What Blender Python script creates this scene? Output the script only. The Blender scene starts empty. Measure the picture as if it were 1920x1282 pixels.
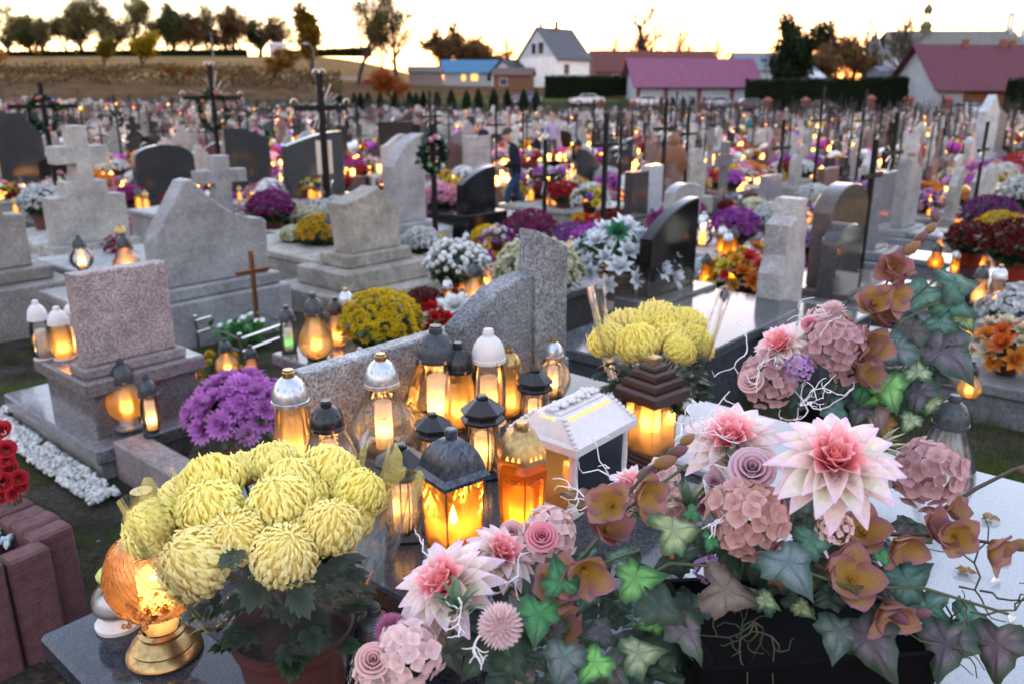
import bpy, bmesh, math, random
from mathutils import Vector, Matrix, Euler, noise as mnoise
R = math.radians
rnd = random.Random(11)
scene = bpy.context.scene
COL = scene.collection

# ------------------------------------------------------------------ camera, sky, sun, exposure
FPX, CX, CY = 1500.0, 960.0, 641.0
PITCH = math.atan(456.0 / FPX)
CAMZ = 1.55
cam_d = bpy.data.cameras.new('camera')
cam = bpy.data.objects.new('camera', cam_d)
COL.objects.link(cam)
cam.location = (0, 0, CAMZ)
cam.rotation_euler = (math.pi / 2 - PITCH, 0, 0)
cam_d.sensor_width = 36.0
cam_d.lens = FPX / 1920 * 36
cam_d.clip_start = 0.05
cam_d.clip_end = 3000
cam_d.dof.use_dof = True
cam_d.dof.focus_distance = 1.38
cam_d.dof.aperture_fstop = 4.5
scene.camera = cam

SUN_AZ, SUN_EL = R(9), R(-0.6)      # azimuth measured from +Y towards +X
world = bpy.data.worlds.new('World')
scene.world = world
world.use_nodes = True
wn = world.node_tree
bg = wn.nodes['Background']
sky = wn.nodes.new('ShaderNodeTexSky')
sky.sky_type = 'NISHITA'
sky.sun_disc = False
sky.sun_elevation = SUN_EL
sky.sun_rotation = SUN_AZ
sky.altitude = 200
sky.air_density = 1.0
sky.dust_density = 0.6
sky.ozone_density = 1.7
wb = wn.nodes.new('ShaderNodeMix'); wb.data_type = 'RGBA'; wb.blend_type = 'MULTIPLY'; wb.inputs[0].default_value = 1.0
wb.inputs[7].default_value = (1.15, 1.0, 0.88, 1)          # camera white balance
wn.links.new(sky.outputs[0], wb.inputs[6])
sky_fill = wn.nodes.new('ShaderNodeMix'); sky_fill.data_type = 'RGBA'; sky_fill.blend_type = 'ADD'; sky_fill.inputs[0].default_value = 1.0
sky_fill.inputs[7].default_value = (0.186, 0.202, 0.240, 1)      # even fill light added over the whole sky
wn.links.new(wb.outputs[2], sky_fill.inputs[6])
wn.links.new(sky_fill.outputs[2], bg.inputs[0])
bg.inputs[1].default_value = 0.15
sun_d = bpy.data.lights.new('sun', 'SUN')
sun_d.energy = 0.06
sun_d.angle = R(10)
sun_d.color = (1.0, 0.72, 0.45)
sun = bpy.data.objects.new('sun', sun_d)
COL.objects.link(sun)
sdir = Vector((math.sin(SUN_AZ) * math.cos(SUN_EL), math.cos(SUN_AZ) * math.cos(SUN_EL), math.sin(SUN_EL)))
sun.rotation_euler = sdir.to_track_quat('Z', 'Y').to_euler()
sun.location = sdir * 100
scene.view_settings.view_transform = 'Standard'
scene.view_settings.look = 'None'
scene.view_settings.gamma = 1.0
scene.view_settings.use_curve_mapping = False
scene.view_settings.exposure = 4.7
cy = scene.cycles
cy.use_denoising = True
cy.max_bounces = 8
cy.diffuse_bounces = 3
cy.glossy_bounces = 3
cy.transmission_bounces = 4
cy.transparent_max_bounces = 24
cy.sample_clamp_indirect = 4.0
cy.caustics_reflective = False
cy.caustics_refractive = False

# ------------------------------------------------------------------ pixel <-> place (1920 x 1282 photograph)
_F = Vector((0, math.cos(PITCH), -math.sin(PITCH)))
_U = Vector((0, math.sin(PITCH), math.cos(PITCH)))
CAMP = Vector((0, 0, CAMZ))
def ray(px, py):
    return _F + _U * (-(py - CY) / FPX) + Vector(((px - CX) / FPX, 0, 0))
def G(px, py, z):                      # point of the level z seen at a pixel
    d = ray(px, py)
    return CAMP + d * ((z - CAMZ) / d.z)
def D(px, py, t):                      # point at depth t along the lens axis
    return CAMP + ray(px, py) * t
def Yp(px, py, y):                     # point at distance y
    d = ray(px, py)
    return CAMP + d * (y / d.y)
def depth(p):
    return (Vector(p) - CAMP).dot(_F)
def ppm(p):                            # photograph pixels per metre at p
    return FPX / depth(p)
def proj(p):
    q = Vector(p) - CAMP
    t = q.dot(_F)
    if t < 0.1: return (-9999, -9999)
    return (CX + q.x / t * FPX, CY - q.dot(_U) / t * FPX)
YAW = R(40.5)
AV = Vector((math.sin(YAW), math.cos(YAW), 0))
BV = Vector((-math.cos(YAW), math.sin(YAW), 0))
ROT = math.atan2(AV.y, AV.x)           # local X of a grave runs along its row
def AB(a, b, z=0): return AV * a + BV * b + Vector((0, 0, z))
def toab(p): p = Vector(p); return p.dot(AV), p.dot(BV)
def sst(e0, e1, x):
    t = min(1, max(0, (x - e0) / (e1 - e0)))
    return t * t * (3 - 2 * t)
def lerp(a, b, t): return a + (b - a) * t
_zp = [(-50, 0), (3.6, 0), (9, -0.30), (18, -0.72), (40, -0.9), (70, -0.75), (86, -0.45), (100, 0.3), (135, 1.7), (200, 2.3), (2500, 3.2)]
def zg(x, y):
    z = 0
    for (y0, z0), (y1, z1) in zip(_zp, _zp[1:]):
        if y0 <= y <= y1:
            z = lerp(z0, z1, (y - y0) / (y1 - y0)); break
    left = sst(4, -52, x + 0.03 * y)
    z += left * (sst(50, 110, y) * 1.6 + sst(120, 270, y) * 8.2)
    z += sst(24, 12, x) * sst(98, 126, y) * 1.7
    return z
def GR(px, py):                        # ground point seen at a pixel
    d = ray(px, py)
    lo, t = 0.5, 0.5
    while t < 600:
        p = CAMP + d * t
        if p.z < zg(p.x, p.y): break
        lo = t; t *= 1.03
    for _ in range(24):
        m = (lo + t) / 2; p = CAMP + d * m
        if p.z < zg(p.x, p.y): t = m
        else: lo = m
    p = CAMP + d * t
    return Vector((p.x, p.y, zg(p.x, p.y)))

# ------------------------------------------------------------------ materials
MATS = {}
def _new(name):
    m = bpy.data.materials.new(name); m.use_nodes = True
    nt = m.node_tree
    for n in list(nt.nodes): nt.nodes.remove(n)
    out = nt.nodes.new('ShaderNodeOutputMaterial')
    MATS[name] = m
    return m, nt, out
def _mul(nt, a, b, mode='MULTIPLY', fac=1.0):
    n = nt.nodes.new('ShaderNodeMix'); n.data_type = 'RGBA'; n.blend_type = mode
    n.inputs[0].default_value = fac
    for s, v in ((n.inputs[6], a), (n.inputs[7], b)):
        if hasattr(v, 'is_output'): nt.links.new(v, s)
        else: s.default_value = v
    return n.outputs[2]
def _noise(nt, scale, detail=3, rough=.55, coord='Object', kind='noise'):
    tc = nt.nodes.new('ShaderNodeTexCoord')
    if kind == 'noise':
        n = nt.nodes.new('ShaderNodeTexNoise'); n.inputs['Detail'].default_value = detail; n.inputs['Roughness'].default_value = rough
        o = n.outputs[0]
    else:
        n = nt.nodes.new('ShaderNodeTexVoronoi'); o = n.outputs['Color']
    n.inputs['Scale'].default_value = scale
    if coord == 'Position':
        g = nt.nodes.new('ShaderNodeNewGeometry'); nt.links.new(g.outputs['Position'], n.inputs['Vector'])
    else:
        nt.links.new(tc.outputs[coord], n.inputs['Vector'])
    return o
def _ramp(nt, src, stops, interp='LINEAR'):
    r = nt.nodes.new('ShaderNodeValToRGB'); nt.links.new(src, r.inputs[0])
    r.color_ramp.interpolation = interp
    e = r.color_ramp.elements
    while len(e) < len(stops): e.new(.5)
    for k, (p, c) in enumerate(stops):
        e[k].position = p
        e[k].color = (c, c, c, 1) if isinstance(c, (int, float)) else tuple(c) + (1,)
    return r.outputs[0]
def pmat(name, col=(.5, .5, .5), rough=.5, metal=0, coat=0, var=0, vscale=8, bump=0, bscale=60, attr=False, objc=False, transl=0, spec=.5, coord='Object'):
    m, nt, out = _new(name)
    b = nt.nodes.new('ShaderNodeBsdfPrincipled')
    c = tuple(col) + (1,)
    if attr:
        a = nt.nodes.new('ShaderNodeAttribute'); a.attribute_name = 'col'
        c = _mul(nt, a.outputs['Color'], c)
    if objc:
        oi = nt.nodes.new('ShaderNodeObjectInfo')
        c = _mul(nt, oi.outputs['Color'], c)
    if var:
        v = _ramp(nt, _noise(nt, vscale, 4, coord=coord), [(.3, 1 - var), (.7, 1 + var)])
        c = _mul(nt, c, v)
    if hasattr(c, 'is_output'): nt.links.new(c, b.inputs['Base Color'])
    else: b.inputs['Base Color'].default_value = c
    b.inputs['Roughness'].default_value = rough
    b.inputs['Metallic'].default_value = metal
    b.inputs['Coat Weight'].default_value = coat
    b.inputs['Coat Roughness'].default_value = .06
    b.inputs['Specular IOR Level'].default_value = spec
    if bump:
        bn = nt.nodes.new('ShaderNodeBump'); bn.inputs['Strength'].default_value = bump; bn.inputs['Distance'].default_value = .01
        nt.links.new(_noise(nt, bscale, 4, coord=coord), bn.inputs['Height']); nt.links.new(bn.outputs[0], b.inputs['Normal'])
    sh = b.outputs[0]
    if transl:
        t = nt.nodes.new('ShaderNodeBsdfTranslucent')
        if hasattr(c, 'is_output'): nt.links.new(c, t.inputs[0])
        else: t.inputs[0].default_value = c
        mx = nt.nodes.new('ShaderNodeMixShader'); mx.inputs[0].default_value = transl
        nt.links.new(sh, mx.inputs[1]); nt.links.new(t.outputs[0], mx.inputs[2]); sh = mx.outputs[0]
    nt.links.new(sh, out.inputs[0])
    return m
def granite(name, rough, lo, hi, scale=190, stain=.25, coat=0, bump=.15, spec=.5):
    m, nt, out = _new(name)
    b = nt.nodes.new('ShaderNodeBsdfPrincipled')
    oi = nt.nodes.new('ShaderNodeObjectInfo')
    sp = _ramp(nt, _noise(nt, scale, 2, .7), [(.36, lo), (.5, 1.0), (.66, hi)])
    c = _mul(nt, oi.outputs['Color'], sp)
    c = _mul(nt, c, _ramp(nt, _noise(nt, scale * .33, 2, .6, kind='voronoi'), [(.0, .8), (.5, 1.0), (.95, 1.25)]))
    c = _mul(nt, c, _ramp(nt, _noise(nt, 3.3, 5, .65), [(.3, 1 - stain), (.62, 1 + stain * .3)]))
    nt.links.new(c, b.inputs['Base Color'])
    rr = _ramp(nt, _noise(nt, 6, 4, .6), [(.3, max(.03, rough * .7)), (.75, min(1, rough * 1.45))])
    nt.links.new(rr, b.inputs['Roughness'])
    b.inputs['Specular IOR Level'].default_value = spec
    if bump:
        bn = nt.nodes.new('ShaderNodeBump'); bn.inputs['Strength'].default_value = bump; bn.inputs['Distance'].default_value = .004
        nt.links.new(_noise(nt, 120, 3), bn.inputs['Height']); nt.links.new(bn.outputs[0], b.inputs['Normal'])
    nt.links.new(b.outputs[0], out.inputs[0])
    return m
def glassmat(name, tint, transl, rough=.03, refl=1.0, bump=0, bscale=30, ior=1.5):
    m, nt, out = _new(name)
    tr = nt.nodes.new('ShaderNodeBsdfTransparent'); tr.inputs[0].default_value = tuple(tint) + (1,)
    tl = nt.nodes.new('ShaderNodeBsdfTranslucent'); tl.inputs[0].default_value = tuple(tint) + (1,)
    mx = nt.nodes.new('ShaderNodeMixShader'); mx.inputs[0].default_value = transl
    nt.links.new(tr.outputs[0], mx.inputs[1]); nt.links.new(tl.outputs[0], mx.inputs[2])
    gl = nt.nodes.new('ShaderNodeBsdfGlossy'); gl.inputs['Roughness'].default_value = rough
    fr = nt.nodes.new('ShaderNodeFresnel'); fr.inputs[0].default_value = ior
    mt = nt.nodes.new('ShaderNodeMath'); mt.operation = 'MULTIPLY'; mt.inputs[1].default_value = refl; mt.use_clamp = True
    nt.links.new(fr.outputs[0], mt.inputs[0])
    m2 = nt.nodes.new('ShaderNodeMixShader')
    nt.links.new(mt.outputs[0], m2.inputs[0]); nt.links.new(mx.outputs[0], m2.inputs[1]); nt.links.new(gl.outputs[0], m2.inputs[2])
    if bump:
        bn = nt.nodes.new('ShaderNodeBump'); bn.inputs['Strength'].default_value = bump; bn.inputs['Distance'].default_value = .02
        nt.links.new(_noise(nt, bscale, 2), bn.inputs['Height'])
        nt.links.new(bn.outputs[0], gl.inputs['Normal']); nt.links.new(bn.outputs[0], fr.inputs['Normal'])
    nt.links.new(m2.outputs[0], out.inputs[0])
    return m
def emit(name, col, s):
    m, nt, out = _new(name)
    e = nt.nodes.new('ShaderNodeEmission'); e.inputs[0].default_value = tuple(col) + (1,); e.inputs[1].default_value = s
    nt.links.new(e.outputs[0], out.inputs[0])
    return m
EM = 2 ** -scene.view_settings.exposure                              # 1 / 2**exposure: emission that shows as 1.0
granite('granite', .55, .55, 1.5, stain=.42)
granite('granite_coarse', .6, .4, 1.7, scale=110, stain=.38, bump=.3)
granite('polished', .10, .55, 1.6, scale=160, stain=.1, bump=0, spec=.36)
pmat('polished_pale', (1, 1, 1), .13, objc=True, var=.16, vscale=230)
granite('concrete', .85, .8, 1.18, scale=60, stain=.42, bump=.5)
pmat('plastic_black', (.012, .012, .014), .28, var=.2, vscale=30)
pmat('plastic_brown', (.045, .018, .013), .35, var=.2, vscale=30)
pmat('plastic_white', (.72, .68, .68), .42, var=.06, vscale=14, transl=.12)
pmat('plastic_blue', (.006, .010, .02), .3, bump=.12, bscale=220)
pmat('silver', (.52, .54, .58), .3, .75, var=.22, vscale=20)
pmat('pewter', (.07, .08, .10), .32, .6, var=.6, vscale=24)
pmat('brass', (.42, .28, .12), .3, .9, var=.3, vscale=25)
pmat('gunmetal', (.045, .05, .058), .4, .3, var=.3, vscale=18)
pmat('iron', (.008, .008, .009), .6, 0, var=.3, spec=.15)
pmat('steel', (.6, .6, .6), .22, 1.0)
pmat('copper', (.45, .2, .09), .25, .9, var=.2)
pmat('wax', (.78, .7, .62), .5, var=.06, transl=.6)
pmat('petal', (1.08, 1.08, 1.08), .6, attr=True, objc=True, transl=.3, var=.1, vscale=14, spec=.25)
pmat('mum_petal', (1.0, 1.0, 1.0), .65, attr=True, objc=True, transl=.18, var=.06, vscale=9, spec=.2)
pmat('leaf', (.88, .92, .82), .3, attr=True, objc=True, transl=.2, var=.35, vscale=40, spec=.5, bump=.25, bscale=90)
pmat('twig_white', (.75, .7, .72), .6)
pmat('stem', (.05, .06, .022), .6, var=.3)
pmat('stem_brown', (.06, .04, .03), .7, var=.3)
pmat('pot_brown', (.10, .035, .028), .38, var=.15, vscale=10, objc=True)
pmat('pot_black', (.004, .004, .005), .9, spec=.08)  # black vase; on the trough this colour also holds the shade under the flowers
pmat('brick_block', (.125, .055, .058), .85, var=.3, vscale=22, bump=.6, bscale=120)
pmat('pebble', (.55, .54, .52), .7, objc=True, var=.2, vscale=9)
pmat('bark', (.035, .026, .02), .9, var=.3)
pmat('foliage', (1, 1, 1), .8, attr=True, objc=True, transl=.4, spec=.08)
pmat('paint', (1, 1, 1), .75, spec=.2, objc=True, var=.10, vscale=1.2)
pmat('roof', (1, 1, 1), .65, spec=.2, objc=True, var=.16, vscale=2.5, bump=.3, bscale=9)
pmat('carpaint', (1, 1, 1), .25, objc=True, coat=.6)
pmat('window_dark', (.02, .024, .03), .1)
pmat('cloth', (1, 1, 1), .85, objc=True, var=.2, vscale=20)
pmat('skin', (.42, .24, .17), .55)
pmat('hair', (.03, .022, .018), .7, objc=True)
pmat('rubber', (.015, .015, .015), .8)
glassmat('glass_clear', (.96, .97, .97), .06, refl=1.25)
glassmat('glass_ribbed', (.93, .93, .92), .14, refl=1.5, bump=.15, bscale=22)
glassmat('glass_amber', (1.0, .56, .14), .45, refl=1.0)
glassmat('glass_orange', (1.0, .42, .10), .55, refl=1.0)
glassmat('glass_rose', (.98, .74, .56), .32, refl=1.3)
glassmat('glass_honey', (1.0, .8, .5), .34, refl=1.1)
glassmat('glass_stem', (.8, .76, .78), .5, refl=1.6, bump=.2, bscale=60)
glassmat('cellophane', (.98, .98, .98), .02, rough=.06, refl=.5, bump=.3, bscale=11, ior=1.22)
emit('flame', (1.0, .50, .12), EM * 115)
emit('flame_green', (.15, 1.0, .18), EM * 14)
emit('flame_far', (1.0, .40, .08), EM * 12)
emit('flame_red', (1.0, .08, .03), EM * 6)
emit('glow_wax', (1.0, .38, .07), EM * 3.4)
emit('vent_glow', (1.0, .36, .07), EM * .8)
emit('lamp_yellow', (1.0, .62, .16), EM * 1.6)
emit('lamp_red', (1.0, .05, .02), EM * 7)
emit('lamp_white', (1.0, .96, .85), EM * 8)

# ------------------------------------------------------------------ mesh builder
_kids = {}
class MB:
    def __init__(s): s.v = []; s.f = []; s.c = []
    def add(s, vs, fs, col=None, mat=None):
        o = len(s.v)
        if mat is not None: vs = [mat @ Vector(p) for p in vs]
        s.v += [tuple(p) for p in vs]
        s.f += [tuple(i + o for i in f) for f in fs]
        if col is None: col = (1, 1, 1)
        if len(col) and isinstance(col[0], (tuple, list)): s.c += list(col)
        else: s.c += [tuple(col)] * len(vs)
        return s
    def join(s, other, mat=None, tint=None):
        cs = other.c if tint is None else [(c[0] * tint[0], c[1] * tint[1], c[2] * tint[2]) for c in other.c]
        return s.add(other.v, other.f, cs, mat)
    def box(s, x0, x1, y0, y1, z0, z1, b=0, col=None, mat=None):
        if b <= 0:
            v = [(x, y, z) for x in (x0, x1) for y in (y0, y1) for z in (z0, z1)]
            f = [(0, 1, 3, 2), (4, 6, 7, 5), (0, 4, 5, 1), (2, 3, 7, 6), (0, 2, 6, 4), (1, 5, 7, 3)]
            return s.add(v, f, col, mat)
        c = Vector(((x0 + x1) / 2, (y0 + y1) / 2, (z0 + z1) / 2)); h = Vector((abs(x1 - x0) / 2, abs(y1 - y0) / 2, abs(z1 - z0) / 2))
        b = min(b, h.x * .9, h.y * .9, h.z * .9)
        v = []; idx = {}
        for sx in (-1, 1):
            for sy in (-1, 1):
                for sz in (-1, 1):
                    sg = Vector((sx, sy, sz))
                    for k in range(3):
                        p = Vector([sg[i] * (h[i] if i == k else h[i] - b) for i in range(3)]) + c
                        idx[(sx, sy, sz, k)] = len(v); v.append(p)
        f = []
        for k in range(3):
            i, j = (k + 1) % 3, (k + 2) % 3
            for sg in (-1, 1):
                q = []
                for (p1, p2) in ((-1, -1), (1, -1), (1, 1), (-1, 1)):
                    t = [0, 0, 0]; t[k] = sg; t[i] = p1; t[j] = p2
                    q.append(idx[tuple(t) + (k,)])
                f.append(tuple(q if sg > 0 else q[::-1]))
            for p1 in (-1, 1):
                for p2 in (-1, 1):
                    t0 = [0, 0, 0]; t0[i] = p1; t0[j] = p2; t1 = list(t0); t0[k] = -1; t1[k] = 1
                    q = (idx[tuple(t0) + (i,)], idx[tuple(t1) + (i,)], idx[tuple(t1) + (j,)], idx[tuple(t0) + (j,)])
                    f.append(q)
        for sx in (-1, 1):
            for sy in (-1, 1):
                for sz in (-1, 1):
                    f.append(tuple(idx[(sx, sy, sz, k)] for k in range(3)))
        return s.add(v, f, col, mat)
    def lathe(s, prof, n=20, rib=None, rot=0, col=None, mat=None, cap=False):
        v = []; f = []
        for (r, z) in prof:
            for k in range(n):
                t = rot + 2 * math.pi * k / n
                rr = r * (rib(t, z) if rib else 1)
                v.append((rr * math.cos(t), rr * math.sin(t), z))
        m = len(prof)
        for i in range(m - 1):
            for k in range(n):
                k2 = (k + 1) % n
                f.append((i * n + k, i * n + k2, (i + 1) * n + k2, (i + 1) * n + k))
        if cap:
            f.append(tuple(range(n))[::-1]); f.append(tuple(range((m - 1) * n, m * n)))
        if col is not None and callable(col): col = [col(p) for p in v]
        return s.add(v, f, col, mat)
    def tube(s, pts, rad, n=6, col=None, mat=None):
        pts = [Vector(p) for p in pts]
        if not isinstance(rad, (list, tuple)): rad = [rad] * len(pts)
        v = []; f = []
        prev = None
        for i, p in enumerate(pts):
            d = (pts[min(i + 1, len(pts) - 1)] - pts[max(i - 1, 0)])
            if d.length < 1e-9: d = Vector((0, 0, 1))
            d.normalize()
            if prev is None:
                u = d.orthogonal().normalized()
            else:
                u = prev - d * prev.dot(d)
                u = u.normalized() if u.length > 1e-6 else d.orthogonal().normalized()
            prev = u; w = d.cross(u)
            for k in range(n):
                t = 2 * math.pi * k / n
                v.append(p + (u * math.cos(t) + w * math.sin(t)) * rad[i])
        for i in range(len(pts) - 1):
            for k in range(n):
                k2 = (k + 1) % n
                f.append((i * n + k, i * n + k2, (i + 1) * n + k2, (i + 1) * n + k))
        f.append(tuple(range(n))[::-1]); f.append(tuple(range((len(pts) - 1) * n, len(pts) * n)))
        return s.add(v, f, col, mat)
    def ell(s, c, r, n=10, m=6, col=None, mat=None):
        v = []; f = []
        for i in range(m + 1):
            th = math.pi * i / m
            for k in range(n):
                ph = 2 * math.pi * k / n
                v.append((c[0] + r[0] * math.sin(th) * math.cos(ph), c[1] + r[1] * math.sin(th) * math.sin(ph), c[2] + r[2] * math.cos(th)))
        for i in range(m):
            for k in range(n):
                k2 = (k + 1) % n
                f.append((i * n + k, (i + 1) * n + k, (i + 1) * n + k2, i * n + k2))
        return s.add(v, f, col, mat)
    def grid(s, P, nu, nv, col=None, mat=None):   # P(u,v)
        v = [P(i / nu, j / nv) for j in range(nv + 1) for i in range(nu + 1)]
        f = [(j * (nu + 1) + i, j * (nu + 1) + i + 1, (j + 1) * (nu + 1) + i + 1, (j + 1) * (nu + 1) + i) for j in range(nv) for i in range(nu)]
        if callable(col): col = [col(i / nu, j / nv) for j in range(nv + 1) for i in range(nu + 1)]
        return s.add(v, f, col, mat)
    def prism(s, poly, y0, y1, b=0, col=None, mat=None):   # poly in (x,z), extruded along y
        n = len(poly)
        if b > 0:
            cx = sum(p[0] for p in poly) / n
            ins = []
            for i in range(n):
                p0, p1, p2 = Vector(poly[i - 1]), Vector(poly[i]), Vector(poly[(i + 1) % n])
                e1 = (p1 - p0).normalized(); e2 = (p2 - p1).normalized()
                n1 = Vector((-e1.y, e1.x)); n2 = Vector((-e2.y, e2.x))
                nn = n1 + n2
                nn = nn / max(.5, nn.length_squared / 2) if nn.length > 1e-6 else n1
                ins.append(p1 + nn * b)
            area = sum(poly[i][0] * poly[(i + 1) % n][1] - poly[(i + 1) % n][0] * poly[i][1] for i in range(n))
            if area < 0: ins = [Vector(p) * 2 - q for p, q in zip(poly, ins)]
            loops = [[(p.x, y0, p.y) for p in ins], [(p[0], y0 + b, p[1]) for p in poly], [(p[0], y1 - b, p[1]) for p in poly], [(p.x, y1, p.y) for p in ins]]
        else:
            loops = [[(p[0], y0, p[1]) for p in poly], [(p[0], y1, p[1]) for p in poly]]
        v = [p for L in loops for p in L]; f = [tuple(range(n)), tuple(range((len(loops) - 1) * n, len(loops) * n))[::-1]]
        for i in range(len(loops) - 1):
            for k in range(n):
                k2 = (k + 1) % n
                f.append((i * n + k, (i + 1) * n + k, (i + 1) * n + k2, i * n + k2))
        return s.add(v, f, col, mat)
    def mesh(s, name, mat, smooth=40, recalc=False):
        me = bpy.data.meshes.new(name)
        me.from_pydata(s.v, [], s.f)
        if any(c != (1, 1, 1) for c in s.c):
            ca = me.color_attributes.new('col', 'FLOAT_COLOR', 'POINT')
            ca.data.foreach_set('color', [x for c in s.c for x in (c[0], c[1], c[2], 1.0)])
        else:
            ca = me.color_attributes.new('col', 'FLOAT_COLOR', 'POINT')
            ca.data.foreach_set('color', [1.0] * (4 * len(s.v)))
        if recalc:
            bm = bmesh.new(); bm.from_mesh(me); bmesh.ops.recalc_face_normals(bm, faces=bm.faces); bm.to_mesh(me); bm.free()
        if smooth:
            me.shade_smooth()
            if smooth < 180: me.set_sharp_from_angle(angle=R(smooth))
        if mat: me.materials.append(MATS[mat] if isinstance(mat, str) else mat)
        return me
def put(name, me, parent=None, loc=(0, 0, 0), rot=(0, 0, 0), scale=1, color=None, label=None, cat=None, group=None, kind=None):
    o = bpy.data.objects.new(name, me)
    COL.objects.link(o)
    o.location = loc
    if isinstance(rot, Matrix): o.rotation_euler = rot.to_euler()
    else: o.rotation_euler = rot
    o.scale = (scale,) * 3 if isinstance(scale, (int, float)) else scale
    if parent:
        o.parent = parent; _kids.setdefault(parent.name, []).append(o)
    if color: o.color = tuple(color)[:3] + (1,)
    if label: o['label'] = label
    if cat: o['category'] = cat
    if group: o['group'] = group
    if kind: o['kind'] = kind
    return o
def thing(name, label, cat, loc=(0, 0, 0), rz=0, group=None, scale=1):
    o = put(name, None, None, loc, (0, 0, rz), scale, None, label, cat, group)
    o.empty_display_size = .05
    return o
def kids(o):
    return _kids.get(o.name, [])
def copy_tree(src, parent=None):
    c = src.copy(); COL.objects.link(c); c.parent = parent
    for ch in kids(src): copy_tree(ch, c)
    return c
def zalign(d, roll=0):
    q = Vector(d).to_track_quat('Z', 'Y')
    return (q.to_matrix() @ Matrix.Rotation(roll, 3, 'Z'))
def arc(c, r, a0, a1, n):
    return [(c[0] + r * math.cos(R(a0 + (a1 - a0) * i / n)), c[1] + r * math.sin(R(a0 + (a1 - a0) * i / n))) for i in range(n + 1)]
# ------------------------------------------------------------------ ground, field, path
def ground_material():
    m, nt, out = _new('ground')
    b = nt.nodes.new('ShaderNodeBsdfPrincipled'); b.inputs['Roughness'].default_value = 1.0; b.inputs['Specular IOR Level'].default_value = 0
    g = nt.nodes.new('ShaderNodeNewGeometry')
    sp = nt.nodes.new('ShaderNodeSeparateXYZ'); nt.links.new(g.outputs['Position'], sp.inputs[0])
    soil = _ramp(nt, _noise(nt, 2.2, 6, .7, 'Position'), [(.3, (.022, .017, .013)), (.5, (.05, .042, .034)), (.72, (.10, .088, .075))])
    fine = _ramp(nt, _noise(nt, 55, 4, .7, 'Position'), [(.3, .55), (.7, 1.4)])
    soil = _mul(nt, soil, fine)
    moss = _mul(nt, _ramp(nt, _noise(nt, 38, 4, .7, 'Position'), [(.3, (.022, .035, .010)), (.7, (.07, .085, .026))]), (1, 1, 1, 1))
    mk = _ramp(nt, _noise(nt, 1.5, 5, .65, 'Position'), [(.47, 0.0), (.6, 1.0)])
    mx = nt.nodes.new('ShaderNodeMix'); mx.data_type = 'RGBA'
    nt.links.new(mk, mx.inputs[0]); nt.links.new(soil, mx.inputs[6]); nt.links.new(moss, mx.inputs[7])
    near = mx.outputs[2]
    def band(sock, lo, hi, wob, ws):
        a = nt.nodes.new('ShaderNodeMath'); a.operation = 'MULTIPLY_ADD'
        nt.links.new(_noise(nt, ws, 3, .6, 'Position'), a.inputs[0]); a.inputs[1].default_value = wob; nt.links.new(sock, a.inputs[2])
        r = nt.nodes.new('ShaderNodeMapRange'); r.inputs[1].default_value = lo; r.inputs[2].default_value = hi
        nt.links.new(a.outputs[0], r.inputs[0]); return r.outputs[0]
    def mix(f, a, c):
        n = nt.nodes.new('ShaderNodeMix'); n.data_type = 'RGBA'
        nt.links.new(f, n.inputs[0]); nt.links.new(a, n.inputs[6])
        if hasattr(c, 'is_output'): nt.links.new(c, n.inputs[7])
        else: n.inputs[7].default_value = tuple(c) + (1,)
        return n.outputs[2]
    lawn = _ramp(nt, _noise(nt, .25, 5, .7, 'Position'), [(.3, (.05, .085, .018)), (.7, (.11, .15, .035))])
    c = mix(band(sp.outputs[1], 108, 112, 6, .1), near, lawn)
    field = _ramp(nt, _noise(nt, .06, 6, .7, 'Position'), [(.3, (.13, .075, .032)), (.5, (.22, .13, .06)), (.7, (.29, .18, .09))])
    scrub = _ramp(nt, _noise(nt, .35, 5, .7, 'Position'), [(.3, (.06, .036, .02)), (.7, (.15, .09, .05))])
    c = mix(band(sp.outputs[2], 1.6, 2.2, 1.2, .1), c, scrub)
    c = mix(band(sp.outputs[2], 4.8, 5.4, 1.8, .06), c, field)
    nt.links.new(c, b.inputs['Base Color'])
    bn = nt.nodes.new('ShaderNodeBump'); bn.inputs['Strength'].default_value = .8; bn.inputs['Distance'].default_value = .03
    nt.links.new(_noise(nt, 24, 6, .7, 'Position'), bn.inputs['Height']); nt.links.new(bn.outputs[0], b.inputs['Normal'])
    nt.links.new(b.outputs[0], out.inputs[0])
ground_material()
def axis(lo, hi, near, far):
    r = [0.0]; st = near
    while r[-1] < hi: r.append(r[-1] + st); st = min(far, st * 1.09)
    l = [0.0]; st = near
    while l[-1] > lo: l.append(l[-1] - st); st = min(far, st * 1.09)
    return sorted(set(l + r))
gx = axis(-1500, 1500, .18, 120); gy = axis(-60, 2400, .18, 120)
m = MB()
vs = [(x, y, zg(x, y) + (.018 * mnoise.noise(Vector((x * 1.6, y * 1.6, 0))) + .01 * mnoise.noise(Vector((x * 5, y * 5, 3))) if y < 30 else 0) - .012) for y in gy for x in gx]
nx = len(gx)
m.add(vs, [(j * nx + i, j * nx + i + 1, (j + 1) * nx + i + 1, (j + 1) * nx + i) for j in range(len(gy) - 1) for i in range(nx - 1)])
put('ground', m.mesh('ground', 'ground', 180), kind='structure')
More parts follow.
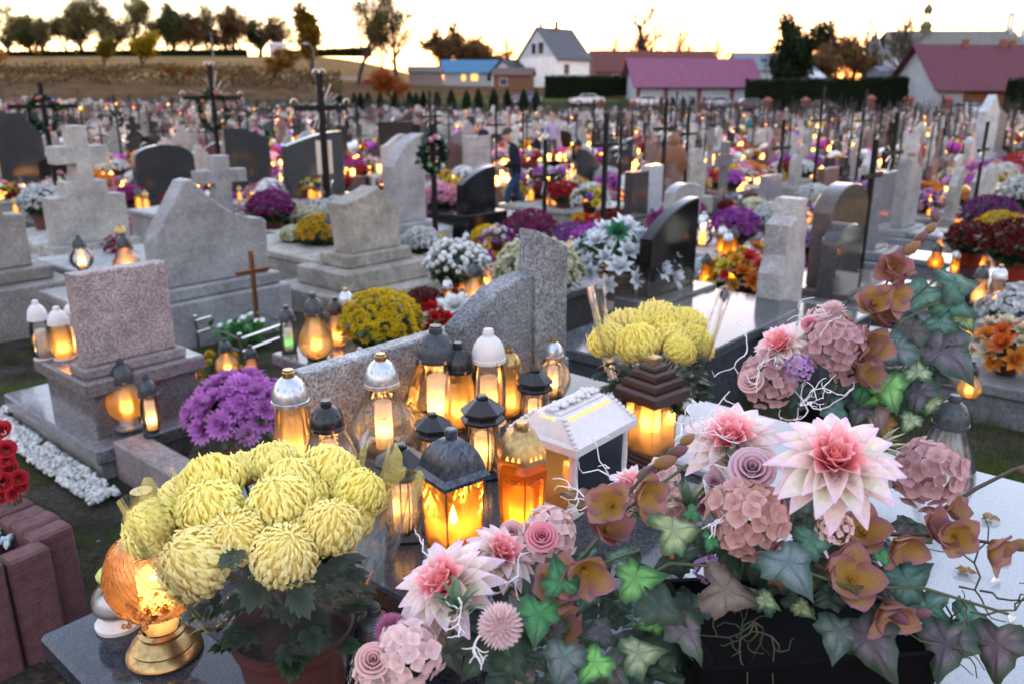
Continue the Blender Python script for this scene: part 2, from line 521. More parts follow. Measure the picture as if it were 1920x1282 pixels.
# paved path running along the rows on the right
pmat('path', (.12, .11, .10), .9, var=.35, vscale=3, bump=.5, bscale=30, coord='Object')
PA = toab(GR(1665, 575)); PB0 = PA[1]
m = MB()
n = 60
vs = []
for i in range(n + 1):
    a = PA[0] - 2 + i * 1.0
    for s in (-.38, 0, .38):
        p = AB(a, PB0 + s + .04 * math.sin(a * 1.7)); vs.append((p.x, p.y, zg(p.x, p.y) + .012))
m.add(vs, [(i * 3 + k, i * 3 + k + 1, i * 3 + k + 4, i * 3 + k + 3) for i in range(n) for k in (0, 1)])
put('path', m.mesh('path', 'path', 180), kind='structure')
# pale road below the hill
m = MB(); vs = []
for i in range(25):
    px = 480 + i * 12
    p = Yp(px, 150, 150)
    for dy in (0, 5):
        vs.append((p.x, 148 + dy, zg(p.x, 148 + dy) + .08))
m.add(vs, [(i * 2, i * 2 + 1, i * 2 + 3, i * 2 + 2) for i in range(24)])
pmat('asphalt_far', (.22, .23, .25), .8, var=.1, vscale=.3)
put('road', m.mesh('road', 'asphalt_far', 180), kind='structure')

# ------------------------------------------------------------------ trees
LEAF = {'green': [(.07, .085, .03), (.11, .11, .04), (.05, .06, .025)],
        'yellow': [(.30, .19, .015), (.36, .24, .02), (.20, .15, .02)],
        'orange': [(.32, .12, .02), (.38, .17, .02), (.22, .09, .02)],
        'brown': [(.14, .08, .035), (.10, .06, .03), (.18, .10, .04)],
        'olive': [(.16, .125, .045), (.20, .15, .05), (.10, .085, .03)],
        'dark': [(.018, .032, .014), (.03, .045, .02), (.012, .022, .010)]}
def leaf_quads(m, c, rad, n, size, cols, r, flat=1.0):
    for _ in range(n):
        d = Vector((r.gauss(0, 1), r.gauss(0, 1), r.gauss(0, flat)))
        if d.length > 2.2: d *= 2.2 / d.length
        p = c + d * rad * .55
        u = Vector((r.gauss(0, 1), r.gauss(0, 1), r.gauss(0, 1))).normalized(); w = u.orthogonal().normalized()
        s = size * r.uniform(.6, 1.3)
        k = r.choice(cols); j = r.uniform(.75, 1.25)
        m.add([p - u * s, p + w * s * .55, p + u * s, p - w * s * .55], [(0, 1, 2, 3)], (k[0] * j, k[1] * j, k[2] * j))
def tree_meshes(seed, H, spread, trunk_r, first, leaf, nleaf, lsize, up=.55, crown=None, dens=1.0):
    r = random.Random(seed)
    tb = MB(); lv = MB(); cols = LEAF[leaf] if leaf else None
    def branch(p, d, L, rad, lvl):
        pts = [p]; q = p.copy(); dd = d.copy(); k = 5 if lvl < 2 else 3
        for i in range(k):
            dd = (dd + Vector((r.gauss(0, .13), r.gauss(0, .13), up * .12 * (lvl > 0)))).normalized()
            q = q + dd * L / k; pts.append(q.copy())
        tb.tube(pts, [max(.02, rad * (1 - .65 * i / k)) for i in range(k + 1)], 6 if lvl == 0 else (4 if lvl == 1 else 3))
        if lvl < 3:
            nb = (int(9 * dens), int(6 * dens), 4)[lvl]
            for i in range(nb):
                f = (first + (1 - first) * (i + r.random()) / nb) if lvl == 0 else r.uniform(.25, 1)
                j = min(k - 1, int(f * k)); t = f * k - j
                bp = pts[j].lerp(pts[j + 1], t)
                az = r.uniform(0, 6.283) if lvl else i * 2.4 + r.uniform(-.4, .4)
                tilt = r.uniform(.5, 1.05) * spread
                base = (pts[j + 1] - pts[j]).normalized()
                side = base.orthogonal().normalized()
                side.rotate(Matrix.Rotation(az, 3, base))
                nd = (base * math.cos(tilt) + side * math.sin(tilt) + Vector((0, 0, up * .3))).normalized()
                ll = L * (.52 if lvl == 0 else .5) * (1.15 - .55 * f if lvl == 0 else 1) * r.uniform(.7, 1.15)
                branch(bp, nd, ll, max(.035, rad * (.5 if lvl == 0 else .62) * (1.1 - .5 * f)), lvl + 1)
        if cols and lvl >= 2:
            leaf_quads(lv, pts[-1], H * .085, nleaf, lsize, cols, r)
            if lvl == 2: leaf_quads(lv, pts[1], H * .08, nleaf, lsize, cols, r)
    branch(Vector((0, 0, -.3)), Vector((r.gauss(0, .03), r.gauss(0, .03), 1)).normalized(), H * .86, trunk_r, 0)
    return tb, lv
TREEP = {}
def tree_kind(key, *a, **k):
    tb, lv = tree_meshes(*a, **k)
    TREEP[key] = (tb.mesh(key + '_trunk', 'bark', 0), lv.mesh(key + '_crown', 'foliage', 0) if lv.v else None)
tree_kind('airy', 1, 12, 1.0, .34, .40, 'olive', 15, .17)
tree_kind('airy2', 2, 12, .8, .32, .42, 'olive', 15, .17)
tree_kind('full', 3, 10, 1.0, .34, .2, 'green', 20, .2)
tree_kind('poplar', 4, 9, .42, .2, .1, 'yellow', 18, .26, up=1.3)
tree_kind('autumn', 5, 8, 1.05, .26, .15, 'orange', 16, .24)
tree_kind('brown', 6, 9, 1.0, .34, .18, 'brown', 14, .25)
tree_kind('bare', 7, 11, .95, .42, .25, 'brown', 2, .16)
tree_kind('bare2', 8, 11, .7, .4, .25, None, 0, .2)
tree_kind('tall', 9, 13, .75, .34, .28, 'olive', 15, .15)
tree_kind('dark', 10, 9, .9, .3, .08, 'dark', 22, .26)
def tree(kind, px, base_y, top_y, Y, label, width=1.0, color=None, group='trees along the skyline', sink=0):
    p = Yp(px, base_y, Y); q = Yp(px, top_y, Y)
    gz = zg(p.x, Y)
    Hk = {'airy': 12, 'airy2': 12, 'full': 10, 'poplar': 9, 'autumn': 8, 'brown': 9, 'bare': 11, 'bare2': 11, 'tall': 13, 'dark': 9}[kind]
    s = max(.2, (q.z - gz) / (Hk * 1.0))
    t = thing('tree', label, 'tree', (p.x, Y, gz), rnd.uniform(0, 6.28), group, (s * width, s * width, s))
    put('trunk', TREEP[kind][0], t)
    if TREEP[kind][1]: put('crown', TREEP[kind][1], t, color=color or (1, 1, 1))
    return t
ORD = 'first second third fourth fifth sixth seventh eighth ninth tenth eleventh twelfth thirteenth fourteenth fifteenth sixteenth'.split()
hillY = 262
for px, ty, k, lab in [(15, 66, 'full', 'dark leafy tree at the far left edge of the hilltop'),
    (55, 58, 'full', 'short dense tree, second on the hilltop from the left'), (95, 44, 'airy2', 'thin upright tree left of the hilltop row'),
    (125, 36, 'airy2', 'slender tree beside the tall hilltop row'), (155, 10, 'airy', 'tall airy tree starting the hilltop row'),
    (200, 2, 'airy', 'tall airy hilltop tree above the pale yellow bush'), (245, 8, 'airy2', 'tall thin hilltop tree above the bright yellow poplar'),
    (285, 6, 'airy', 'tall airy hilltop tree right of the bright yellow poplar'), (318, 22, 'full', 'leafy hilltop tree left of the russet one'),
    (360, 34, 'brown', 'broad russet tree on the hilltop'), (392, 22, 'airy2', 'grey airy tree behind the russet hilltop tree'),
    (440, 24, 'brown', 'brown rounded tree on the right of the hilltop'), (485, 12, 'bare2', 'spire-like bare tree above the hilltop shed'),
    (520, 45, 'brown', 'low brown tree right of the spire-like bare tree')]:
    tree(k, px, 110, ty, hillY + rnd.uniform(-6, 14), lab, rnd.uniform(.9, 1.25))
for i in range(16):
    px = 20 + i * 34 + rnd.uniform(-10, 10)
    tree(['airy', 'brown', 'bare', 'airy2', 'full'][i % 5], px, 110, 46 + rnd.uniform(-20, 22), 285 + rnd.uniform(-4, 20), 'low scrubby tree in the thicket behind the hilltop row, %s from the left' % ORD[i], 1.5, group='hilltop thicket')
tree('poplar', 270, 135, 74, 172, 'bright yellow egg-shaped tree in the dry field', 3.0, (1.7, 1.7, 1))
tree('poplar', 198, 132, 80, 178, 'dull olive-yellow narrow tree in the dry field', 2.4, (.8, .9, 1))
tree('autumn', -6, 138, 80, 162, 'orange tree cut by the left edge of the field', 1.2, (1.3, 1.5, 1))
tree('autumn', 78, 122, 106, 225, 'small orange bush before the dark strip on the hill', 1.2)
tree('poplar', 145, 118, 104, 230, 'small yellow bush before the dark strip on the hill', 1.2)
tree('autumn', 510, 185, 92, 118, 'ochre crown of a leaning tree at the cemetery edge', 1.2, (.85, 1.05, 1), 'trees at the cemetery edge')
tree('poplar', 585, 150, 38, 150, 'golden tree with a pointed top left of the tall pair', 1.5, (.75, .7, 1), 'trees at the cemetery edge')
tree('tall', 672, 175, -14, 125, 'tallest thin tree with an open crown, left of the pair', 1.05, None, 'trees at the cemetery edge')
tree('tall', 748, 178, 8, 122, 'dense dark tree with forked trunk, right of the pair', 1.35, (.7, .75, .9), 'trees at the cemetery edge')
tree('airy2', 715, 178, 45, 135, 'thin tree half hidden between the tall pair', 1.0, None, 'trees at the cemetery edge')
tree('autumn', 738, 195, 133, 104, 'coral-orange shrub under the dark forked tree', 1.3, (1.1, .75, 1.2), 'trees at the cemetery edge')
tree('autumn', 330, 168, 142, 120, 'rusty low bush below the hill', 1.4, (.8, .8, 1), 'trees at the cemetery edge')
tree('autumn', 355, 170, 134, 122, 'taller rusty bush beside the low one', .9, (.7, .7, 1), 'trees at the cemetery edge')
for px, ty, k, Y, lab, w in [(828, 68, 'brown', 220, 'leafless brown tree left of the blue roof', 1.2), (860, 60, 'brown', 225, 'round brown tree above the blue roof', 1.0),
    (905, 82, 'brown', 230, 'low hazy tree between blue roof and white house', 1.6), (950, 68, 'bare', 220, 'thin backlit tree touching the white house roof', .9),
    (1150, 72, 'bare', 190, 'small bare tree right of the white house', 1.1), (1195, 16, 'bare', 160, 'wide bare tree with forked limbs against the sunset', 1.35),
    (1172, 68, 'bare2', 165, 'bare sapling under the wide forked tree', 1.0), (1272, 36, 'bare', 165, 'slim bare tree right of the wide forked one', .9),
    (1330, 82, 'bare', 200, 'low bare tree over the red roofs', 1.5), (1465, 60, 'dark', 112, 'dark rounded evergreen tree beside the lamp post', 1.1),
    (1500, 66, 'bare', 180, 'small bare tree right of the dark evergreen', .8), (1555, 58, 'brown', 185, 'brown tree left of the spindly one', 1.0),
    (1575, 34, 'bare2', 180, 'spindly bare tree rising above the pink house', .6), (1618, 34, 'bare', 182, 'bare tree with rounded top left of the church', 1.0),
    (1658, 32, 'bare2', 180, 'forked bare tree at the church gable', .7), (1688, 18, 'bare', 150, 'tall bare tree in front of the church roof', .8),
    (1720, 70, 'bare2', 120, 'bare tree standing before the church wall', 1.2), (1600, 84, 'brown', 175, 'bushy brown tree behind the pink house', 1.4),
    (1540, 100, 'brown', 150, 'brown bush behind the lamp post', 1.2), (1905, 44, 'bare', 200, 'pale bare tree at the right edge behind the church', 1.3)]:
    tree(k, px, 150, ty, Y, lab, w, None, 'bare trees among the village houses')

scr = MB(); rs = random.Random(6)
for i in range(11000):
    Y = rs.uniform(112, 168); px = rs.uniform(-40, 640); x = (px - CX) / 1568 * Y
    if mnoise.noise(Vector((x * .12, Y * .12, 2))) < -.05: continue
    leaf_quads(scr, Vector((x, Y, zg(x, Y) + abs(rs.gauss(0, .5)))), .3, 1, .26, rs.choice(([(.12, .062, .026), (.08, .045, .02)], LEAF['brown'], [(.05, .05, .02), (.03, .035, .015)])), rs)
put('scrub', scr.mesh('scrub', 'foliage', 0), label='brown rough scrub below the dry field', cat='scrub', kind='stuff')

# ------------------------------------------------------------------ hedges and shrubs
def hedge(name, label, p0, p1, h0, h1, dep, n, cols='dark', size=.12, cat='hedge', group=None):
    r = random.Random(len(label)); p0 = Vector(p0); p1 = Vector(p1); L = (p1 - p0).length
    core = MB(); lv = MB()
    rz = math.atan2(p1.y - p0.y, p1.x - p0.x)
    k = max(2, int(L / 1.2))
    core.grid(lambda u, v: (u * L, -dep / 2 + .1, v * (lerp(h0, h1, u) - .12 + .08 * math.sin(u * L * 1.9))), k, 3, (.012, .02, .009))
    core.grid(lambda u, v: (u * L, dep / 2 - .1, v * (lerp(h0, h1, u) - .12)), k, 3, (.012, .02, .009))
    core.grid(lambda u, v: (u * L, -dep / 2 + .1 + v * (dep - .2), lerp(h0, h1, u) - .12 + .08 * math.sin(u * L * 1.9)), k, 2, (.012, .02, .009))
    for _ in range(n):
        u = r.random(); hh = lerp(h0, h1, u)
        w = r.random()
        if w < .62: p = Vector((u * L, -dep / 2 + r.uniform(-.06, .1), r.random() * hh))
        elif w < .92: p = Vector((u * L, r.uniform(-dep / 2, dep / 2), hh + r.gauss(0, .1)))
        else: p = Vector((r.choice((0, L)) + r.uniform(-.08, .08), r.uniform(-dep / 2, dep / 2), r.random() * hh))
        leaf_quads(lv, p, .03, 1, size, LEAF[cols], r)
    t = thing(name, label, cat, p0, rz, group)
    put('foliage_core', core.mesh('core', 'foliage', 0), t); put('foliage', lv.mesh('foliage', 'foliage', 0), t)
def hz(px, Y):
    x = Yp(px, 185, Y).x; return Vector((x, Y, zg(x, Y)))
def hh(py, Y, px): return Yp(px, py, Y).z - zg(Yp(px, py, Y).x, Y)
hedge('long_hedge', 'long dark clipped hedge before the pink house', hz(1398, 98), hz(1765, 96), hh(152, 98, 1398), hh(146, 96, 1765), 1.6, 9000, size=.11)
hedge('garden_hedge', 'square clipped green hedge under the white house', hz(1022, 112), hz(1104, 112), hh(145, 112, 1060), hh(145, 112, 1100), 1.4, 2600, size=.12)
hedge('garden_hedge', 'lower hedge running on to the mauve-roofed shed', hz(1106, 114), hz(1184, 113), hh(145, 114, 1130), hh(150, 114, 1180), 1.4, 2200, size=.12)
hedge('hill_hedge', 'long dark strip of hedge along the hill field', hz(18, 240), hz(470, 246), hh(98, 240, 18), hh(92, 246, 470), 2.0, 5000, size=.28)
hedge('hill_hedge', 'dark hedge strip right of the hilltop shed', hz(535, 246), hz(700, 250), hh(97, 246, 540), hh(104, 250, 700), 2.0, 1600, size=.28)
hedge('boundary_hedge', 'dark bush at the right edge by the barn', hz(1893, 84), hz(1960, 84), hh(150, 84, 1900), hh(150, 84, 1900), 2.0, 1500, size=.12)
def cypress_mesh(seed):
    r = random.Random(seed); m = MB()
    m.lathe([(.16, 0), (.28, .12), (.3, .4), (.22, .7), (.06, .95)], 10, col=(.010, .018, .008))
    for _ in range(700):
        z = r.random() ** .9; a = r.uniform(0, 6.283)
        rad = (.31 if z < .45 else .31 * (1 - ((z - .45) / .56) ** 1.7)) * r.uniform(.85, 1.12)
        leaf_quads(m, Vector((rad * math.cos(a), rad * math.sin(a), z)), .01, 1, .055, LEAF['dark'], r)
    return m.mesh('cypress', 'foliage', 0)
cyp = [cypress_mesh(i) for i in range(3)]
cl = ['leftmost clipped conical shrub under the tall trees', 'second clipped conical shrub from the left', 'third clipped conical shrub from the left', 'fourth clipped conical shrub, close to its neighbour',
      'thin clipped shrub left of the coral-orange bush', 'thin clipped shrub under the coral-orange bush', 'clipped shrub right of the coral-orange bush', 'clipped shrub, second right of the coral-orange bush',
      'clipped shrub, third right of the coral-orange bush', 'clipped conical shrub on the lawn left of centre', 'clipped conical shrub on the lawn, one of the larger', 'large clipped conical shrub in mid lawn',
      'large clipped conical shrub below the blue roof', 'largest clipped conical shrub below the low annex', 'clipped conical shrub left of the brick post', 'clipped conical shrub beside the white house path', 'last clipped conical shrub before the garden hedge']
for i, (px, ty) in enumerate([(636, 172), (664, 174), (676, 174), (690, 173), (713, 174), (740, 174), (768, 172), (780, 174), (794, 172), (820, 172), (846, 168), (875, 170), (897, 167), (926, 167), (951, 168), (982, 168), (1005, 170)]):
    Y = 92 + rnd.uniform(-1, 1); p = hz(px, Y); s = hh(ty, Y, px) * 1.0
    c = thing('conical_shrub', cl[i], 'shrub', p, rnd.uniform(0, 6), 'clipped shrubs in a row at the lawn edge', (max(.8, s * .62), max(.8, s * .62), s))
    put('foliage', cyp[i % 3], c)
for i, px in enumerate((1240, 1262, 1282, 1300, 1320, 1338, 1352)):
    Y = 101; p = hz(px, Y)
    c = thing('conical_shrub', 'small dark conical shrub against the mauve-roofed shed, %s from the left' % ORD[i], 'shrub', p, i, 'small shrubs against the shed', (.9, .9, hh(181 + (i % 3), Y, px)))
    put('foliage', cyp[i % 3], c)

# ------------------------------------------------------------------ buildings
def building(name, label, corner, rz, L, W, h, rh, wall, roof, ov=.35, hip=0, wins=(), gable=None, extra=None, group=None):
    """corner = near-left ground corner; local X along the ridge, Y away"""
    t = thing(name, label, 'building', corner, rz, group)
    m = MB(); m.box(0, L, 0, W, -1.5, h); put('wall', m.mesh('wall', 'paint'), t, color=wall)
    for x, nm in ((0, 0), (L, 1)):
        g = MB(); e = .02 if nm else -.02
        g.prism([(0, h), (W, h), (W / 2, h + rh)], 0, .1)
        M4 = Matrix.Translation((x + (0 if nm == 0 else -.1), 0, 0)) @ Matrix(((0, 1, 0, 0), (1, 0, 0, 0), (0, 0, 1, 0), (0, 0, 0, 1)))
        g2 = MB().join(g, M4)
        put('gable', g2.mesh('gable', 'paint', recalc=True), t, color=gable or wall)
    m = MB(); th = .14
    for sgn in (0, 1):
        y0, y1 = (-ov, W / 2) if sgn == 0 else (W + ov, W / 2)
        zz = h - ov * rh / (W / 2)
        x0, x1 = -ov, L + ov
        vs = [(x0, y0, zz), (x1, y0, zz), (x1 - hip, y1, h + rh), (x0 + hip, y1, h + rh)]
        vs += [(p[0], p[1], p[2] + th) for p in vs]
        m.add(vs, [(0, 1, 2, 3), (4, 5, 6, 7), (0, 1, 5, 4), (1, 2, 6, 5), (2, 3, 7, 6), (3, 0, 4, 7)])
    put('roof', m.mesh('roof', 'roof', 20, recalc=True), t, color=roof)
    for w in wins:                                     # (face, u0, u1, z0, z1[, material])
        face, u0, u1, z0, z1 = w[:5]; mt = w[5] if len(w) > 5 else 'window_dark'
        f = MB(); b = MB(); k = .09
        if face == 'front':
            f.box(u0 - k, u1 + k, -.06, .0 + .02, z0 - k, z1 + k); b.box(u0, u1, -.075, -.01, z0, z1)
        else:
            x = 0 if face == 'left' else L; sg = -1 if face == 'left' else 1
            f.box(x - .02, x + sg * .06, u0 - k, u1 + k, z0 - k, z1 + k); b.box(x - .01, x + sg * .075, u0, u1, z0, z1)
        fo = put('window', f.mesh('window', 'paint'), t, color=(.5, .5, .5)); put('pane', b.mesh('pane', mt), fo)
    return t
c = hz(1043, 128)
t = building('white_house', 'white two-storey house with grey gabled roof, facing the cemetery', c, R(42), 7.2, 8.4, 4.5, 4.3, (.80, .76, .74), (.09, .09, .105), .45,
    wins=[('front', 1.6, 2.6, 2.0, 3.4), ('left', 4.6, 5.5, 5.0, 6.5), ('left', 2.9, 4.0, 5.0, 6.6)], gable=(.50, .55, .62))
m = MB(); m.box(3.4, 3.9, 3.6, 4.1, 8.0, 9.9, .03); put('chimney', m.mesh('chimney', 'paint'), t, color=(.22, .12, .08))
m = MB(); m.box(.8, 1.2, 4.4, 4.8, 8.0, 9.6, .03); put('chimney', m.mesh('chimney', 'paint'), t, color=(.2, .2, .2))
building('house_annex', 'low white annex with dark sloping roof left of the white house', c + Vector((-6.2, 2.5, -.1)), R(40), 5.5, 6, 2.4, 1.9, (.58, .60, .64), (.045, .05, .058), .5)
building('blue_roofed_house', 'low house with blue sheet roof and two lit windows', hz(832, 150), R(4), 11.5, 8, 2.2, 2.1, (.34, .33, .34), (.05, .15, .26), .4,
    wins=[('front', 3.2, 4.0, .7, 1.8, 'lamp_yellow'), ('front', 4.9, 6.2, .7, 1.9, 'lamp_yellow'), ('front', 7.8, 8.6, .7, 1.8)])
building('garden_shed', 'brown plank shed left of the white house annex', hz(925, 122), R(-8), 5.5, 4, 2.0, .9, (.16, .075, .045), (.10, .06, .05), .3, wins=[('front', 1, 2, .6, 1.5)])
building('garden_shed', 'small grey shed row below the forked tree', hz(768, 130), R(3), 5.0, 4, 1.9, .8, (.20, .17, .15), (.11, .10, .10), .3)
building('hill_shed', 'pale boxy shed on the hill near the golden tree', hz(512, 236), R(5), 4.0, 4, 2.9, .7, (.60, .52, .50), (.45, .42, .42), .2)
t = building('mauve_shed', 'long shed with mauve metal roof and pale wall panels', hz(1196, 106), R(5), 15.2, 7.5, 2.7, 2.9, (.36, .40, .45), (.19, .065, .12), .9)
for u in (0, 3.6, 7.9, 12.2, 15.0):
    m = MB(); m.box(u - .25, u + .25, -.16, .03, -1, 2.65, .02); put('brick_pier', m.mesh('pier', 'paint'), t, color=(.17, .06, .05))
building('red_roofed_house', 'old house with brick-red roof behind the mauve shed', hz(1115, 140), R(4), 21, 9, 2.6, 3.3, (.20, .11, .09), (.115, .036, .032), .4, wins=[('front', 3, 3.8, 1, 2), ('front', 6, 6.8, 1, 2), ('right', 3.5, 4.6, 4.2, 5.4)])
building('grey_roofed_house', 'grey roofed house between the red roof and the evergreen', hz(1385, 150), R(6), 9, 8, 4.6, 3.0, (.36, .38, .42), (.15, .17, .20), .4)
building('white_block', 'narrow white house wall behind the dark evergreen', hz(1486, 155), R(10), 3.2, 5, 5.8, 1.0, (.50, .52, .56), (.2, .2, .22), .2)
building('pink_house', 'pink gabled house with pale roof above the long hedge', hz(1522, 128), R(52), 7.0, 6.4, 2.9, 2.4, (.56, .36, .38), (.42, .44, .48), .4, gable=(.60, .38, .40))
building('grey_outbuilding', 'slate-grey flat-fronted outbuilding below the church wall', hz(1645, 138), R(3), 3.6, 4, 4.0, .8, (.14, .15, .20), (.12, .12, .16), .2)
t = building('barn', 'big barn with dark red roof at the right edge', hz(1757, 90), R(6), 15, 9, 3.3, 4.1, (.36, .38, .42), (.11, .032, .048), .9)
m = MB(); m.box(3.0, 3.4, -.12, .05, -1, 3.25, .02); put('brick_pier', m.mesh('pier', 'paint'), t, color=(.20, .07, .05))
for k in range(14):
    m = MB(); m.box(3.5 + k * .42, 3.5 + k * .42 + .39, -.07, .05, -1, 3.25, .015); put('plank', m.mesh('plank', 'paint'), t, color=(.19 + .02 * (k % 3), .10, .045))
for u, hgt in ((5.0, .8), (9.5, .9), (10.6, .9)):
    m = MB(); m.box(u, u + .6, 4.2, 4.8, 6.6, 7.9 + hgt * .2, .03); put('chimney', m.mesh('chimney', 'paint'), t, color=(.22, .08, .06))
# church
cc = hz(1648, 178)
t = building('church', 'long white church with grey roof, onion-topped turret and bell gable', cc, R(-2), 31, 12, 8.0, 5.2, (.50, .54, .60), (.15, .145, .13), .4, hip=2.5, wins=[('front', 3, 4, 2.5, 5)])
m = MB(); zt = 13.0; xt = 10.4
m.lathe([(.001, zt - .6), (1.25, zt - .5), (1.2, zt + .9), (1.5, zt + 1.1), (1.35, zt + 1.5), (.8, zt + 2.0), (.75, zt + 2.2)], 8, mat=Matrix.Translation((xt, 6, 0)))
for k in range(8):
    a = k * math.pi / 4
    m.tube([(xt + .62 * math.cos(a), 6 + .62 * math.sin(a), zt + 2.2), (xt + .62 * math.cos(a), 6 + .62 * math.sin(a), zt + 3.7)], .12, 5)
m.lathe([(.8, zt + 3.7), (.85, zt + 3.9), (1.05, zt + 4.5), (.75, zt + 5.1), (.22, zt + 5.7), (.26, zt + 5.95), (.12, zt + 6.4), (.04, zt + 7.2)], 10, mat=Matrix.Translation((xt, 6, 0)))
put('turret', m.mesh('turret', 'roof', 40), t, color=(.13, .12, .06))
m = MB(); xg = 28.0; zb = 13.1
m.box(xg - .25, xg + .25, 5.0, 7.0, zb - 1, zb + .7)
for yy in (5.0, 6.6): m.box(xg - .25, xg + .25, yy, yy + .4, zb + .7, zb + 2.9)
pts = arc((6.0, zb + 2.9), 1.0, 0, 180, 8) + arc((6.0, zb + 2.9), .6, 180, 0, 8)
m.join(MB().prism(pts, xg - .25, xg + .25), Matrix(((0, 1, 0, 0), (1, 0, 0, 0), (0, 0, 1, 0), (0, 0, 0, 1))))
put('bell_gable', m.mesh('bell_gable', 'paint', 30, recalc=True), t, color=(.45, .46, .48), )
t.children  # church parts are parented above

# ------------------------------------------------------------------ cemetery boundary: brick posts with fence panels
posts = [(1003, 190, 96), (1128, 186, 95), (1188, 188, 93), (1250, 188, 92), (1318, 188, 90), (1380, 188, 89), (1440, 182, 88), (1511, 182, 88), (1633, 178, 87), (1705, 178, 86), (1778, 180, 86)]
prevp = None
ft = thing('cemetery_fence', 'dark railing fence strung between brick posts at the back', 'fence', hz(1003, 96))
for i, (px, ty, Y) in enumerate(posts):
    p = hz(px, Y); hgt = hh(ty, Y, px)
    m = MB(); m.box(-.32, .32, -.32, .32, -.4, hgt - .45, .02); t = thing('fence_post', ['brick-red fence post left of the lawn', 'second brick-red fence post, on the lawn', 'brick-red fence post at the shed corner', 'brick-red fence post before the shed wall', 'brick-red fence post by the pale car', 'brick-red fence post at the shed\'s right end', 'brick-red fence post under the dark evergreen', 'brick-red fence post by the parked dark car', 'brick-red fence post in mid hedge', 'brick-red fence post near the hedge end', 'brick-red fence post before the barn wall'][i], 'fence post', p, R(3), 'brick posts of the back fence')
    put('shaft', m.mesh('shaft', 'paint'), t, color=(.17, .055, .045))
    m = MB(); m.lathe([(.6, hgt - .45), (.6, hgt - .36), (.08, hgt)], 4, rot=R(45)); put('post_cap', m.mesh('cap', 'paint', 20), t, color=(.22, .08, .065))
    if prevp is not None:
        d = p - prevp; L = d.length - .7
        base = ft.location
        for k in range(int(L / .32)):
            q = prevp + d * ((.5 + k * .32) / d.length) - base
            m = MB() if k == 0 else m
            m.box(q.x - .02, q.x + .02, q.y - .02, q.y + .02, q.z - .3, q.z + 1.15)
        a = prevp + d * (.3 / d.length) - base; b_ = p - d * (.3 / d.length) - base
        m.tube([a + Vector((0, 0, 1.05)), b_ + Vector((0, 0, 1.05))], .03, 4); m.tube([a + Vector((0, 0, .3)), b_ + Vector((0, 0, .3))], .03, 4)
        put('fence_panel', m.mesh('fence_panel', 'iron'), ft)
    prevp = p
# lamp posts
def pole(name, label, px, ty, Y, arm=0, lamp=None, r=.07):
    p = hz(px, Y); H = hh(ty, Y, px)
    t = thing(name, label, 'lamp post', p)
    m = MB(); m.tube([(0, 0, -.3), (0, 0, H)], [r * 1.5, r], 8)
    put('pole', m.mesh('pole', 'paint'), t, color=(.2, .2, .21))
    if arm:
        m = MB(); m.tube([(0, 0, H), (arm * .5, 0, H + .7), (arm, 0, H + .85)], r * .7, 6); put('arm', m.mesh('arm', 'paint'), t, color=(.3, .3, .32))
        m = MB(); m.ell((arm * 1.15, 0, H + .85), (.5, .22, .14), 10, 6); put('lamp_head', m.mesh('head', 'paint'), t, color=(.4, .42, .46))
    if lamp:
        m = MB(); m.lathe([(.1, H), (.26, H + .15), (.28, H + .5), (.05, H + .75)], 8); put('lamp_head', m.mesh('head', lamp), t)
pole('street_lamp', 'grey street lamp with short arm beside the golden tree', 594, 95, 118, -.9)
pole('lamp_post', 'thin pole with dark knob beside the long hedge', 1434, 75, 98, 0)
m = MB(); m.ell((0, 0, 0), (.22, .22, .3), 8, 6)
pole('lamp_post', 'lamp post with glowing yellow head behind the hedge', 1496, 100, 112, 0, 'lamp_yellow')
pole('street_lamp', 'tall pale lamp mast rising behind the left iron cross', 408, 70, 150, 0, 'window_dark', .12)
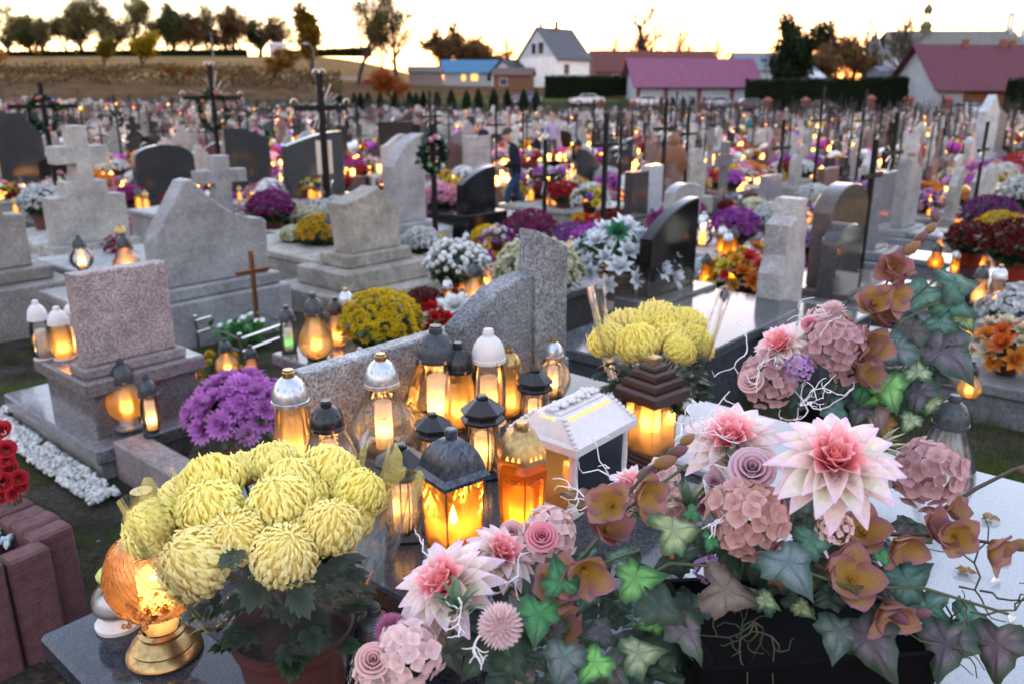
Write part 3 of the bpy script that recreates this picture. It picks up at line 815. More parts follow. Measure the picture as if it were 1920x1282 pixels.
# ------------------------------------------------------------------ cars
def car(label, px, Y, rz, col, group='cars parked behind the fence'):
    p = hz(px, Y)
    t = thing('parked_car', label, 'car', p, rz, group)
    b = MB()
    prof = [(-2.1, .35), (-2.15, .65), (-2.05, .92), (-1.3, 1.0), (-.7, 1.42), (.7, 1.46), (1.45, 1.05), (2.05, .95), (2.15, .6), (2.1, .35)]
    W = [.78, .84, .85, .84, .66, .66, .82, .84, .82, .78]
    n = len(prof); vs = [(x, -w, z) for (x, z), w in zip(prof, W)] + [(x, w, z) for (x, z), w in zip(prof, W)]
    fs = [tuple(range(n))[::-1], tuple(range(n, 2 * n))] + [(i, (i + 1) % n, n + (i + 1) % n, n + i) for i in range(n)]
    b.add(vs, fs); put('body', b.mesh('body', 'carpaint', 50, recalc=True), t, color=col)
    for s in (-1, 1):
        g = MB(); g.add([(-1.15, s * .83, 1.03), (1.25, s * .835, 1.06), (.62, s * .685, 1.40), (-.62, s * .685, 1.38)], [(0, 1, 2, 3)]); put('side_window', g.mesh('glass', 'window_dark', 0), t)
    g = MB(); g.add([(1.42, -.72, 1.09), (1.42, .72, 1.09), (.76, .6, 1.45), (.76, -.6, 1.45)], [(0, 1, 2, 3)]); put('windscreen', g.mesh('glass', 'window_dark', 0), t)
    g = MB(); g.add([(-1.28, -.72, 1.035), (-1.28, .72, 1.035), (-.76, .6, 1.41), (-.76, -.6, 1.41)], [(0, 1, 2, 3)]); put('rear_window', g.mesh('glass', 'window_dark', 0), t)
    w = MB(); w.lathe([(.01, -.1), (.2, -.1), (.31, -.09), (.33, 0), (.31, .09), (.2, .1), (.01, .1)], 18)
    wm = w.mesh('tyre', 'rubber', 40)
    h = MB(); h.lathe([(.01, -.115), (.19, -.11), (.19, .11), (.01, .115)], 12); hm = h.mesh('rim', 'silver', 40)
    for x in (-1.32, 1.32):
        for s in (-1, 1):
            wo = put('wheel', wm, t, (x, s * .78, .33), (R(90), 0, 0)); put('rim', hm, wo)
    for s in (-1, 1):
        m = MB(); m.box(2.06, 2.17, s * .75 - .14, s * .75 + .14 if s < 0 else s * .75 + .1, .66, .82, .03); put('headlight', m.mesh('hl', 'steel'), t)
        m = MB(); m.box(-2.13, -2.02, s * .72 - .12, s * .72 + .12, .72, .9, .03); put('tail_light', m.mesh('tl', 'carpaint'), t, color=(.3, .01, .01))
    return t
car('pale silver car parked before the shed, right of the first brick posts', 1215, 102, R(172), (.55, .56, .60))
car('silver-blue car parked at the right end of the shed', 1345, 100, R(5), (.40, .45, .52))
car('white hatchback far behind the graves on the lawn edge', 1100, 104, R(10), (.6, .6, .62))
car('blue car half hidden left of the white house lawn', 985, 106, R(0), (.06, .10, .22))
car('dark car under the dark hedge by the brick post', 1540, 93, R(175), (.02, .025, .03))
car('white van-like car before the barn', 1815, 88, R(95), (.62, .64, .66))
car('dark blue car between brick posts by the evergreen', 1405, 97, R(8), (.03, .04, .06))

# ------------------------------------------------------------------ people (one skinned body each)
def person(label, loc, rz, H, pose, jacket, trousers, hair=(1, 1, 1), group=None, lean=0):
    s = H / 1.76
    J = {'pelvis': (0, 0, .95), 'waist': (0, .01, 1.1), 'chest': (0, .0, 1.33), 'neck': (0, .02, 1.49), 'head': (0, .035, 1.57), 'top': (0, .03, 1.72)}
    for sd, sg in (('l', -1), ('r', 1)):
        J['hip' + sd] = (sg * .1, 0, .9); J['knee' + sd] = (sg * .11, .02, .5); J['ank' + sd] = (sg * .11, -.03, .09); J['toe' + sd] = (sg * .13, .14, .04)
        J['sh' + sd] = (sg * .19, 0, 1.42); J['el' + sd] = (sg * .26, -.02, 1.14); J['wr' + sd] = (sg * .25, .08, .9)
        J['pm' + sd] = (sg * .25, .1, .83)
        for f in range(4): J['f%d%s' % (f, sd)] = (sg * (.25 + (f - 1.5) * .004), .075 + f * .021, .745 + .008 * abs(f - 1.5))
        J['th' + sd] = (sg * .235, .15, .80)
    J.update(pose)
    rad = {'pelvis': (.16, .12), 'waist': (.15, .115), 'chest': (.17, .125), 'neck': (.062, .062), 'head': (.082, .095), 'top': (.07, .085)}
    for sd in 'lr':
        rad.update({'hip' + sd: (.1, .1), 'knee' + sd: (.066, .066), 'ank' + sd: (.045, .05), 'toe' + sd: (.04, .032), 'sh' + sd: (.075, .075), 'el' + sd: (.055, .055), 'wr' + sd: (.036, .036), 'pm' + sd: (.035, .02), 'th' + sd: (.011, .011)})
        for f in range(4): rad['f%d%s' % (f, sd)] = (.010, .010)
    E = [('pelvis', 'waist'), ('waist', 'chest'), ('chest', 'neck'), ('neck', 'head'), ('head', 'top')]
    for sd in 'lr':
        E += [('pelvis', 'hip' + sd), ('hip' + sd, 'knee' + sd), ('knee' + sd, 'ank' + sd), ('ank' + sd, 'toe' + sd), ('chest', 'sh' + sd), ('sh' + sd, 'el' + sd), ('el' + sd, 'wr' + sd), ('wr' + sd, 'pm' + sd), ('pm' + sd, 'th' + sd)]
        E += [('pm' + sd, 'f%d%s' % (f, sd)) for f in range(4)]
    names = list(J)
    me = bpy.data.meshes.new('body_skeleton')
    me.from_pydata([J[k] for k in names], [(names.index(a), names.index(b)) for a, b in E], [])
    o = bpy.data.objects.new('body_tmp', me); COL.objects.link(o)
    md = o.modifiers.new('skin', 'SKIN'); md.use_smooth_shade = True; md.branch_smoothing = .4
    sk = me.skin_vertices[0].data
    for i, k in enumerate(names):
        sk[i].radius = rad[k]; sk[i].use_root = (k == 'pelvis')
    o.modifiers.new('sub', 'SUBSURF').levels = 1
    bpy.context.view_layer.update()
    dg = bpy.context.evaluated_depsgraph_get()
    bm_ = bpy.data.meshes.new_from_object(o.evaluated_get(dg))
    bpy.data.objects.remove(o)
    for k, c in (('jacket', jacket), ('trousers', trousers)):
        pass
    bm_.materials.clear()
    def cm(c):
        n = 'cloth_%02d_%02d_%02d' % tuple(int(v * 99) for v in c)
        return MATS.get(n) or pmat(n, c, .9, var=.25, vscale=16, bump=.3, bscale=30, spec=.08)
    for mt in (cm(jacket), cm(trousers), MATS['skin'], MATS['rubber']): bm_.materials.append(mt)
    wz = {sd: Vector(J['wr' + sd]) for sd in 'lr'}
    nz = J['neck'][2] + .02
    pel = J['pelvis'][2] - .04
    for p in bm_.polygons:
        c = p.center
        hand = min((c - Vector(J['pm' + sd])).length for sd in 'lr')
        leg = min((c - Vector(J['knee' + sd])).length for sd in 'lr')
        foot = min((c - Vector(J[q + sd])).length for sd in 'lr' for q in ('ank', 'toe'))
        arm = min((c - Vector(J[q + sd])).length for sd in 'lr' for q in ('el', 'wr'))
        if c.z > nz and (c - Vector(J['head'])).length < .3: i = 2
        elif hand < .105: i = 2
        elif foot < .11: i = 3
        elif c.z < pel and arm > .12: i = 1
        else: i = 0
        p.material_index = i; p.use_smooth = True
    t = thing('person', label, 'person', loc, rz, group, s)
    put('body', bm_, t)
    h = Vector(J['head']); tp = Vector(J['top'])
    m = MB()
    m.ell((0, 0, 0), (.098, .115, .11), 12, 8)
    m.v = [v for v in m.v]
    hm = MB(); hm.lathe([(.001, .105), (.06, .095), (.092, .055), (.101, .0), (.098, -.035)], 14)
    put('hair', hm.mesh('hair', 'hair', 60), t, (tp.x, tp.y - .018, tp.z + .0), (R(-14), 0, 0), (.86, 1.0, .8), color=hair)
    f = MB(); f.ell((0, 0, 0), (.014, .02, .026), 8, 6); put('nose', f.mesh('nose', 'skin', 60), t, (h.x, h.y + .1, h.z + .045))
    for sg in (-1, 1):
        f = MB(); f.ell((0, 0, 0), (.011, .006, .008), 8, 5); put('eye', f.mesh('eye', 'rubber', 60), t, (h.x + sg * .032, h.y + .09, h.z + .075))
        f = MB(); f.ell((0, 0, 0), (.012, .022, .034), 8, 6); put('ear', f.mesh('ear', 'skin', 60), t, (h.x + sg * .088, h.y + .0, h.z + .055))
    f = MB(); f.ell((0, 0, 0), (.026, .008, .006), 8, 5); put('mouth', f.mesh('mouth', 'skin', 60), t, (h.x, h.y + .088, h.z + .005))
    return t
walk = {'hipl': (-.1, 0, .9), 'kneel': (-.1, .2, .56), 'ankl': (-.1, .16, .12), 'toel': (-.11, .32, .09), 'kneer': (.1, -.02, .5), 'ankr': (.1, -.34, .2), 'toer': (.1, -.27, .06),
        'chest': (0, .06, 1.33), 'neck': (0, .1, 1.48), 'head': (0, .16, 1.56), 'top': (0, .19, 1.7), 'shl': (-.19, .05, 1.41), 'shr': (.19, .05, 1.41),
        'ell': (-.27, .06, 1.13), 'wrl': (-.2, .28, 1.08), 'pml': (-.17, .36, 1.08), 'thl': (-.12, .38, 1.12), 'elr': (.27, -.04, 1.14), 'wrr': (.22, .18, 1.0), 'pmr': (.2, .25, .99), 'thr': (.16, .28, 1.03)}
for sd, sg in (('l', -1), ('r', 1)):
    b = walk['pm' + sd]
    for f in range(4): walk['f%d%s' % (f, sd)] = (b[0] - sg * (.015 + .004 * f), b[1] + .085 - .008 * abs(f - 1.5), b[2] - .035 + f * .02)
p = GR(968, 416)
person('man in dark jacket and blue trousers walking with bowed head between the graves', p, R(100), 172 / ppm(p + Vector((0, 0, .9))), walk, (.012, .016, .028), (.025, .045, .10))
carry = {'wrr': (.2, .2, 1.05), 'pmr': (.17, .28, 1.06), 'thr': (.12, .3, 1.1)}
for f in range(4): carry['f%dr' % f] = (.15 - .004 * f, .36, 1.03 + f * .02)
for lab, px, ty, Y, rz, jk, tr, hr in [
    ('person in lilac coat with fair hair among the middle graves', 1036, 214, 30, 200, (.36, .30, .45), (.08, .08, .10), (9, 8, 6)),
    ('person in dark coat standing right of the shed', 1386, 206, 60, 100, (.02, .02, .03), (.02, .02, .03), (1, 1, 1)),
    ('person in teal jacket among the graves below the lamp post', 1405, 232, 46, 30, (.03, .16, .18), (.03, .03, .05), (2, 1, 1)),
    ('person in bright blue jacket near the dark evergreen', 1428, 205, 62, 260, (.04, .14, .42), (.02, .03, .05), (1, 1, 1)),
    ('second figure in blue, right of the bright blue jacket', 1448, 212, 60, 80, (.03, .22, .42), (.02, .02, .03), (2, 2, 1)),
    ('dark-clad visitor by the red light at the back', 1506, 194, 78, 0, (.02, .02, .022), (.02, .02, .022), (1, 1, 1)),
    ('dark-clad visitor under the long hedge, rightmost of the walkers', 1558, 194, 78, 120, (.025, .022, .03), (.02, .02, .03), (1, 1, 1)),
    ('person in a dark coat and red scarf behind the middle rows', 906, 246, 31, 150, (.03, .02, .06), (.02, .02, .02), (1, 1, 1))]:
    q = Yp(px, ty, Y); g = zg(q.x, Y)
    person(lab, (q.x, Y, g), R(rz), max(1.5, min(1.85, q.z - g)), carry, jk, tr, hr, 'visitors among the graves')

# ------------------------------------------------------------------ lanterns
def flame_mesh(mat, r=.011, h=.042, n=8):
    m = MB(); m.lathe([(.001, 0), (r * .7, h * .12), (r, h * .32), (r * .7, h * .62), (r * .25, h * .88), (.001, h)], n); return m.mesh('flame', mat, 180)
FL = flame_mesh('flame'); FLG = flame_mesh('flame_green'); FLR = flame_mesh('flame_red')
def ribs(k, amp): return lambda t, z: 1 + amp * math.cos(k * t)
DOME = [(.165, .66), (.172, .665), (.172, .70), (.165, .705), (.162, .76), (.145, .82), (.11, .88), (.07, .915), (.055, .92)]
NECK = [(.055, .915), (.055, .965), (.048, .972), (.048, .99), (.001, .99)]
def vents(m, r, z, n, sc=1):
    for k in range(n):
        a = 2 * math.pi * k / n + .2
        m.box(-.009, .009, -.003, .003, 0, .026, .002, mat=Matrix.Translation((r * math.cos(a), r * math.sin(a), z)) @ Matrix.Rotation(a + math.pi / 2, 4, 'Z'))
SPEC = {
 'pear':  dict(glass=[(.13, .03), (.22, .06), (.29, .14), (.315, .24), (.29, .34), (.22, .45), (.17, .55), (.155, .62), (.155, .67)], ribs=(16, .022), foot=[(.001, 0), (.2, 0), (.21, .02), (.13, .045)]),
 'cone':  dict(glass=[(.15, .03), (.205, .06), (.205, .1), (.19, .25), (.165, .45), (.145, .6), (.14, .68)], ribs=(18, .018), foot=[(.001, 0), (.19, 0), (.2, .025), (.14, .045)]),
 'bell':  dict(glass=[(.15, .03), (.26, .05), (.30, .1), (.295, .18), (.26, .34), (.205, .5), (.17, .6), (.165, .67)], ribs=(14, .015), foot=[(.001, 0), (.24, 0), (.25, .02), (.16, .045)]),
 'bottle': dict(glass=[(.1, .09), (.135, .12), (.165, .2), (.175, .4), (.165, .54), (.13, .63), (.125, .67)], ribs=None, foot=[(.001, 0), (.17, 0), (.175, .03), (.12, .07), (.115, .11)]),
 'ball':  dict(glass=[(.12, .12), (.2, .16), (.275, .26), (.295, .38), (.265, .5), (.19, .6), (.16, .67)], ribs=None, foot=[(.001, 0), (.2, 0), (.205, .03), (.14, .06), (.125, .13)]),
 'round': dict(glass=[(.14, .03), (.23, .07), (.285, .18), (.295, .3), (.25, .44), (.17, .55), (.16, .66)], ribs=(14, .03), foot=[(.001, 0), (.17, 0), (.18, .02), (.13, .04)]),
 'jar':   dict(glass=[(.13, .03), (.165, .06), (.175, .2), (.165, .5), (.14, .62), (.14, .68)], ribs=(10, .012), foot=[(.001, 0), (.16, 0), (.17, .025), (.12, .045)])}
def fin(o, label, cat='lantern', group=None):
    return o
def lantern(kind, label, loc, h, cap='gunmetal', glass='glass_clear', foot='plastic_black', lit=True, wax=True, wax_r=.085, wax_h=.46, rz=0, n=36, flame=None, group=None, capprof=None, sx=1.0):
    sp = SPEC[kind]
    t = thing('grave_lantern', label, 'lantern', loc, rz, group, (h * sx, h * sx, h))
    z0 = sp['glass'][0][1]
    rb = ribs(*sp['ribs']) if sp['ribs'] else None
    m = MB(); m.lathe(sp['glass'], n * 2 if rb else n, rb); put('glass', m.mesh('glass', glass, 180), t)
    m = MB(); m.lathe(sp['foot'], n); put('foot', m.mesh('foot', foot, 40), t)
    m = MB(); m.lathe(capprof or DOME, n)
    for k in range(12):
        a = k * math.pi / 6
        m.box(-.004, .004, -.003, .003, .71, .85, .002, mat=Matrix.Rotation(a, 4, 'Z') @ Matrix.Translation((.161, 0, 0)) @ Matrix.Translation((0, 0, .71)) @ Matrix.Rotation(R(-10), 4, 'Y') @ Matrix.Translation((0, 0, -.71)))
    co = put('cap', m.mesh('cap', cap, 40), t)
    m = MB(); m.lathe(NECK, 16); put('chimney', m.mesh('chimney', 'brass' if cap in ('silver', 'brass') else cap, 40), co)
    if lit:
        v = MB(); vents(v, .1705, .672, 5); put('vent', v.mesh('vent', 'vent_glow', 0), co)
    if wax:
        m = MB(); m.lathe([(wax_r * .97, z0 + .0), (wax_r, z0 + .02), (wax_r, z0 + wax_h), (wax_r * .93, z0 + wax_h + .01)], 18)
        w = put('candle', m.mesh('candle', 'wax', 60), t)
        m = MB(); m.lathe([(.001, z0 + .12), (wax_r * .93, z0 + .12)], 14); put('wax_pool', m.mesh('wax_pool', 'wax', 60), w)
        if lit: put('flame', flame or FL, w, (0, 0, z0 + .14), (0, 0, 0), 2.6)
    elif lit:
        put('flame', flame or FL, t, (0, 0, z0 + .1), (0, 0, 0), 2.6)
    return t
def ngon(name, prof, n, mat, parent, rot=None, sharp=25, sx=1):
    m = MB(); m.lathe(prof, n, rot=math.pi / n if rot is None else rot); return put(name, m.mesh(name, mat, sharp), parent)
def oct_lantern(label, loc, h, rz=0, group=None):
    t = thing('octagonal_lantern', label, 'lantern', loc, rz, group, (h * .86, h * .86, h))
    ngon('foot', [(.001, 0), (.26, 0), (.27, .03), (.2, .07), (.17, .09)], 4, 'plastic_black', t)
    k = 8
    gl = [(.15, .08), (.19, .18), (.225, .34), (.23, .48), (.205, .62), (.19, .68)]
    m = MB(); m.lathe(gl, 48, ribs(24, .02)); put('glass', m.mesh('glass', 'glass_ribbed', 180), t)
    for q in range(16):
        a = 2 * math.pi * q / 16
        if q % 4 > 1: continue
        m = MB(); m.tube([((r + .004) * math.cos(a), (r + .004) * math.sin(a), z) for r, z in gl], .011, 4); put('rib', m.mesh('rib', 'plastic_black', 60), t)
    c = ngon('cap', [(.2, .66), (.28, .67), (.285, .70), (.235, .735), (.235, .755), (.285, .775), (.288, .80), (.10, .92), (.085, .92)], 8, 'plastic_black', t, rot=R(22.5))
    c.scale = (1, 1, 1)
    ngon('chimney', [(.085, .915), (.085, .95), (.06, .965), (.001, .965)], 4, 'plastic_black', c)
    m = MB(); m.lathe([(.10, .09), (.105, .5), (.1, .51)], 16); w = put('candle', m.mesh('candle', 'wax', 60), t)
    put('flame', FL, w, (0, 0, .28), (0, 0, 0), 2.6)
    return t
def square_lantern(label, loc, h, rz):
    t = thing('square_lantern', label, 'lantern', loc, rz, None, (h * .72, h * .72, h))
    q = math.sqrt(2)
    ngon('foot', [(.001, 0), (.20 * q, 0), (.2 * q, .03), (.17 * q, .045)], 4, 'plastic_black', t)
    b, tp = .165, .205
    for k in range(4):                                   # four amber panes with relief
        M4 = Matrix.Rotation(k * math.pi / 2, 4, 'Z')
        m = MB()
        def P(u, v):
            hw = lerp(b, tp, v); x = (u * 2 - 1) * hw
            e = max(abs(u * 2 - 1), abs(v * 2 - 1))
            d = .006 * math.sin((x * 60 + v * 40)) * (1 if e > .72 or v < .25 else 0)
            rr = math.hypot((u - .5) * 1.1, (v - .55))
            d += .012 * math.exp(-(rr / .16) ** 2) * math.cos(9 * math.atan2(v - .55, u - .5))
            return (x, -hw - d, .04 + v * .63)
        m.grid(P, 28, 36, mat=M4); put('pane', m.mesh('pane', 'glass_amber', 180), t)
        m = MB(); m.tube([M4 @ Vector((-b, -b, .04)), M4 @ Vector((-tp, -tp, .67))], .009, 4); put('corner_bar', m.mesh('bar', 'glass_honey', 60), t)
    cap = [(.235 * q, .655), (.245 * q, .66), (.245 * q, .685), (.23 * q, .70), (.21 * q, .72), (.195 * q, .78), (.165 * q, .84), (.115 * q, .89), (.06 * q, .92), (.05, .925)]
    c = ngon('cap', cap, 4, 'pewter', t, sharp=30)
    m = MB(); m.lathe([(.055, .915), (.055, .975), (.045, .985), (.001, .985)], 20); put('chimney', m.mesh('chimney', 'pewter', 40), c)
    m = MB(); m.lathe([(.09, .05), (.095, .3), (.09, .31), (.001, .30)], 18); w = put('candle', m.mesh('candle', 'wax', 60), t)
    put('flame', FL, w, (0, 0, .31), (0, 0, 0), 3.4)
    return t
def hex_lantern(label, loc, h, rz):
    t = thing('hexagonal_lantern', label, 'lantern', loc, rz, None, h)
    ngon('foot', [(.001, 0), (.2, 0), (.2, .03), (.17, .05)], 6, 'plastic_black', t)
    ngon('glass', [(.155, .04), (.16, .06), (.19, .60), (.2, .63), (.175, .70)], 6, 'glass_orange', t)
    for k in range(6):
        a = math.pi / 6 + k * math.pi / 3
        m = MB(); m.tube([(.158 * math.cos(a), .158 * math.sin(a), .05), (.195 * math.cos(a), .195 * math.sin(a), .62)], .007, 4); put('rib', m.mesh('rib', 'glass_amber', 60), t)
        a2 = k * math.pi / 3
        m = MB()
        for q in range(3):                               # small relief rings under the cap
            cx = (q - 1) * .05
            m.tube([(.175, cx + .02 * math.cos(w), .57 + .02 * math.sin(w)) for w in [2 * math.pi * i / 10 for i in range(11)]], .004, 4, mat=Matrix.Rotation(a2, 4, 'Z'))
        put('relief', m.mesh('relief', 'glass_honey', 60), t)
    c = ngon('cap', [(.175, .69), (.195, .70), (.195, .73), (.185, .76), (.165, .82), (.125, .885), (.075, .925), (.055, .93)], 6, 'brass', t, sharp=25)
    m = MB(); m.lathe([(.055, .92), (.062, .95), (.05, .985), (.001, .985)], 8); put('chimney', m.mesh('chimney', 'brass', 30), c)
    for k in range(6):
        for q in (-.045, 0.0, .045):
            m = MB(); m.add([(.172, q - .014, .735), (.172, q + .014, .735), (.169, q, .775)], [(0, 1, 2)], mat=Matrix.Rotation(k * math.pi / 3, 4, 'Z')); put('vent', m.mesh('vent', 'glow_wax', 0), c)
    m = MB(); m.lathe([(.09, .05), (.095, .42), (.09, .43), (.001, .42)], 18); w = put('candle', m.mesh('candle', 'wax', 60), t)
    put('flame', FL, w, (0, 0, .2), (0, 0, 0), 3.0)
    return t
def pagoda_lantern(label, loc, h, rz):
    t = thing('pagoda_lantern', label, 'lantern', loc, rz, None, (h * .86, h * .86, h)); q = math.sqrt(2)
    def rnd_tier(r, z, d): return [(r * q, z), ((r + .008) * q, z + d * .3), ((r + .004) * q, z + d * .75), ((r - .02) * q, z + d)]
    f = ngon('foot', [(.001, 0)] + rnd_tier(.245, .0, .045) + rnd_tier(.225, .045, .04) + rnd_tier(.205, .085, .035), 4, 'plastic_brown', t, sharp=20)
    for k in range(4):
        M4 = Matrix.Rotation(k * math.pi / 2, 4, 'Z')
        m = MB(); m.add([(-.178, -.178, .12), (.178, -.178, .12), (.178, -.178, .62), (-.178, -.178, .62)], [(0, 1, 2, 3)], mat=M4); put('pane', m.mesh('pane', 'glass_honey', 0), t)
        m = MB(); m.box(-.186, -.174, -.186, -.174, .12, .62, .003, mat=M4); put('corner_bar', m.mesh('bar', 'glass_honey', 0), t)
    c = ngon('roof', rnd_tier(.265, .60, .11) + rnd_tier(.215, .71, .085) + rnd_tier(.16, .795, .075) + rnd_tier(.1, .87, .05) + [(.06 * q, .92)], 4, 'plastic_brown', t, sharp=20)
    ngon('chimney', [(.062 * q, .915), (.062 * q, .975), (.05 * q, .985), (.001, .985)], 4, 'brass', c)
    m = MB(); m.lathe([(.098, .12), (.1, .14), (.1, .56), (.094, .57)], 22); w = put('candle', m.mesh('candle', 'wax', 60), t)
    m = MB(); m.lathe([(.001, .3), (.094, .3)], 16); put('wax_pool', m.mesh('pool', 'wax', 60), w)
    put('flame', FL, w, (0, 0, .32), (0, 0, 0), 3.4)
    return t
def house_lantern(label, loc, h, rz):
    t = thing('house_lantern', label, 'lantern', loc, rz, None, h)      # local: width along x, ridge along y
    hw, hd = .30, .40
    m = MB(); m.box(-hw - .04, hw + .04, -hd - .04, hd + .04, 0, .06, .01); put('foot', m.mesh('foot', 'plastic_white'), t)
    for sx in (-1, 1):
        for sy in (-1, 1):
            m = MB(); m.lathe([(.05, .06), (.05, .1), (.038, .13), (.042, .35), (.036, .56), (.05, .6), (.05, .64)], 12, mat=Matrix.Translation((sx * hw, sy * hd, 0))); put('pillar', m.mesh('pillar', 'plastic_white', 50), t)
    for sx in (-1, 1):
        m = MB(); m.box(sx * (hw - .015), sx * (hw + .012), -hd + .03, hd - .03, .06, .64, .004); put('side_panel', m.mesh('panel', 'plastic_blue'), t)
    for sy in (-1, 1):
        m = MB(); m.add([(-hw + .04, sy * hd, .06), (hw - .04, sy * hd, .06), (hw - .04, sy * hd, .64), (-hw + .04, sy * hd, .64)], [(0, 1, 2, 3)]); put('pane', m.mesh('pane', 'glass_honey', 0), t)
    def ring(x, y, z): return [(-x, -y, z), (x, -y, z), (x, y, z), (-x, y, z)]
    lv = [ring(hw + .06, hd + .06, .62), ring(hw + .09, hd + .09, .64), ring(hw + .09, hd + .09, .71), ring(hw + .05, hd + .05, .73), ring(.17, hd - .02, .90), ring(.12, hd - .05, .905)]
    m = MB(); m.add([p for L in lv for p in L], [(i * 4 + k, i * 4 + (k + 1) % 4, (i + 1) * 4 + (k + 1) % 4, (i + 1) * 4 + k) for i in range(len(lv) - 1) for k in range(4)] + [(20, 21, 22, 23)])
    ro = put('roof', m.mesh('roof', 'plastic_white', 25), t)
    m = MB(); m.box(-.1, .1, -hd + .06, hd - .06, .90, .93, .012)
    r = random.Random(4)
    for i in range(9):                                   # moulded flowers along the ridge
        y = -hd + .1 + i * .075
        for k in range(6):
            a = k * math.pi / 3; m.ell((r.uniform(-.02, .02) + .035 * math.cos(a), y + .035 * math.sin(a), .945 + .02 * (i % 2)), (.03, .03, .022), 8, 5)
        m.ell((0, y, .965), (.022, .022, .02), 8, 5)
    put('ridge_flowers', m.mesh('ridge', 'plastic_white', 60), ro)
    m = MB()
    for sy in (-1, 1):
        for sx in (-1, 1):
            for i in range(7):
                f = i / 6; m.ell((sx * lerp(.17, hw + .06, f), sy * lerp(hd - .03, hd + .06, f), lerp(.90, .725, f)), (.028, .028, .022), 7, 5)
    put('hip_leaves', m.mesh('hips', 'plastic_white', 60), ro)
    for i in range(9):
        y = -hd + .1 + i * .072
        m = MB(); M4 = Matrix.Translation((.185, y, .8935)) @ Matrix.Rotation(R(40), 4, 'Y'); m.box(-.013, .013, -.024, .024, -.006, .004, mat=M4); put('vent', m.mesh('vent', 'glow_wax', 0), ro)
    for i in range(3):
        m = MB(); m.box(-.08 + i * .06, -.04 + i * .06, -hd + .005, -hd + .03, .878, .893); put('vent', m.mesh('vent', 'glow_wax', 0), ro)
    m = MB(); m.lathe([(.09, .06), (.09, .3), (.001, .3)], 16); w = put('candle', m.mesh('candle', 'wax', 60), t); put('flame', FL, w, (0, 0, .3), (0, 0, 0), 2.6)
    return t
def goblet_lantern(label, loc, h, rz=0):
    t = thing('goblet_lantern', label, 'lantern', loc, rz, None, h)
    m = MB(); m.lathe([(.001, 0), (.19, 0), (.2, .015), (.195, .035), (.165, .06), (.17, .075), (.15, .1), (.115, .13), (.12, .15), (.1, .165)], 40); put('foot', m.mesh('foot', 'brass', 40), t)
    def dia(t_, z): return 1 + .02 * math.sin(17 * t_ + z * 110) * math.sin(17 * t_ - z * 110)
    st = [(.09, .165), (.095, .2), (.11, .26), (.13, .285)]
    m = MB(); m.lathe(st, 60, dia); put('stem', m.mesh('stem', 'glass_stem', 180), t)
    gl = [(.13, .285), (.17, .30), (.215, .36), (.245, .44), (.25, .5), (.235, .58), (.2, .66), (.14, .72), (.1, .74)]
    pr = []
    for (a, b) in zip(gl, gl[1:]):
        for k in range(4): pr.append((lerp(a[0], b[0], k / 4), lerp(a[1], b[1], k / 4)))
    pr.append(gl[-1])
    m = MB(); m.lathe(pr, 96, dia); go = put('globe', m.mesh('globe', 'glass_rose', 180), t)
    for sg in (-1, 1):                                   # diamond-cut net moulded into the glass
        m = MB()
        for k in range(46):
            m.tube([((rr + .001) * math.cos(k * .13659 + sg * (zz - .285) * 3.4), (rr + .001) * math.sin(k * .13659 + sg * (zz - .285) * 3.4), zz) for rr, zz in pr[2:27]], .0024, 4)
        put('diamond_cut', m.mesh('diamond_cut', 'glass_honey', 60), go)
    r = random.Random(9); m = MB()
    for i in range(26):                                  # moulded grapes
        a = -1.3 + r.gauss(0, .3); z = .4 + r.gauss(0, .06); rr = .245
        m.ell((rr * math.cos(a), rr * math.sin(a), z), (.014, .014, .014), 8, 6)
    put('moulded_grapes', m.mesh('grapes', 'glass_honey', 60), t)
    c = MB(); c.lathe([(.105, .735), (.115, .74), (.115, .775), (.1, .79), (.12, .80), (.11, .84), (.08, .89), (.055, .92), (.055, .985), (.001, .985)], 30); put('cap', c.mesh('cap', 'brass', 40), t)
    m = MB(); m.lathe([(.085, .30), (.09, .5), (.085, .51)], 16); w = put('candle', m.mesh('candle', 'wax', 60), t); put('flame', FL, w, (0, 0, .36), (0, 0, 0), 3.4)
    return t

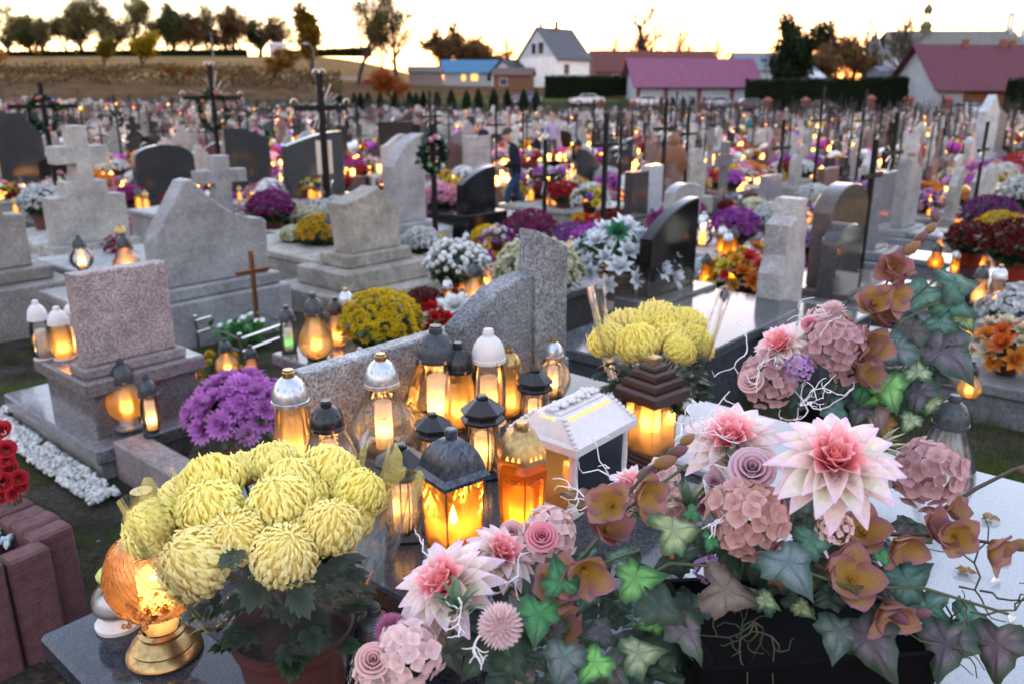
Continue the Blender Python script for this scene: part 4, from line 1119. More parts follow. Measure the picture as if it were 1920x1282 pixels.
# ------------------------------------------------------------------ flowers
def mixc(a, b, t): return tuple(lerp(x, y, max(0, min(1, t))) for x, y in zip(a, b))
def mum_head(seed, N=330, col0=(.98, .70, .10), col1=(1.0, .88, .33), mat='mum_petal'):
    """large incurved chrysanthemum, radius 1, facing +Z"""
    r = random.Random(seed); m = MB()
    m.ell((0, 0, -.02), (.9, .9, .8), 16, 10, mixc(col0, col1, .35))
    for i in range(N):
        f = (i + .5) / N
        th = math.acos(1 - 1.62 * f); ph = i * 2.399963 + r.uniform(-.12, .12)
        L = lerp(.5, 1.05, f) * r.uniform(.88, 1.12); w = lerp(.05, .088, f) * r.uniform(.8, 1.25)
        tw = r.uniform(-.16, .16) * (1 + f); lift = r.uniform(.0, .10); curl = r.uniform(.05, .2) if r.random() < .16 else 0
        ns = 5; vs = []; cs = []
        for j in range(ns + 1):
            s = j / ns
            t2 = th + .62 * L * (1 - s) * 1.15 - .12 * s
            rad = .74 + (.27 + lift) * math.sin(min(1, s * 1.25) * math.pi / 2) - (.10 - curl * 1.6) * max(0, s - .72) / .28
            p2 = ph + tw * s
            d = Vector((math.sin(t2) * math.cos(p2), math.sin(t2) * math.sin(p2), .9 * math.cos(t2)))
            e = Vector((-math.sin(p2), math.cos(p2), 0))
            ww = w * (math.sin(math.pi * min(.97, .14 + s * .8)) ** .55)
            c = mixc(col0, col1, s * 1.25 + r.uniform(-.05, .05))
            for k, (sd, dp) in enumerate(((-1, -.035), (0, .022), (1, -.035))):
                vs.append(d * (rad + dp) + e * ww * sd); cs.append(c)
        fs = [(j * 3 + k, j * 3 + k + 1, (j + 1) * 3 + k + 1, (j + 1) * 3 + k) for j in range(ns) for k in (0, 1)]
        m.add(vs, fs, cs)
    return m.mesh('mum_head', mat, 180)
def petal_mesh(L=1, w=.3, point=1.0, cup=.12, droop=-.1, c0=(1, 1, 1), c1=(1, 1, 1), ce=None, nu=4, nv=7, wave=0, tip=None):
    m = MB()
    def prof(v): return w * (math.sin(math.pi * min(1, v ** (.75))) ** (.6 if point < 1 else .8)) * (1 - .0 * v) if v < 1 else 0
    def P(u, v):
        x = (u * 2 - 1); ww = prof(v * .985 + .01) + .02 * w
        return (x * ww, v * L, cup * x * x * (ww / w) + droop * v * v * L + .05 * L * math.sin(v * 2.2) + wave * math.sin(v * 9 + x * 3))
    def C(u, v):
        c = mixc(c0, c1, v)
        if ce: c = mixc(c, ce, max(abs(u * 2 - 1) ** 2, v ** 5) * .85)
        if tip: c = mixc(c, tip, max(0, v - .75) * 3.5)
        return c
    m.grid(P, nu, nv, C)
    return m
PINK, CREAM, LILAC, WHITE = (.80, .26, .27), (.78, .62, .40), (.52, .28, .60), (.80, .72, .74)
DP = [petal_mesh(1, .2, 1, .16, -.12, (.80, .44, .36), (.85, .68, .66), (.86, .80, .80), tip=(.76, .52, .70)).mesh('dahlia_petal_outer', 'petal', 180),
      petal_mesh(1, .2, 1, .18, -.05, (.74, .68, .34), (.84, .78, .70), (.86, .82, .82), tip=(.74, .52, .72)).mesh('dahlia_petal_pale', 'petal', 180),
      petal_mesh(1, .22, 1, .2, .1, (.88, .20, .22), (.88, .44, .46), None, tip=(.88, .66, .70)).mesh('dahlia_petal_inner', 'petal', 180),
      petal_mesh(1, .26, 1, .25, .3, (.88, .17, .18), (.88, .32, .32), None).mesh('dahlia_petal_core', 'petal', 180)]
def orient(up, roll=0): return zalign(up, roll)
def dahlia(parent, P0, c, Rm, up, roll=0, seed=0, name='dahlia', label=None):
    r = random.Random(seed)
    o = put(name, None, parent, Vector(c) - P0, orient(up, roll), Rm, label=label)
    o.empty_display_size = .01
    for ring, (n, L, el, mi, zo, sc) in enumerate([(11, 1.0, -4, 0, 0, 1.0), (11, .95, 8, 1, .04, 1), (11, .84, 20, 0, .07, 1), (10, .66, 35, 2, .10, 1.1), (9, .5, 50, 2, .12, 1.2), (8, .36, 64, 3, .14, 1.3), (6, .26, 78, 3, .14, 1.4)]):
        for k in range(n):
            a = 2 * math.pi * (k + .5 * (ring % 2)) / n + r.uniform(-.1, .1)
            M3 = Matrix.Rotation(a, 3, 'Z') @ Matrix.Rotation(R(el + r.uniform(-6, 6)), 3, 'X') @ Matrix.Rotation(r.uniform(-.15, .15), 3, 'Y')
            put('petal', DP[mi], o, (0, 0, zo), M3, (L * sc * r.uniform(.95, 1.2), L * r.uniform(.92, 1.06), L))
    return o
def floret_mesh(c0, c1, n=4, L=.5, w=.3):
    m = MB(); p = petal_mesh(L, w, .5, .05, .12, c0, c1, None, 3, 4)
    for k in range(n): m.join(p, Matrix.Rotation(2 * math.pi * k / n, 4, 'Z') @ Matrix.Rotation(R(12), 4, 'X'))
    m.ell((0, 0, .02), (.04, .04, .04), 6, 4, mixc(c0, (.5, .5, .2), .4))
    return m.mesh('floret', 'petal', 180)
FLO = {'blush': floret_mesh((.52, .24, .22), (.66, .42, .38)), 'mauve': floret_mesh((.44, .22, .24), (.56, .36, .36)), 'pale': floret_mesh((.72, .46, .46), (.78, .62, .60)), 'lilac': floret_mesh((.34, .14, .36), (.48, .30, .56)),
       'white': floret_mesh((.7, .72, .66), (.78, .80, .80), 5, .5, .26), 'red': floret_mesh((.35, .01, .012), (.5, .02, .02), 5, .5, .3), 'orange': floret_mesh((.5, .12, .01), (.62, .22, .02), 5, .5, .26)}
def hydrangea(parent, P0, c, Rm, kind, n=34, seed=0, name='hydrangea', fs=.55, up=(0, -.3, 1), below=-.45):
    r = random.Random(seed)
    o = put(name, None, parent, Vector(c) - P0, orient(up), Rm); o.empty_display_size = .01
    n = int(n * 1.55); fs *= .82
    for i in range(n):
        z = 1 - (1 - below) * (i + .5) / n; a = i * 2.39996
        d = Vector((math.sqrt(max(0, 1 - z * z)) * math.cos(a), math.sqrt(max(0, 1 - z * z)) * math.sin(a), z))
        d2 = (d + Vector((r.gauss(0, .2), r.gauss(0, .2), r.gauss(0, .2)))).normalized()
        put('floret', FLO[kind], o, d * r.uniform(.62, .86), zalign(d2, r.uniform(0, 6)), fs * r.uniform(.85, 1.25))
    return o
def rose_mesh(c0, c1):
    m = MB(); r = random.Random(3)
    for ring, (n, rad, h, tilt) in enumerate([(3, .12, .55, 4), (4, .26, .62, 12), (5, .42, .64, 24), (5, .58, .6, 38), (6, .74, .52, 56)]):
        for k in range(n):
            a = 2 * math.pi * k / n + ring * .7
            def P(u, v):
                x = u * 2 - 1; t = a + x * math.pi / n * 1.35
                rr = rad * (.35 + .65 * v ** .6) + .12 * v * v * math.sin(R(tilt))
                return (rr * math.cos(t), rr * math.sin(t), h * math.sin(v * math.pi / 2) * (1 - .18 * x * x) - .12 * v ** 4 * math.sin(R(tilt)) - ring * .04)
            m.grid(P, 5, 5, lambda u, v: mixc(c0, c1, v * .8 + .05 * ring))
    return m.mesh('rose', 'petal', 180)
ROSE = {'lilac': rose_mesh((.42, .17, .24), (.66, .45, .52)), 'pink': rose_mesh((.55, .10, .16), (.74, .30, .36)), 'blush': rose_mesh((.55, .25, .24), (.72, .46, .44))}
def pompom(c0, c1, N=150, seed=2, L=.5):
    r = random.Random(seed); m = MB(); m.ell((0, 0, 0), (.6, .6, .55), 10, 7, c0)
    p = petal_mesh(L, .075, 1, .03, .05, c0, c1, None, 2, 3)
    for i in range(N):
        z = 1 - 1.5 * (i + .5) / N; a = i * 2.39996; s = math.sqrt(max(0, 1 - z * z))
        d = Vector((s * math.cos(a), s * math.sin(a), z)); q = (d + Vector((0, 0, .3))).normalized()
        M3 = d.to_track_quat('Y', 'Z').to_matrix().to_4x4()
        m.join(p, Matrix.Translation(d * .52) @ M3, (r.uniform(.85, 1.1),) * 3)
    return m.mesh('pompom', 'petal', 180)
def blossom_mesh(seed, cin, cmid, cout, n=5):
    r = random.Random(seed); m = MB()
    for k in range(n):
        p = petal_mesh(r.uniform(.85, 1.05), r.uniform(.36, .46), .5, .15, r.uniform(.0, .3), cin, cmid, cout, 5, 6, wave=.025)
        m.join(p, Matrix.Rotation(2 * math.pi * k / n + r.uniform(-.15, .15), 4, 'Z') @ Matrix.Rotation(R(r.uniform(20, 48)), 4, 'X'))
    for k in range(5):
        a = k * 1.256; m.tube([(0, 0, 0), (.06 * math.cos(a), .06 * math.sin(a), .3)], .018, 4, (.5, .3, .03))
    return m.mesh('blossom', 'petal', 180)
BLO = [blossom_mesh(i, (.44, .24, .02), (.36, .22, .08), (.32, .13, .24)) for i in range(3)] + [blossom_mesh(9, (.34, .15, .05), (.28, .13, .08), (.30, .11, .20))]
def bud_mesh(c0, c1):
    m = MB(); m.lathe([(.001, 0), (.2, .18), (.27, .45), (.2, .78), (.05, 1.0), (.001, 1.02)], 10, ribs(3, .12), col=lambda p: mixc(c0, c1, p[2])); return m.mesh('bud', 'petal', 180)
BUD = [bud_mesh((.10, .08, .03), (.26, .10, .16)), bud_mesh((.24, .15, .03), (.34, .16, .12))]
def ivy_mesh(edge, mid, vein, seed=0, fold=.18):
    m = MB(); r = random.Random(seed)
    half = [(0, 0.0), (.16, -.12), (.34, -.14), (.50, -.02), (.46, .12), (.56, .26), (.44, .38), (.32, .46), (.28, .62), (.16, .80), (.07, .95), (0, 1.08)]
    out = half + [(-x, y) for x, y in half[-2:0:-1]]
    # serrate
    o2 = []
    for i in range(len(out)):
        a, b = Vector(out[i]), Vector(out[(i + 1) % len(out)]); o2.append(a); mid_ = (a + b) / 2; o2.append(mid_ * .985 + Vector((0, .35)) * .015)
    c = Vector((0, .3)); n = len(o2); vs = []; cs = []
    def Z(p): return -fold * abs(p.x) * 1.2 - .22 * (p.y - .2) ** 2 + .06 * math.sin(p.x * 11 + seed) * math.cos(p.y * 9)
    for k, (s, col) in enumerate(((1.0, edge), (.8, mixc(edge, mid, .30)), (.55, mid))):
        for p in o2:
            q = c + (p - c) * s; ang = math.atan2(p.y - c.y, p.x - c.x)
            vn = max(0, math.cos(5 * (ang - math.pi / 2))) ** 14
            vs.append((q.x, q.y, Z(q) - .012 * vn)); cs.append(mixc(mixc(col, (r.uniform(0, 1),) * 3, .02), vein, vn * .8))
    vs.append((c.x, c.y, Z(c))); cs.append(mixc(mid, vein, .4))
    fs = [(L * n + k, L * n + (k + 1) % n, (L + 1) * n + (k + 1) % n, (L + 1) * n + k) for L in (0, 1) for k in range(n)]
    fs += [(2 * n + k, 2 * n + (k + 1) % n, 3 * n) for k in range(n)]
    m.add(vs, fs, cs)
    return m.mesh('ivy_leaf', 'leaf', 180)
GE = (.012, .05, .018)
IVY = {'var': ivy_mesh((.015, .10, .015), (.46, .50, .30), GE, 1), 'purple': ivy_mesh((.010, .06, .018), (.19, .13, .19), (.015, .025, .015), 2), 'grey': ivy_mesh((.015, .06, .045), (.19, .24, .28), (.03, .05, .06), 3, .25),
       'green': ivy_mesh((.008, .08, .03), (.06, .30, .10), (.006, .04, .015), 4), 'bright': ivy_mesh((.015, .10, .012), (.22, .50, .12), (.008, .06, .015), 5), 'teal': ivy_mesh((.006, .055, .03), (.10, .25, .22), (.01, .035, .035), 6, .22),
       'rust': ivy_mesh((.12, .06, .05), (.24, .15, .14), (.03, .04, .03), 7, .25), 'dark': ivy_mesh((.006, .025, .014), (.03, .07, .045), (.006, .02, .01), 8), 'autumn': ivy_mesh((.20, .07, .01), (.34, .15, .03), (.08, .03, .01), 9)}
def plain_leaf(c0, c1): return petal_mesh(1, .24, 1, .08, -.2, c0, c1, None, 4, 6, wave=.02)
MLEAF = []
for i in range(3):
    m = MB(); r = random.Random(i)
    for k in range(7):                                   # lobed chrysanthemum leaf
        p = petal_mesh(.55 - .05 * abs(k - 3), .14, 1, .03, -.1, (.012, .03, .014), (.03, .065, .028), None, 2, 4)
        m.join(p, Matrix.Translation((0, .12 + .06 * (3 - abs(k - 3)), 0)) @ Matrix.Rotation(R((k - 3) * 24), 4, 'Z'))
    MLEAF.append(m.mesh('mum_leaf', 'leaf', 180))
# potted chrysanthemum domes -------------------------------------------------------
def daisy_mb(seed, n=11, c0=(.8, .8, .8), c1=(1, 1, 1), nv=2, layers=2, L=1.0, w=.2):
    m = MB(); r = random.Random(seed)
    for l in range(layers):
        p = petal_mesh(L * (1 - .28 * l), w, 1, .06, .12 + .2 * l, c0, c1, None, 1 if nv < 3 else 2, nv)
        for k in range(n): m.join(p, Matrix.Rotation(2 * math.pi * (k + .5 * l) / n + r.uniform(-.1, .1), 4, 'Z') @ Matrix.Rotation(R(12 + 30 * l), 4, 'X'), (r.uniform(.8, 1.12),) * 3)
    m.ell((0, 0, .06), (.16, .16, .1), 6, 3, mixc(c0, (.5, .4, .1), .3))
    return m
def dome_meshes(seed, N, fsize, flat=.8, leafn=140, ball=False, nv=2, npet=9, gap=.0, layers=2):
    """bloom dome of radius 1 and a leafy skirt; tint through the object colour"""
    r = random.Random(seed)
    if ball:
        base = MB(); base.ell((0, 0, .25), (.8, .8, .62), 8, 6, (.92, .92, .92))
    else: base = daisy_mb(seed, npet, (.62, .62, .62), (1, 1, 1), nv, layers)
    b = MB()
    for i in range(N):
        z = 1 - 1.05 * (i + .5) / N; a = i * 2.39996 + r.uniform(-.2, .2); s = math.sqrt(max(0, 1 - z * z))
        if r.random() < gap: continue
        d = Vector((s * math.cos(a), s * math.sin(a), z)); rr = 1 + r.uniform(-.09, .06)
        p = Vector((d.x * rr, d.y * rr, d.z * rr * flat))
        nrm = Vector((d.x * flat, d.y * flat, d.z + .25)).normalized()
        nrm = (nrm + Vector((r.gauss(0, .2), r.gauss(0, .2), r.gauss(0, .12)))).normalized()
        k = r.uniform(.78, 1.12)
        b.join(base, Matrix.Translation(p) @ zalign(nrm, r.uniform(0, 6)).to_4x4() @ Matrix.Scale(fsize * r.uniform(.8, 1.2), 4), (k, k, k))
    g = MB()
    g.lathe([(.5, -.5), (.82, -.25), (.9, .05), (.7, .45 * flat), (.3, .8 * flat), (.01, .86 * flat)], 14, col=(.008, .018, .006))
    for i in range(leafn):
        a = r.uniform(0, 6.283); z = r.uniform(-.6, .35); rad = (.95 if z > -.1 else .95 + (z + .1) * .7) * r.uniform(.86, 1.06)
        c = mixc((.012, .03, .008), (.04, .075, .02), r.random())
        p = petal_mesh(.26, .08, 1, .02, -.08, c, c, None, 1, 3)
        dirv = Vector((math.cos(a), math.sin(a), r.uniform(-.7, .6))).normalized()
        g.join(p, Matrix.Translation((rad * math.cos(a), rad * math.sin(a), z * flat)) @ dirv.to_track_quat('Y', 'Z').to_matrix().to_4x4())
    return b.mesh('blooms', 'petal', 180), g.mesh('leaves', 'leaf', 180)
def pot_mesh(rim=1.0, h=.9):
    m = MB(); m.lathe([(.001, -h + .02), (rim * .68, -h), (rim * .72, -h + .03), (rim * .92, -.22), (rim * .93, -.2), (rim, -.18), (rim * 1.02, 0), (rim * .95, 0), (rim * .9, -.12), (.001, -.12)], 28); return m.mesh('pot', 'pot_brown', 40)
POT = pot_mesh(.62, .8)
DOMES = {'fine': dome_meshes(1, 300, .13, .82, nv=2), 'mid': dome_meshes(2, 170, .18, .8, nv=2), 'big': dome_meshes(3, 60, .34, .8, nv=3, npet=16, gap=.1), 'ball': dome_meshes(4, 110, .12, .82, ball=True, gap=.12), 'far': dome_meshes(5, 90, .24, .8, leafn=50, npet=7, layers=1), 'wool': dome_meshes(6, 420, .12, .9, nv=2, npet=7)}
def mum_pot(label, c, Rm, kind, col, pot=(1, 1, 1), group='potted chrysanthemums', drop=None, sc=(1, 1, 1), rz=None, name='potted_chrysanthemum'):
    """c = centre of the dome's base ring; drop = height of c above the surface it stands on"""
    drop = Rm * .95 if drop is None else drop
    t = thing(name, label, 'flower pot', Vector(c) - Vector((0, 0, drop)), rnd.uniform(0, 6) if rz is None else rz, group, 1)
    put('blooms', DOMES[kind][0], t, (0, 0, drop), (0, 0, 0), (Rm * sc[0], Rm * sc[1], Rm * sc[2]), col)
    put('leaves', DOMES[kind][1], t, (0, 0, drop), (0, 0, 0), (Rm * sc[0], Rm * sc[1], Rm * sc[2]))
    ph = max(.05, drop - Rm * .28)
    put('pot', POT, t, (0, 0, ph), (0, 0, 0), (Rm * .95, Rm * .95, ph / .8), pot)
    return t
# ------------------------------------------------------------------ tombs
def GRH(px, py, h):                    # point h above the ground seen at a pixel
    d = ray(px, py); lo, t = 0.5, 0.5
    while t < 400:
        p = CAMP + d * t
        if p.z < zg(p.x, p.y) + h: break
        lo = t; t *= 1.03
    for _ in range(24):
        m = (lo + t) / 2; p = CAMP + d * m
        if p.z < zg(p.x, p.y) + h: t = m
        else: lo = m
    return CAMP + d * t
def solve(f, lo, hi):
    s = f(lo) > 0
    for _ in range(40):
        m = (lo + hi) / 2
        if (f(m) > 0) == s: lo = m
        else: hi = m
    return lo
def prof(kind, w, h):
    if kind == 'rect': return [(0, 0), (w, 0), (w, h), (0, h)]
    if kind == 'slant': return [(0, 0), (w, 0), (w, h * .8)] + [(w * (1 - i / 8), h * (.8 + .2 * math.sin(i / 8 * math.pi / 2))) for i in range(1, 9)]
    if kind == 'slantr': return [(0, 0), (w, 0), (w, h)] + [(w * (1 - i / 8), h * (.8 + .2 * math.cos(i / 8 * math.pi / 2))) for i in range(1, 9)]
    if kind == 'arch': return [(0, 0), (w, 0)] + [(w / 2 + w / 2 * math.cos(math.pi * i / 14), h * .74 + h * .26 * math.sin(math.pi * i / 14)) for i in range(15)]
    if kind == 'peak':
        r = [(0, 0), (w * .98, 0), (w, h * .52)]
        r += [(lerp(w * .96, w * .36, i / 10), lerp(h * .56, h, (i / 10) ** 2.0)) for i in range(11)]
        return r + [(w * .30, h * .985), (w * .02, h * .5), (0, h * .42)]
    if kind == 'wave':
        return [(0, 0), (w, 0)] + [(w * (1 - i / 14), h * (.86 + .14 * math.sin(i / 14 * 5.2 - .6))) for i in range(15)]
    if kind == 'flare':                # slanting sides, higher left shoulder
        return [(w * .08, 0), (w * .98, 0), (w, h * .62), (w * .86, h * .72)] + [(lerp(w * .62, 0, i / 6), lerp(h, h * .78, (i / 6) ** .8)) for i in range(7)]
    if kind == 'gable': return [(0, 0), (w, 0), (w, h * .72), (w * .5, h), (0, h * .72)]
    if kind == 'half': return [(0, 0), (w, 0), (w, h)] + [(w * (1 - i / 10), h * (.64 + .36 * math.cos(i / 10 * math.pi / 2) ** .9)) for i in range(1, 11)]
    if kind == 'cross':
        t = w * .16
        return [(w * .5 - t * .95, 0), (w * .5 + t * .95, 0), (w * .5 + t, h * .55), (w, h * .55), (w, h * .77), (w * .5 + t, h * .77), (w * .5 + t, h), (w * .5 - t, h), (w * .5 - t, h * .77), (0, h * .77), (0, h * .55), (w * .5 - t, h * .55)]
    if kind == 'pedcross':             # cross growing out of a stepped pedestal
        return [(0, 0), (w, 0), (w, h * .40), (w * .78, h * .41), (w * .77, h * .53), (w * .61, h * .53), (w * .60, h * .68), (w * .84, h * .68), (w * .84, h * .83), (w * .6, h * .83), (w * .6, h), (w * .40, h), (w * .40, h * .83), (w * .16, h * .83), (w * .16, h * .68), (w * .40, h * .68), (w * .39, h * .53), (w * .23, h * .53), (w * .22, h * .41), (0, h * .40)]
    if kind == 'serp': return [(0, 0), (w, 0), (w, h * .45), (w * .9, h * .6), (w * .95, h * .78), (w * .8, h * .85), (w * .78, h), (w * .45, h), (w * .42, h * .86), (w * .12, h * .8), (w * .16, h * .55), (0, h * .4)]
    if kind == 'shoulder': return [(0, 0), (w, 0), (w, h * .7), (w * .82, h * .72), (w * .8, h * .86)] + [(w * .5 + w * .3 * math.cos(math.pi * i / 8), h * .86 + h * .14 * math.sin(math.pi * i / 8)) for i in range(1, 8)] + [(w * .2, h * .86), (w * .18, h * .72), (0, h * .7)]
    return [(0, 0), (w, 0), (w, h), (0, h)]
FOOT = []                              # footprints already taken, in row coordinates
def tomb(label, px_l, py_l, px_r, top, zb, kind, col, mat='granite', tiers=((.08, .10, .1), (.16, .2, .16)), thick=.14, slab=1, L=1.7, slabz=None, slabcol=None, slabmat=None, group=None, basecol=None, basemat=None, name='grave_monument', wide=None, cat='gravestone'):
    P = GRH(px_l, py_l, zb)
    w = solve(lambda q: px_r - proj(P + AV * q)[0], .02, 6) if wide is None else wide
    c = P + AV * w / 2
    h = solve(lambda q: proj(c + Vector((0, 0, q)))[1] - top, .02, 6)
    g0 = zg(P.x, P.y)
    t = thing(name, label, cat, (P.x, P.y, g0), ROT, group)
    m = MB(); m.prism(prof(kind, w, h), 0, thick, min(.008, thick * .1)); put('headstone', m.mesh('headstone', mat, 25, recalc=True), t, (0, 0, zb), color=col)
    n = len(tiers); zt = zb
    bm_, bc = basemat or mat, basecol or col
    zs = zb if slabz is None else slabz
    for i, (mx, my, th) in enumerate(tiers):
        lo = zt - th if i < n - 1 else -.25
        ya = -my; yb = thick + my
        m = MB(); m.box(-mx, w + mx, ya, yb, lo, zt - .002, .012); put('plinth', m.mesh('plinth', bm_), t, color=bc); zt -= th
    if slab and L > 0:
        y0, y1 = (thick + .03, thick + L) if slab > 0 else (-L, -.03)
        m = MB(); m.box(-.06, w + .06, y0, y1, zs - .09, zs - .03, .01); put('slab', m.mesh('slab', slabmat or bm_), t, color=slabcol or bc)
        m = MB(); m.box(-.03, w + .03, y0 + .02, y1 - .03, -.25, zs - .092, .01); put('grave_base', m.mesh('grave_base', bm_), t, color=bc)
    a, b = toab(P)
    FOOT.append((a - .35, a + w + .35, b - (L if slab < 0 else .3), b + (L if slab > 0 else .45)))
    t['_w'] = w; t['_h'] = h; t['_z'] = zb
    return t
GREY, DARK, BLACK, PALE, RED, TAN = (.235, .235, .245), (.035, .038, .042), (.010, .011, .012), (.40, .385, .37), (.13, .055, .05), (.30, .27, .23)
# small speckled headstone on the left, its plinth, kerb and white gravel
t = thing('grave_monument', 'small square speckled headstone on a stepped granite plinth at the left', 'gravestone', AB(1.28, 3.475, 0), ROT)
RG = (.24, .195, .195)
m = MB(); m.prism(prof('rect', .40, .40), 0, .09, .006); put('headstone', m.mesh('headstone', 'granite_coarse', 25, recalc=True), t, (0, 0, .452), color=(.30, .235, .235))
m = MB(); m.box(-.025, .43, -.03, .13, .407, .451, .006); put('plinth', m.mesh('plinth', 'granite'), t, color=RG)
m = MB(); m.box(-.045, .50, -.07, .50, .335, .406, .01); put('slab', m.mesh('slab', 'polished'), t, color=(.17, .14, .145))
m = MB(); m.box(-.01, .47, -.03, .47, -.1, .334, .008); put('grave_base', m.mesh('grave_base', 'polished'), t, color=(.14, .125, .13))
m = MB(); m.box(-.07, .60, -.14, .93, .06, .13, .008); put('apron_slab', m.mesh('apron', 'polished'), t, color=(.16, .15, .16))
m = MB(); m.box(-.05, .58, -.12, .91, -.1, .059); put('footing', m.mesh('footing', 'concrete'), t, color=(.2, .19, .18))
for x in (.0, .58):
    m = MB(); m.box(x, x + .13, -1.75, -.145, -.1, .155, .006); put('kerb', m.mesh('kerb', 'granite'), t, color=RG)
FOOT.append((1.0, 2.1, 1.7, 4.5))
r = random.Random(5)
def pebble_mesh(seed):
    m = MB(); r_ = random.Random(seed); m.ell((0, 0, 0), (1, r_.uniform(.6, .9), r_.uniform(.45, .7)), 6, 4)
    m.v = [tuple(c * (1 + r_.uniform(-.18, .18)) for c in v) for v in m.v]; return m
PEB = [pebble_mesh(i) for i in range(5)]
peb = MB()
for i in range(1500):
    e = r.random()
    if e < .85: a, b = r.uniform(1.08, 1.205), r.uniform(3.12, 4.55)
    else: a, b = r.uniform(1.1, 1.9), r.uniform(4.42, 4.55)
    s = r.uniform(.008, .017); k = r.uniform(.6, 1.15)
    peb.join(PEB[i % 5], Matrix.Translation(AB(a, b, .01 + r.uniform(0, .012))) @ Euler((r.uniform(0, 1), r.uniform(0, 1), r.uniform(0, 6))).to_matrix().to_4x4() @ Matrix.Scale(s, 4), (k, k, k))
pmat('pebbles', (.62, .61, .58), .75, attr=True, var=.2, vscale=30)
put('white_gravel', peb.mesh('white_gravel', 'pebbles', 40), label='strip of white pebbles along the small left grave', cat='gravel', kind='stuff')
# a few loose stones and leaves on the soil
litter = MB()
for i in range(500):
    a, b = r.uniform(-.2, 1.0), r.uniform(1.5, 4.6); p = AB(a, b)
    if r.random() < .25:
        k = r.uniform(.15, .5); litter.join(PEB[i % 5], Matrix.Translation((p.x, p.y, .005)) @ Matrix.Scale(r.uniform(.004, .018), 4), (k, k * .95, k * .9))
    else:
        lp = petal_mesh(.03, .008, 1, .002, -.1, (.10, .06, .03), (.14, .09, .04), None, 1, 2)
        litter.join(lp, Matrix.Translation((p.x, p.y, .008)) @ Euler((r.uniform(-.4, .4), r.uniform(-.4, .4), r.uniform(0, 6))).to_matrix().to_4x4())
for i in range(2600):                               # grass blades in the mossy patches
    a, b = r.uniform(-.3, 1.05), r.uniform(1.3, 5); p = AB(a, b)
    if mnoise.noise(Vector((p.x * 1.7, p.y * 1.7, 9))) < .05: continue
    h = r.uniform(.012, .04); q = Vector((r.uniform(-.02, .02), r.uniform(-.02, .02), h))
    c = mixc((.03, .05, .012), (.10, .10, .03), r.random())
    litter.add([p + Vector((-.0015, 0, 0)), p + Vector((.0015, 0, 0)), p + q], [(0, 1, 2)], c)
put('ground_litter', litter.mesh('litter', 'foliage', 0), label='grass blades, leaves and pebbles scattered on the bare soil', cat='litter', kind='stuff')
gb = MB()
for i in range(6000):
    p = GR(r.uniform(1250, 1920), r.uniform(720, 935)) if i % 3 else GR(r.uniform(1600, 1760), r.uniform(430, 640))
    h = r.uniform(.02, .07); q = Vector((r.uniform(-.03, .03), r.uniform(-.03, .03), h)); w = .0025
    gb.add([p + Vector((-w, 0, 0)), p + Vector((w, 0, 0)), p + q], [(0, 1, 2)], mixc((.03, .055, .012), (.12, .12, .04), r.random()))
put('grass', gb.mesh('grass', 'foliage', 0), label='short grass growing beside the right path and graves', cat='grass', kind='stuff')

tomb('pointed grey granite headstone with a concave shoulder, behind the small square one', 302, 545, 508, 334, .40, 'peak', GREY, thick=.17, tiers=((.05, .05, .09), (.10, .10, .3)), L=1.9)
tomb('tall granite cross on a broad pedestal cut by the left edge', -118, 522, 62, 255, .46, 'pedcross', (.21, .195, .185), thick=.2, tiers=((.1, .1, .1), (.2, .25, .3)), L=1.6)
tomb('pale granite cross standing on a square pedestal, left background', 110, 462, 246, 236, .36, 'pedcross', (.34, .325, .305), thick=.26, tiers=((.08, .08, .12), (.2, .2, .2)), L=1.5, basemat='concrete')
tomb('low dark rounded headstone left of the granite cross', 262, 375, 372, 272, .3, 'arch', DARK, 'polished', thick=.16, slabcol=DARK, tiers=((.15, .12, .15),))
tomb('plain granite cross behind the pointed headstone', 380, 412, 470, 292, .5, 'cross', (.26, .255, .26), thick=.16, tiers=((.08, .08, .2),))
tomb('wide black headstone at the far left behind the iron cross', -60, 345, 92, 212, .4, 'rect', DARK, 'polished', thick=.14, tiers=((.1, .1, .15),), L=1.9)
tomb('dark slanted headstone behind the left iron cross, first of two', 436, 352, 512, 238, .35, 'slant', DARK, 'polished', thick=.16, tiers=((.1, .1, .15),), L=1.8)
tomb('dark slanted headstone, wider, behind the rayed iron cross', 545, 372, 648, 248, .35, 'slantr', (.05, .055, .06), 'polished', thick=.18, tiers=((.1, .1, .15),), L=1.8)
tomb('weathered concrete headstone with sloping shoulders on a three-stepped base', 652, 478, 752, 352, .46, 'flare', TAN, 'concrete', thick=.24, tiers=((.06, .08, .11), (.2, .22, .16), (.36, .4, .2)), L=1.7, slabz=.40)
tomb('grey headstone with a swooping left wing, behind the stepped concrete one', 742, 420, 800, 252, .35, 'half', (.30, .29, .30), 'granite', thick=.22, tiers=((.1, .12, .12), (.25, .25, .15)), L=1.4)
tomb('dark square headstone behind the swooping grey one', 716, 300, 778, 228, .3, 'rect', (.03, .025, .025), 'polished', thick=.14)
tomb('pale curled headstone in front of the dark square one', 722, 330, 786, 252, .3, 'wave', PALE, 'granite', thick=.16)
tomb('black arched headstone with glossy face on a black plinth, right of centre', 868, 402, 930, 314, .42, 'half', BLACK, 'polished', thick=.12, tiers=((.08, .16, .36),), L=1.3, slab=1)
tomb('reddish-brown granite headstone in the middle rows', 838, 322, 872, 264, .3, 'slant', RED, 'granite', thick=.14)
tomb('grey slab headstone right of the reddish-brown one', 874, 324, 920, 256, .3, 'rect', (.30, .29, .30), 'granite', thick=.14)
tomb('tall glossy black headstone with curved top, right of the white silk flowers', 1216, 560, 1302, 378, .45, 'half', (.008, .007, .007), 'polished', thick=.085, tiers=((.08, .12, .25),), slab=-1, L=1.1, basecol=(.05, .055, .06))
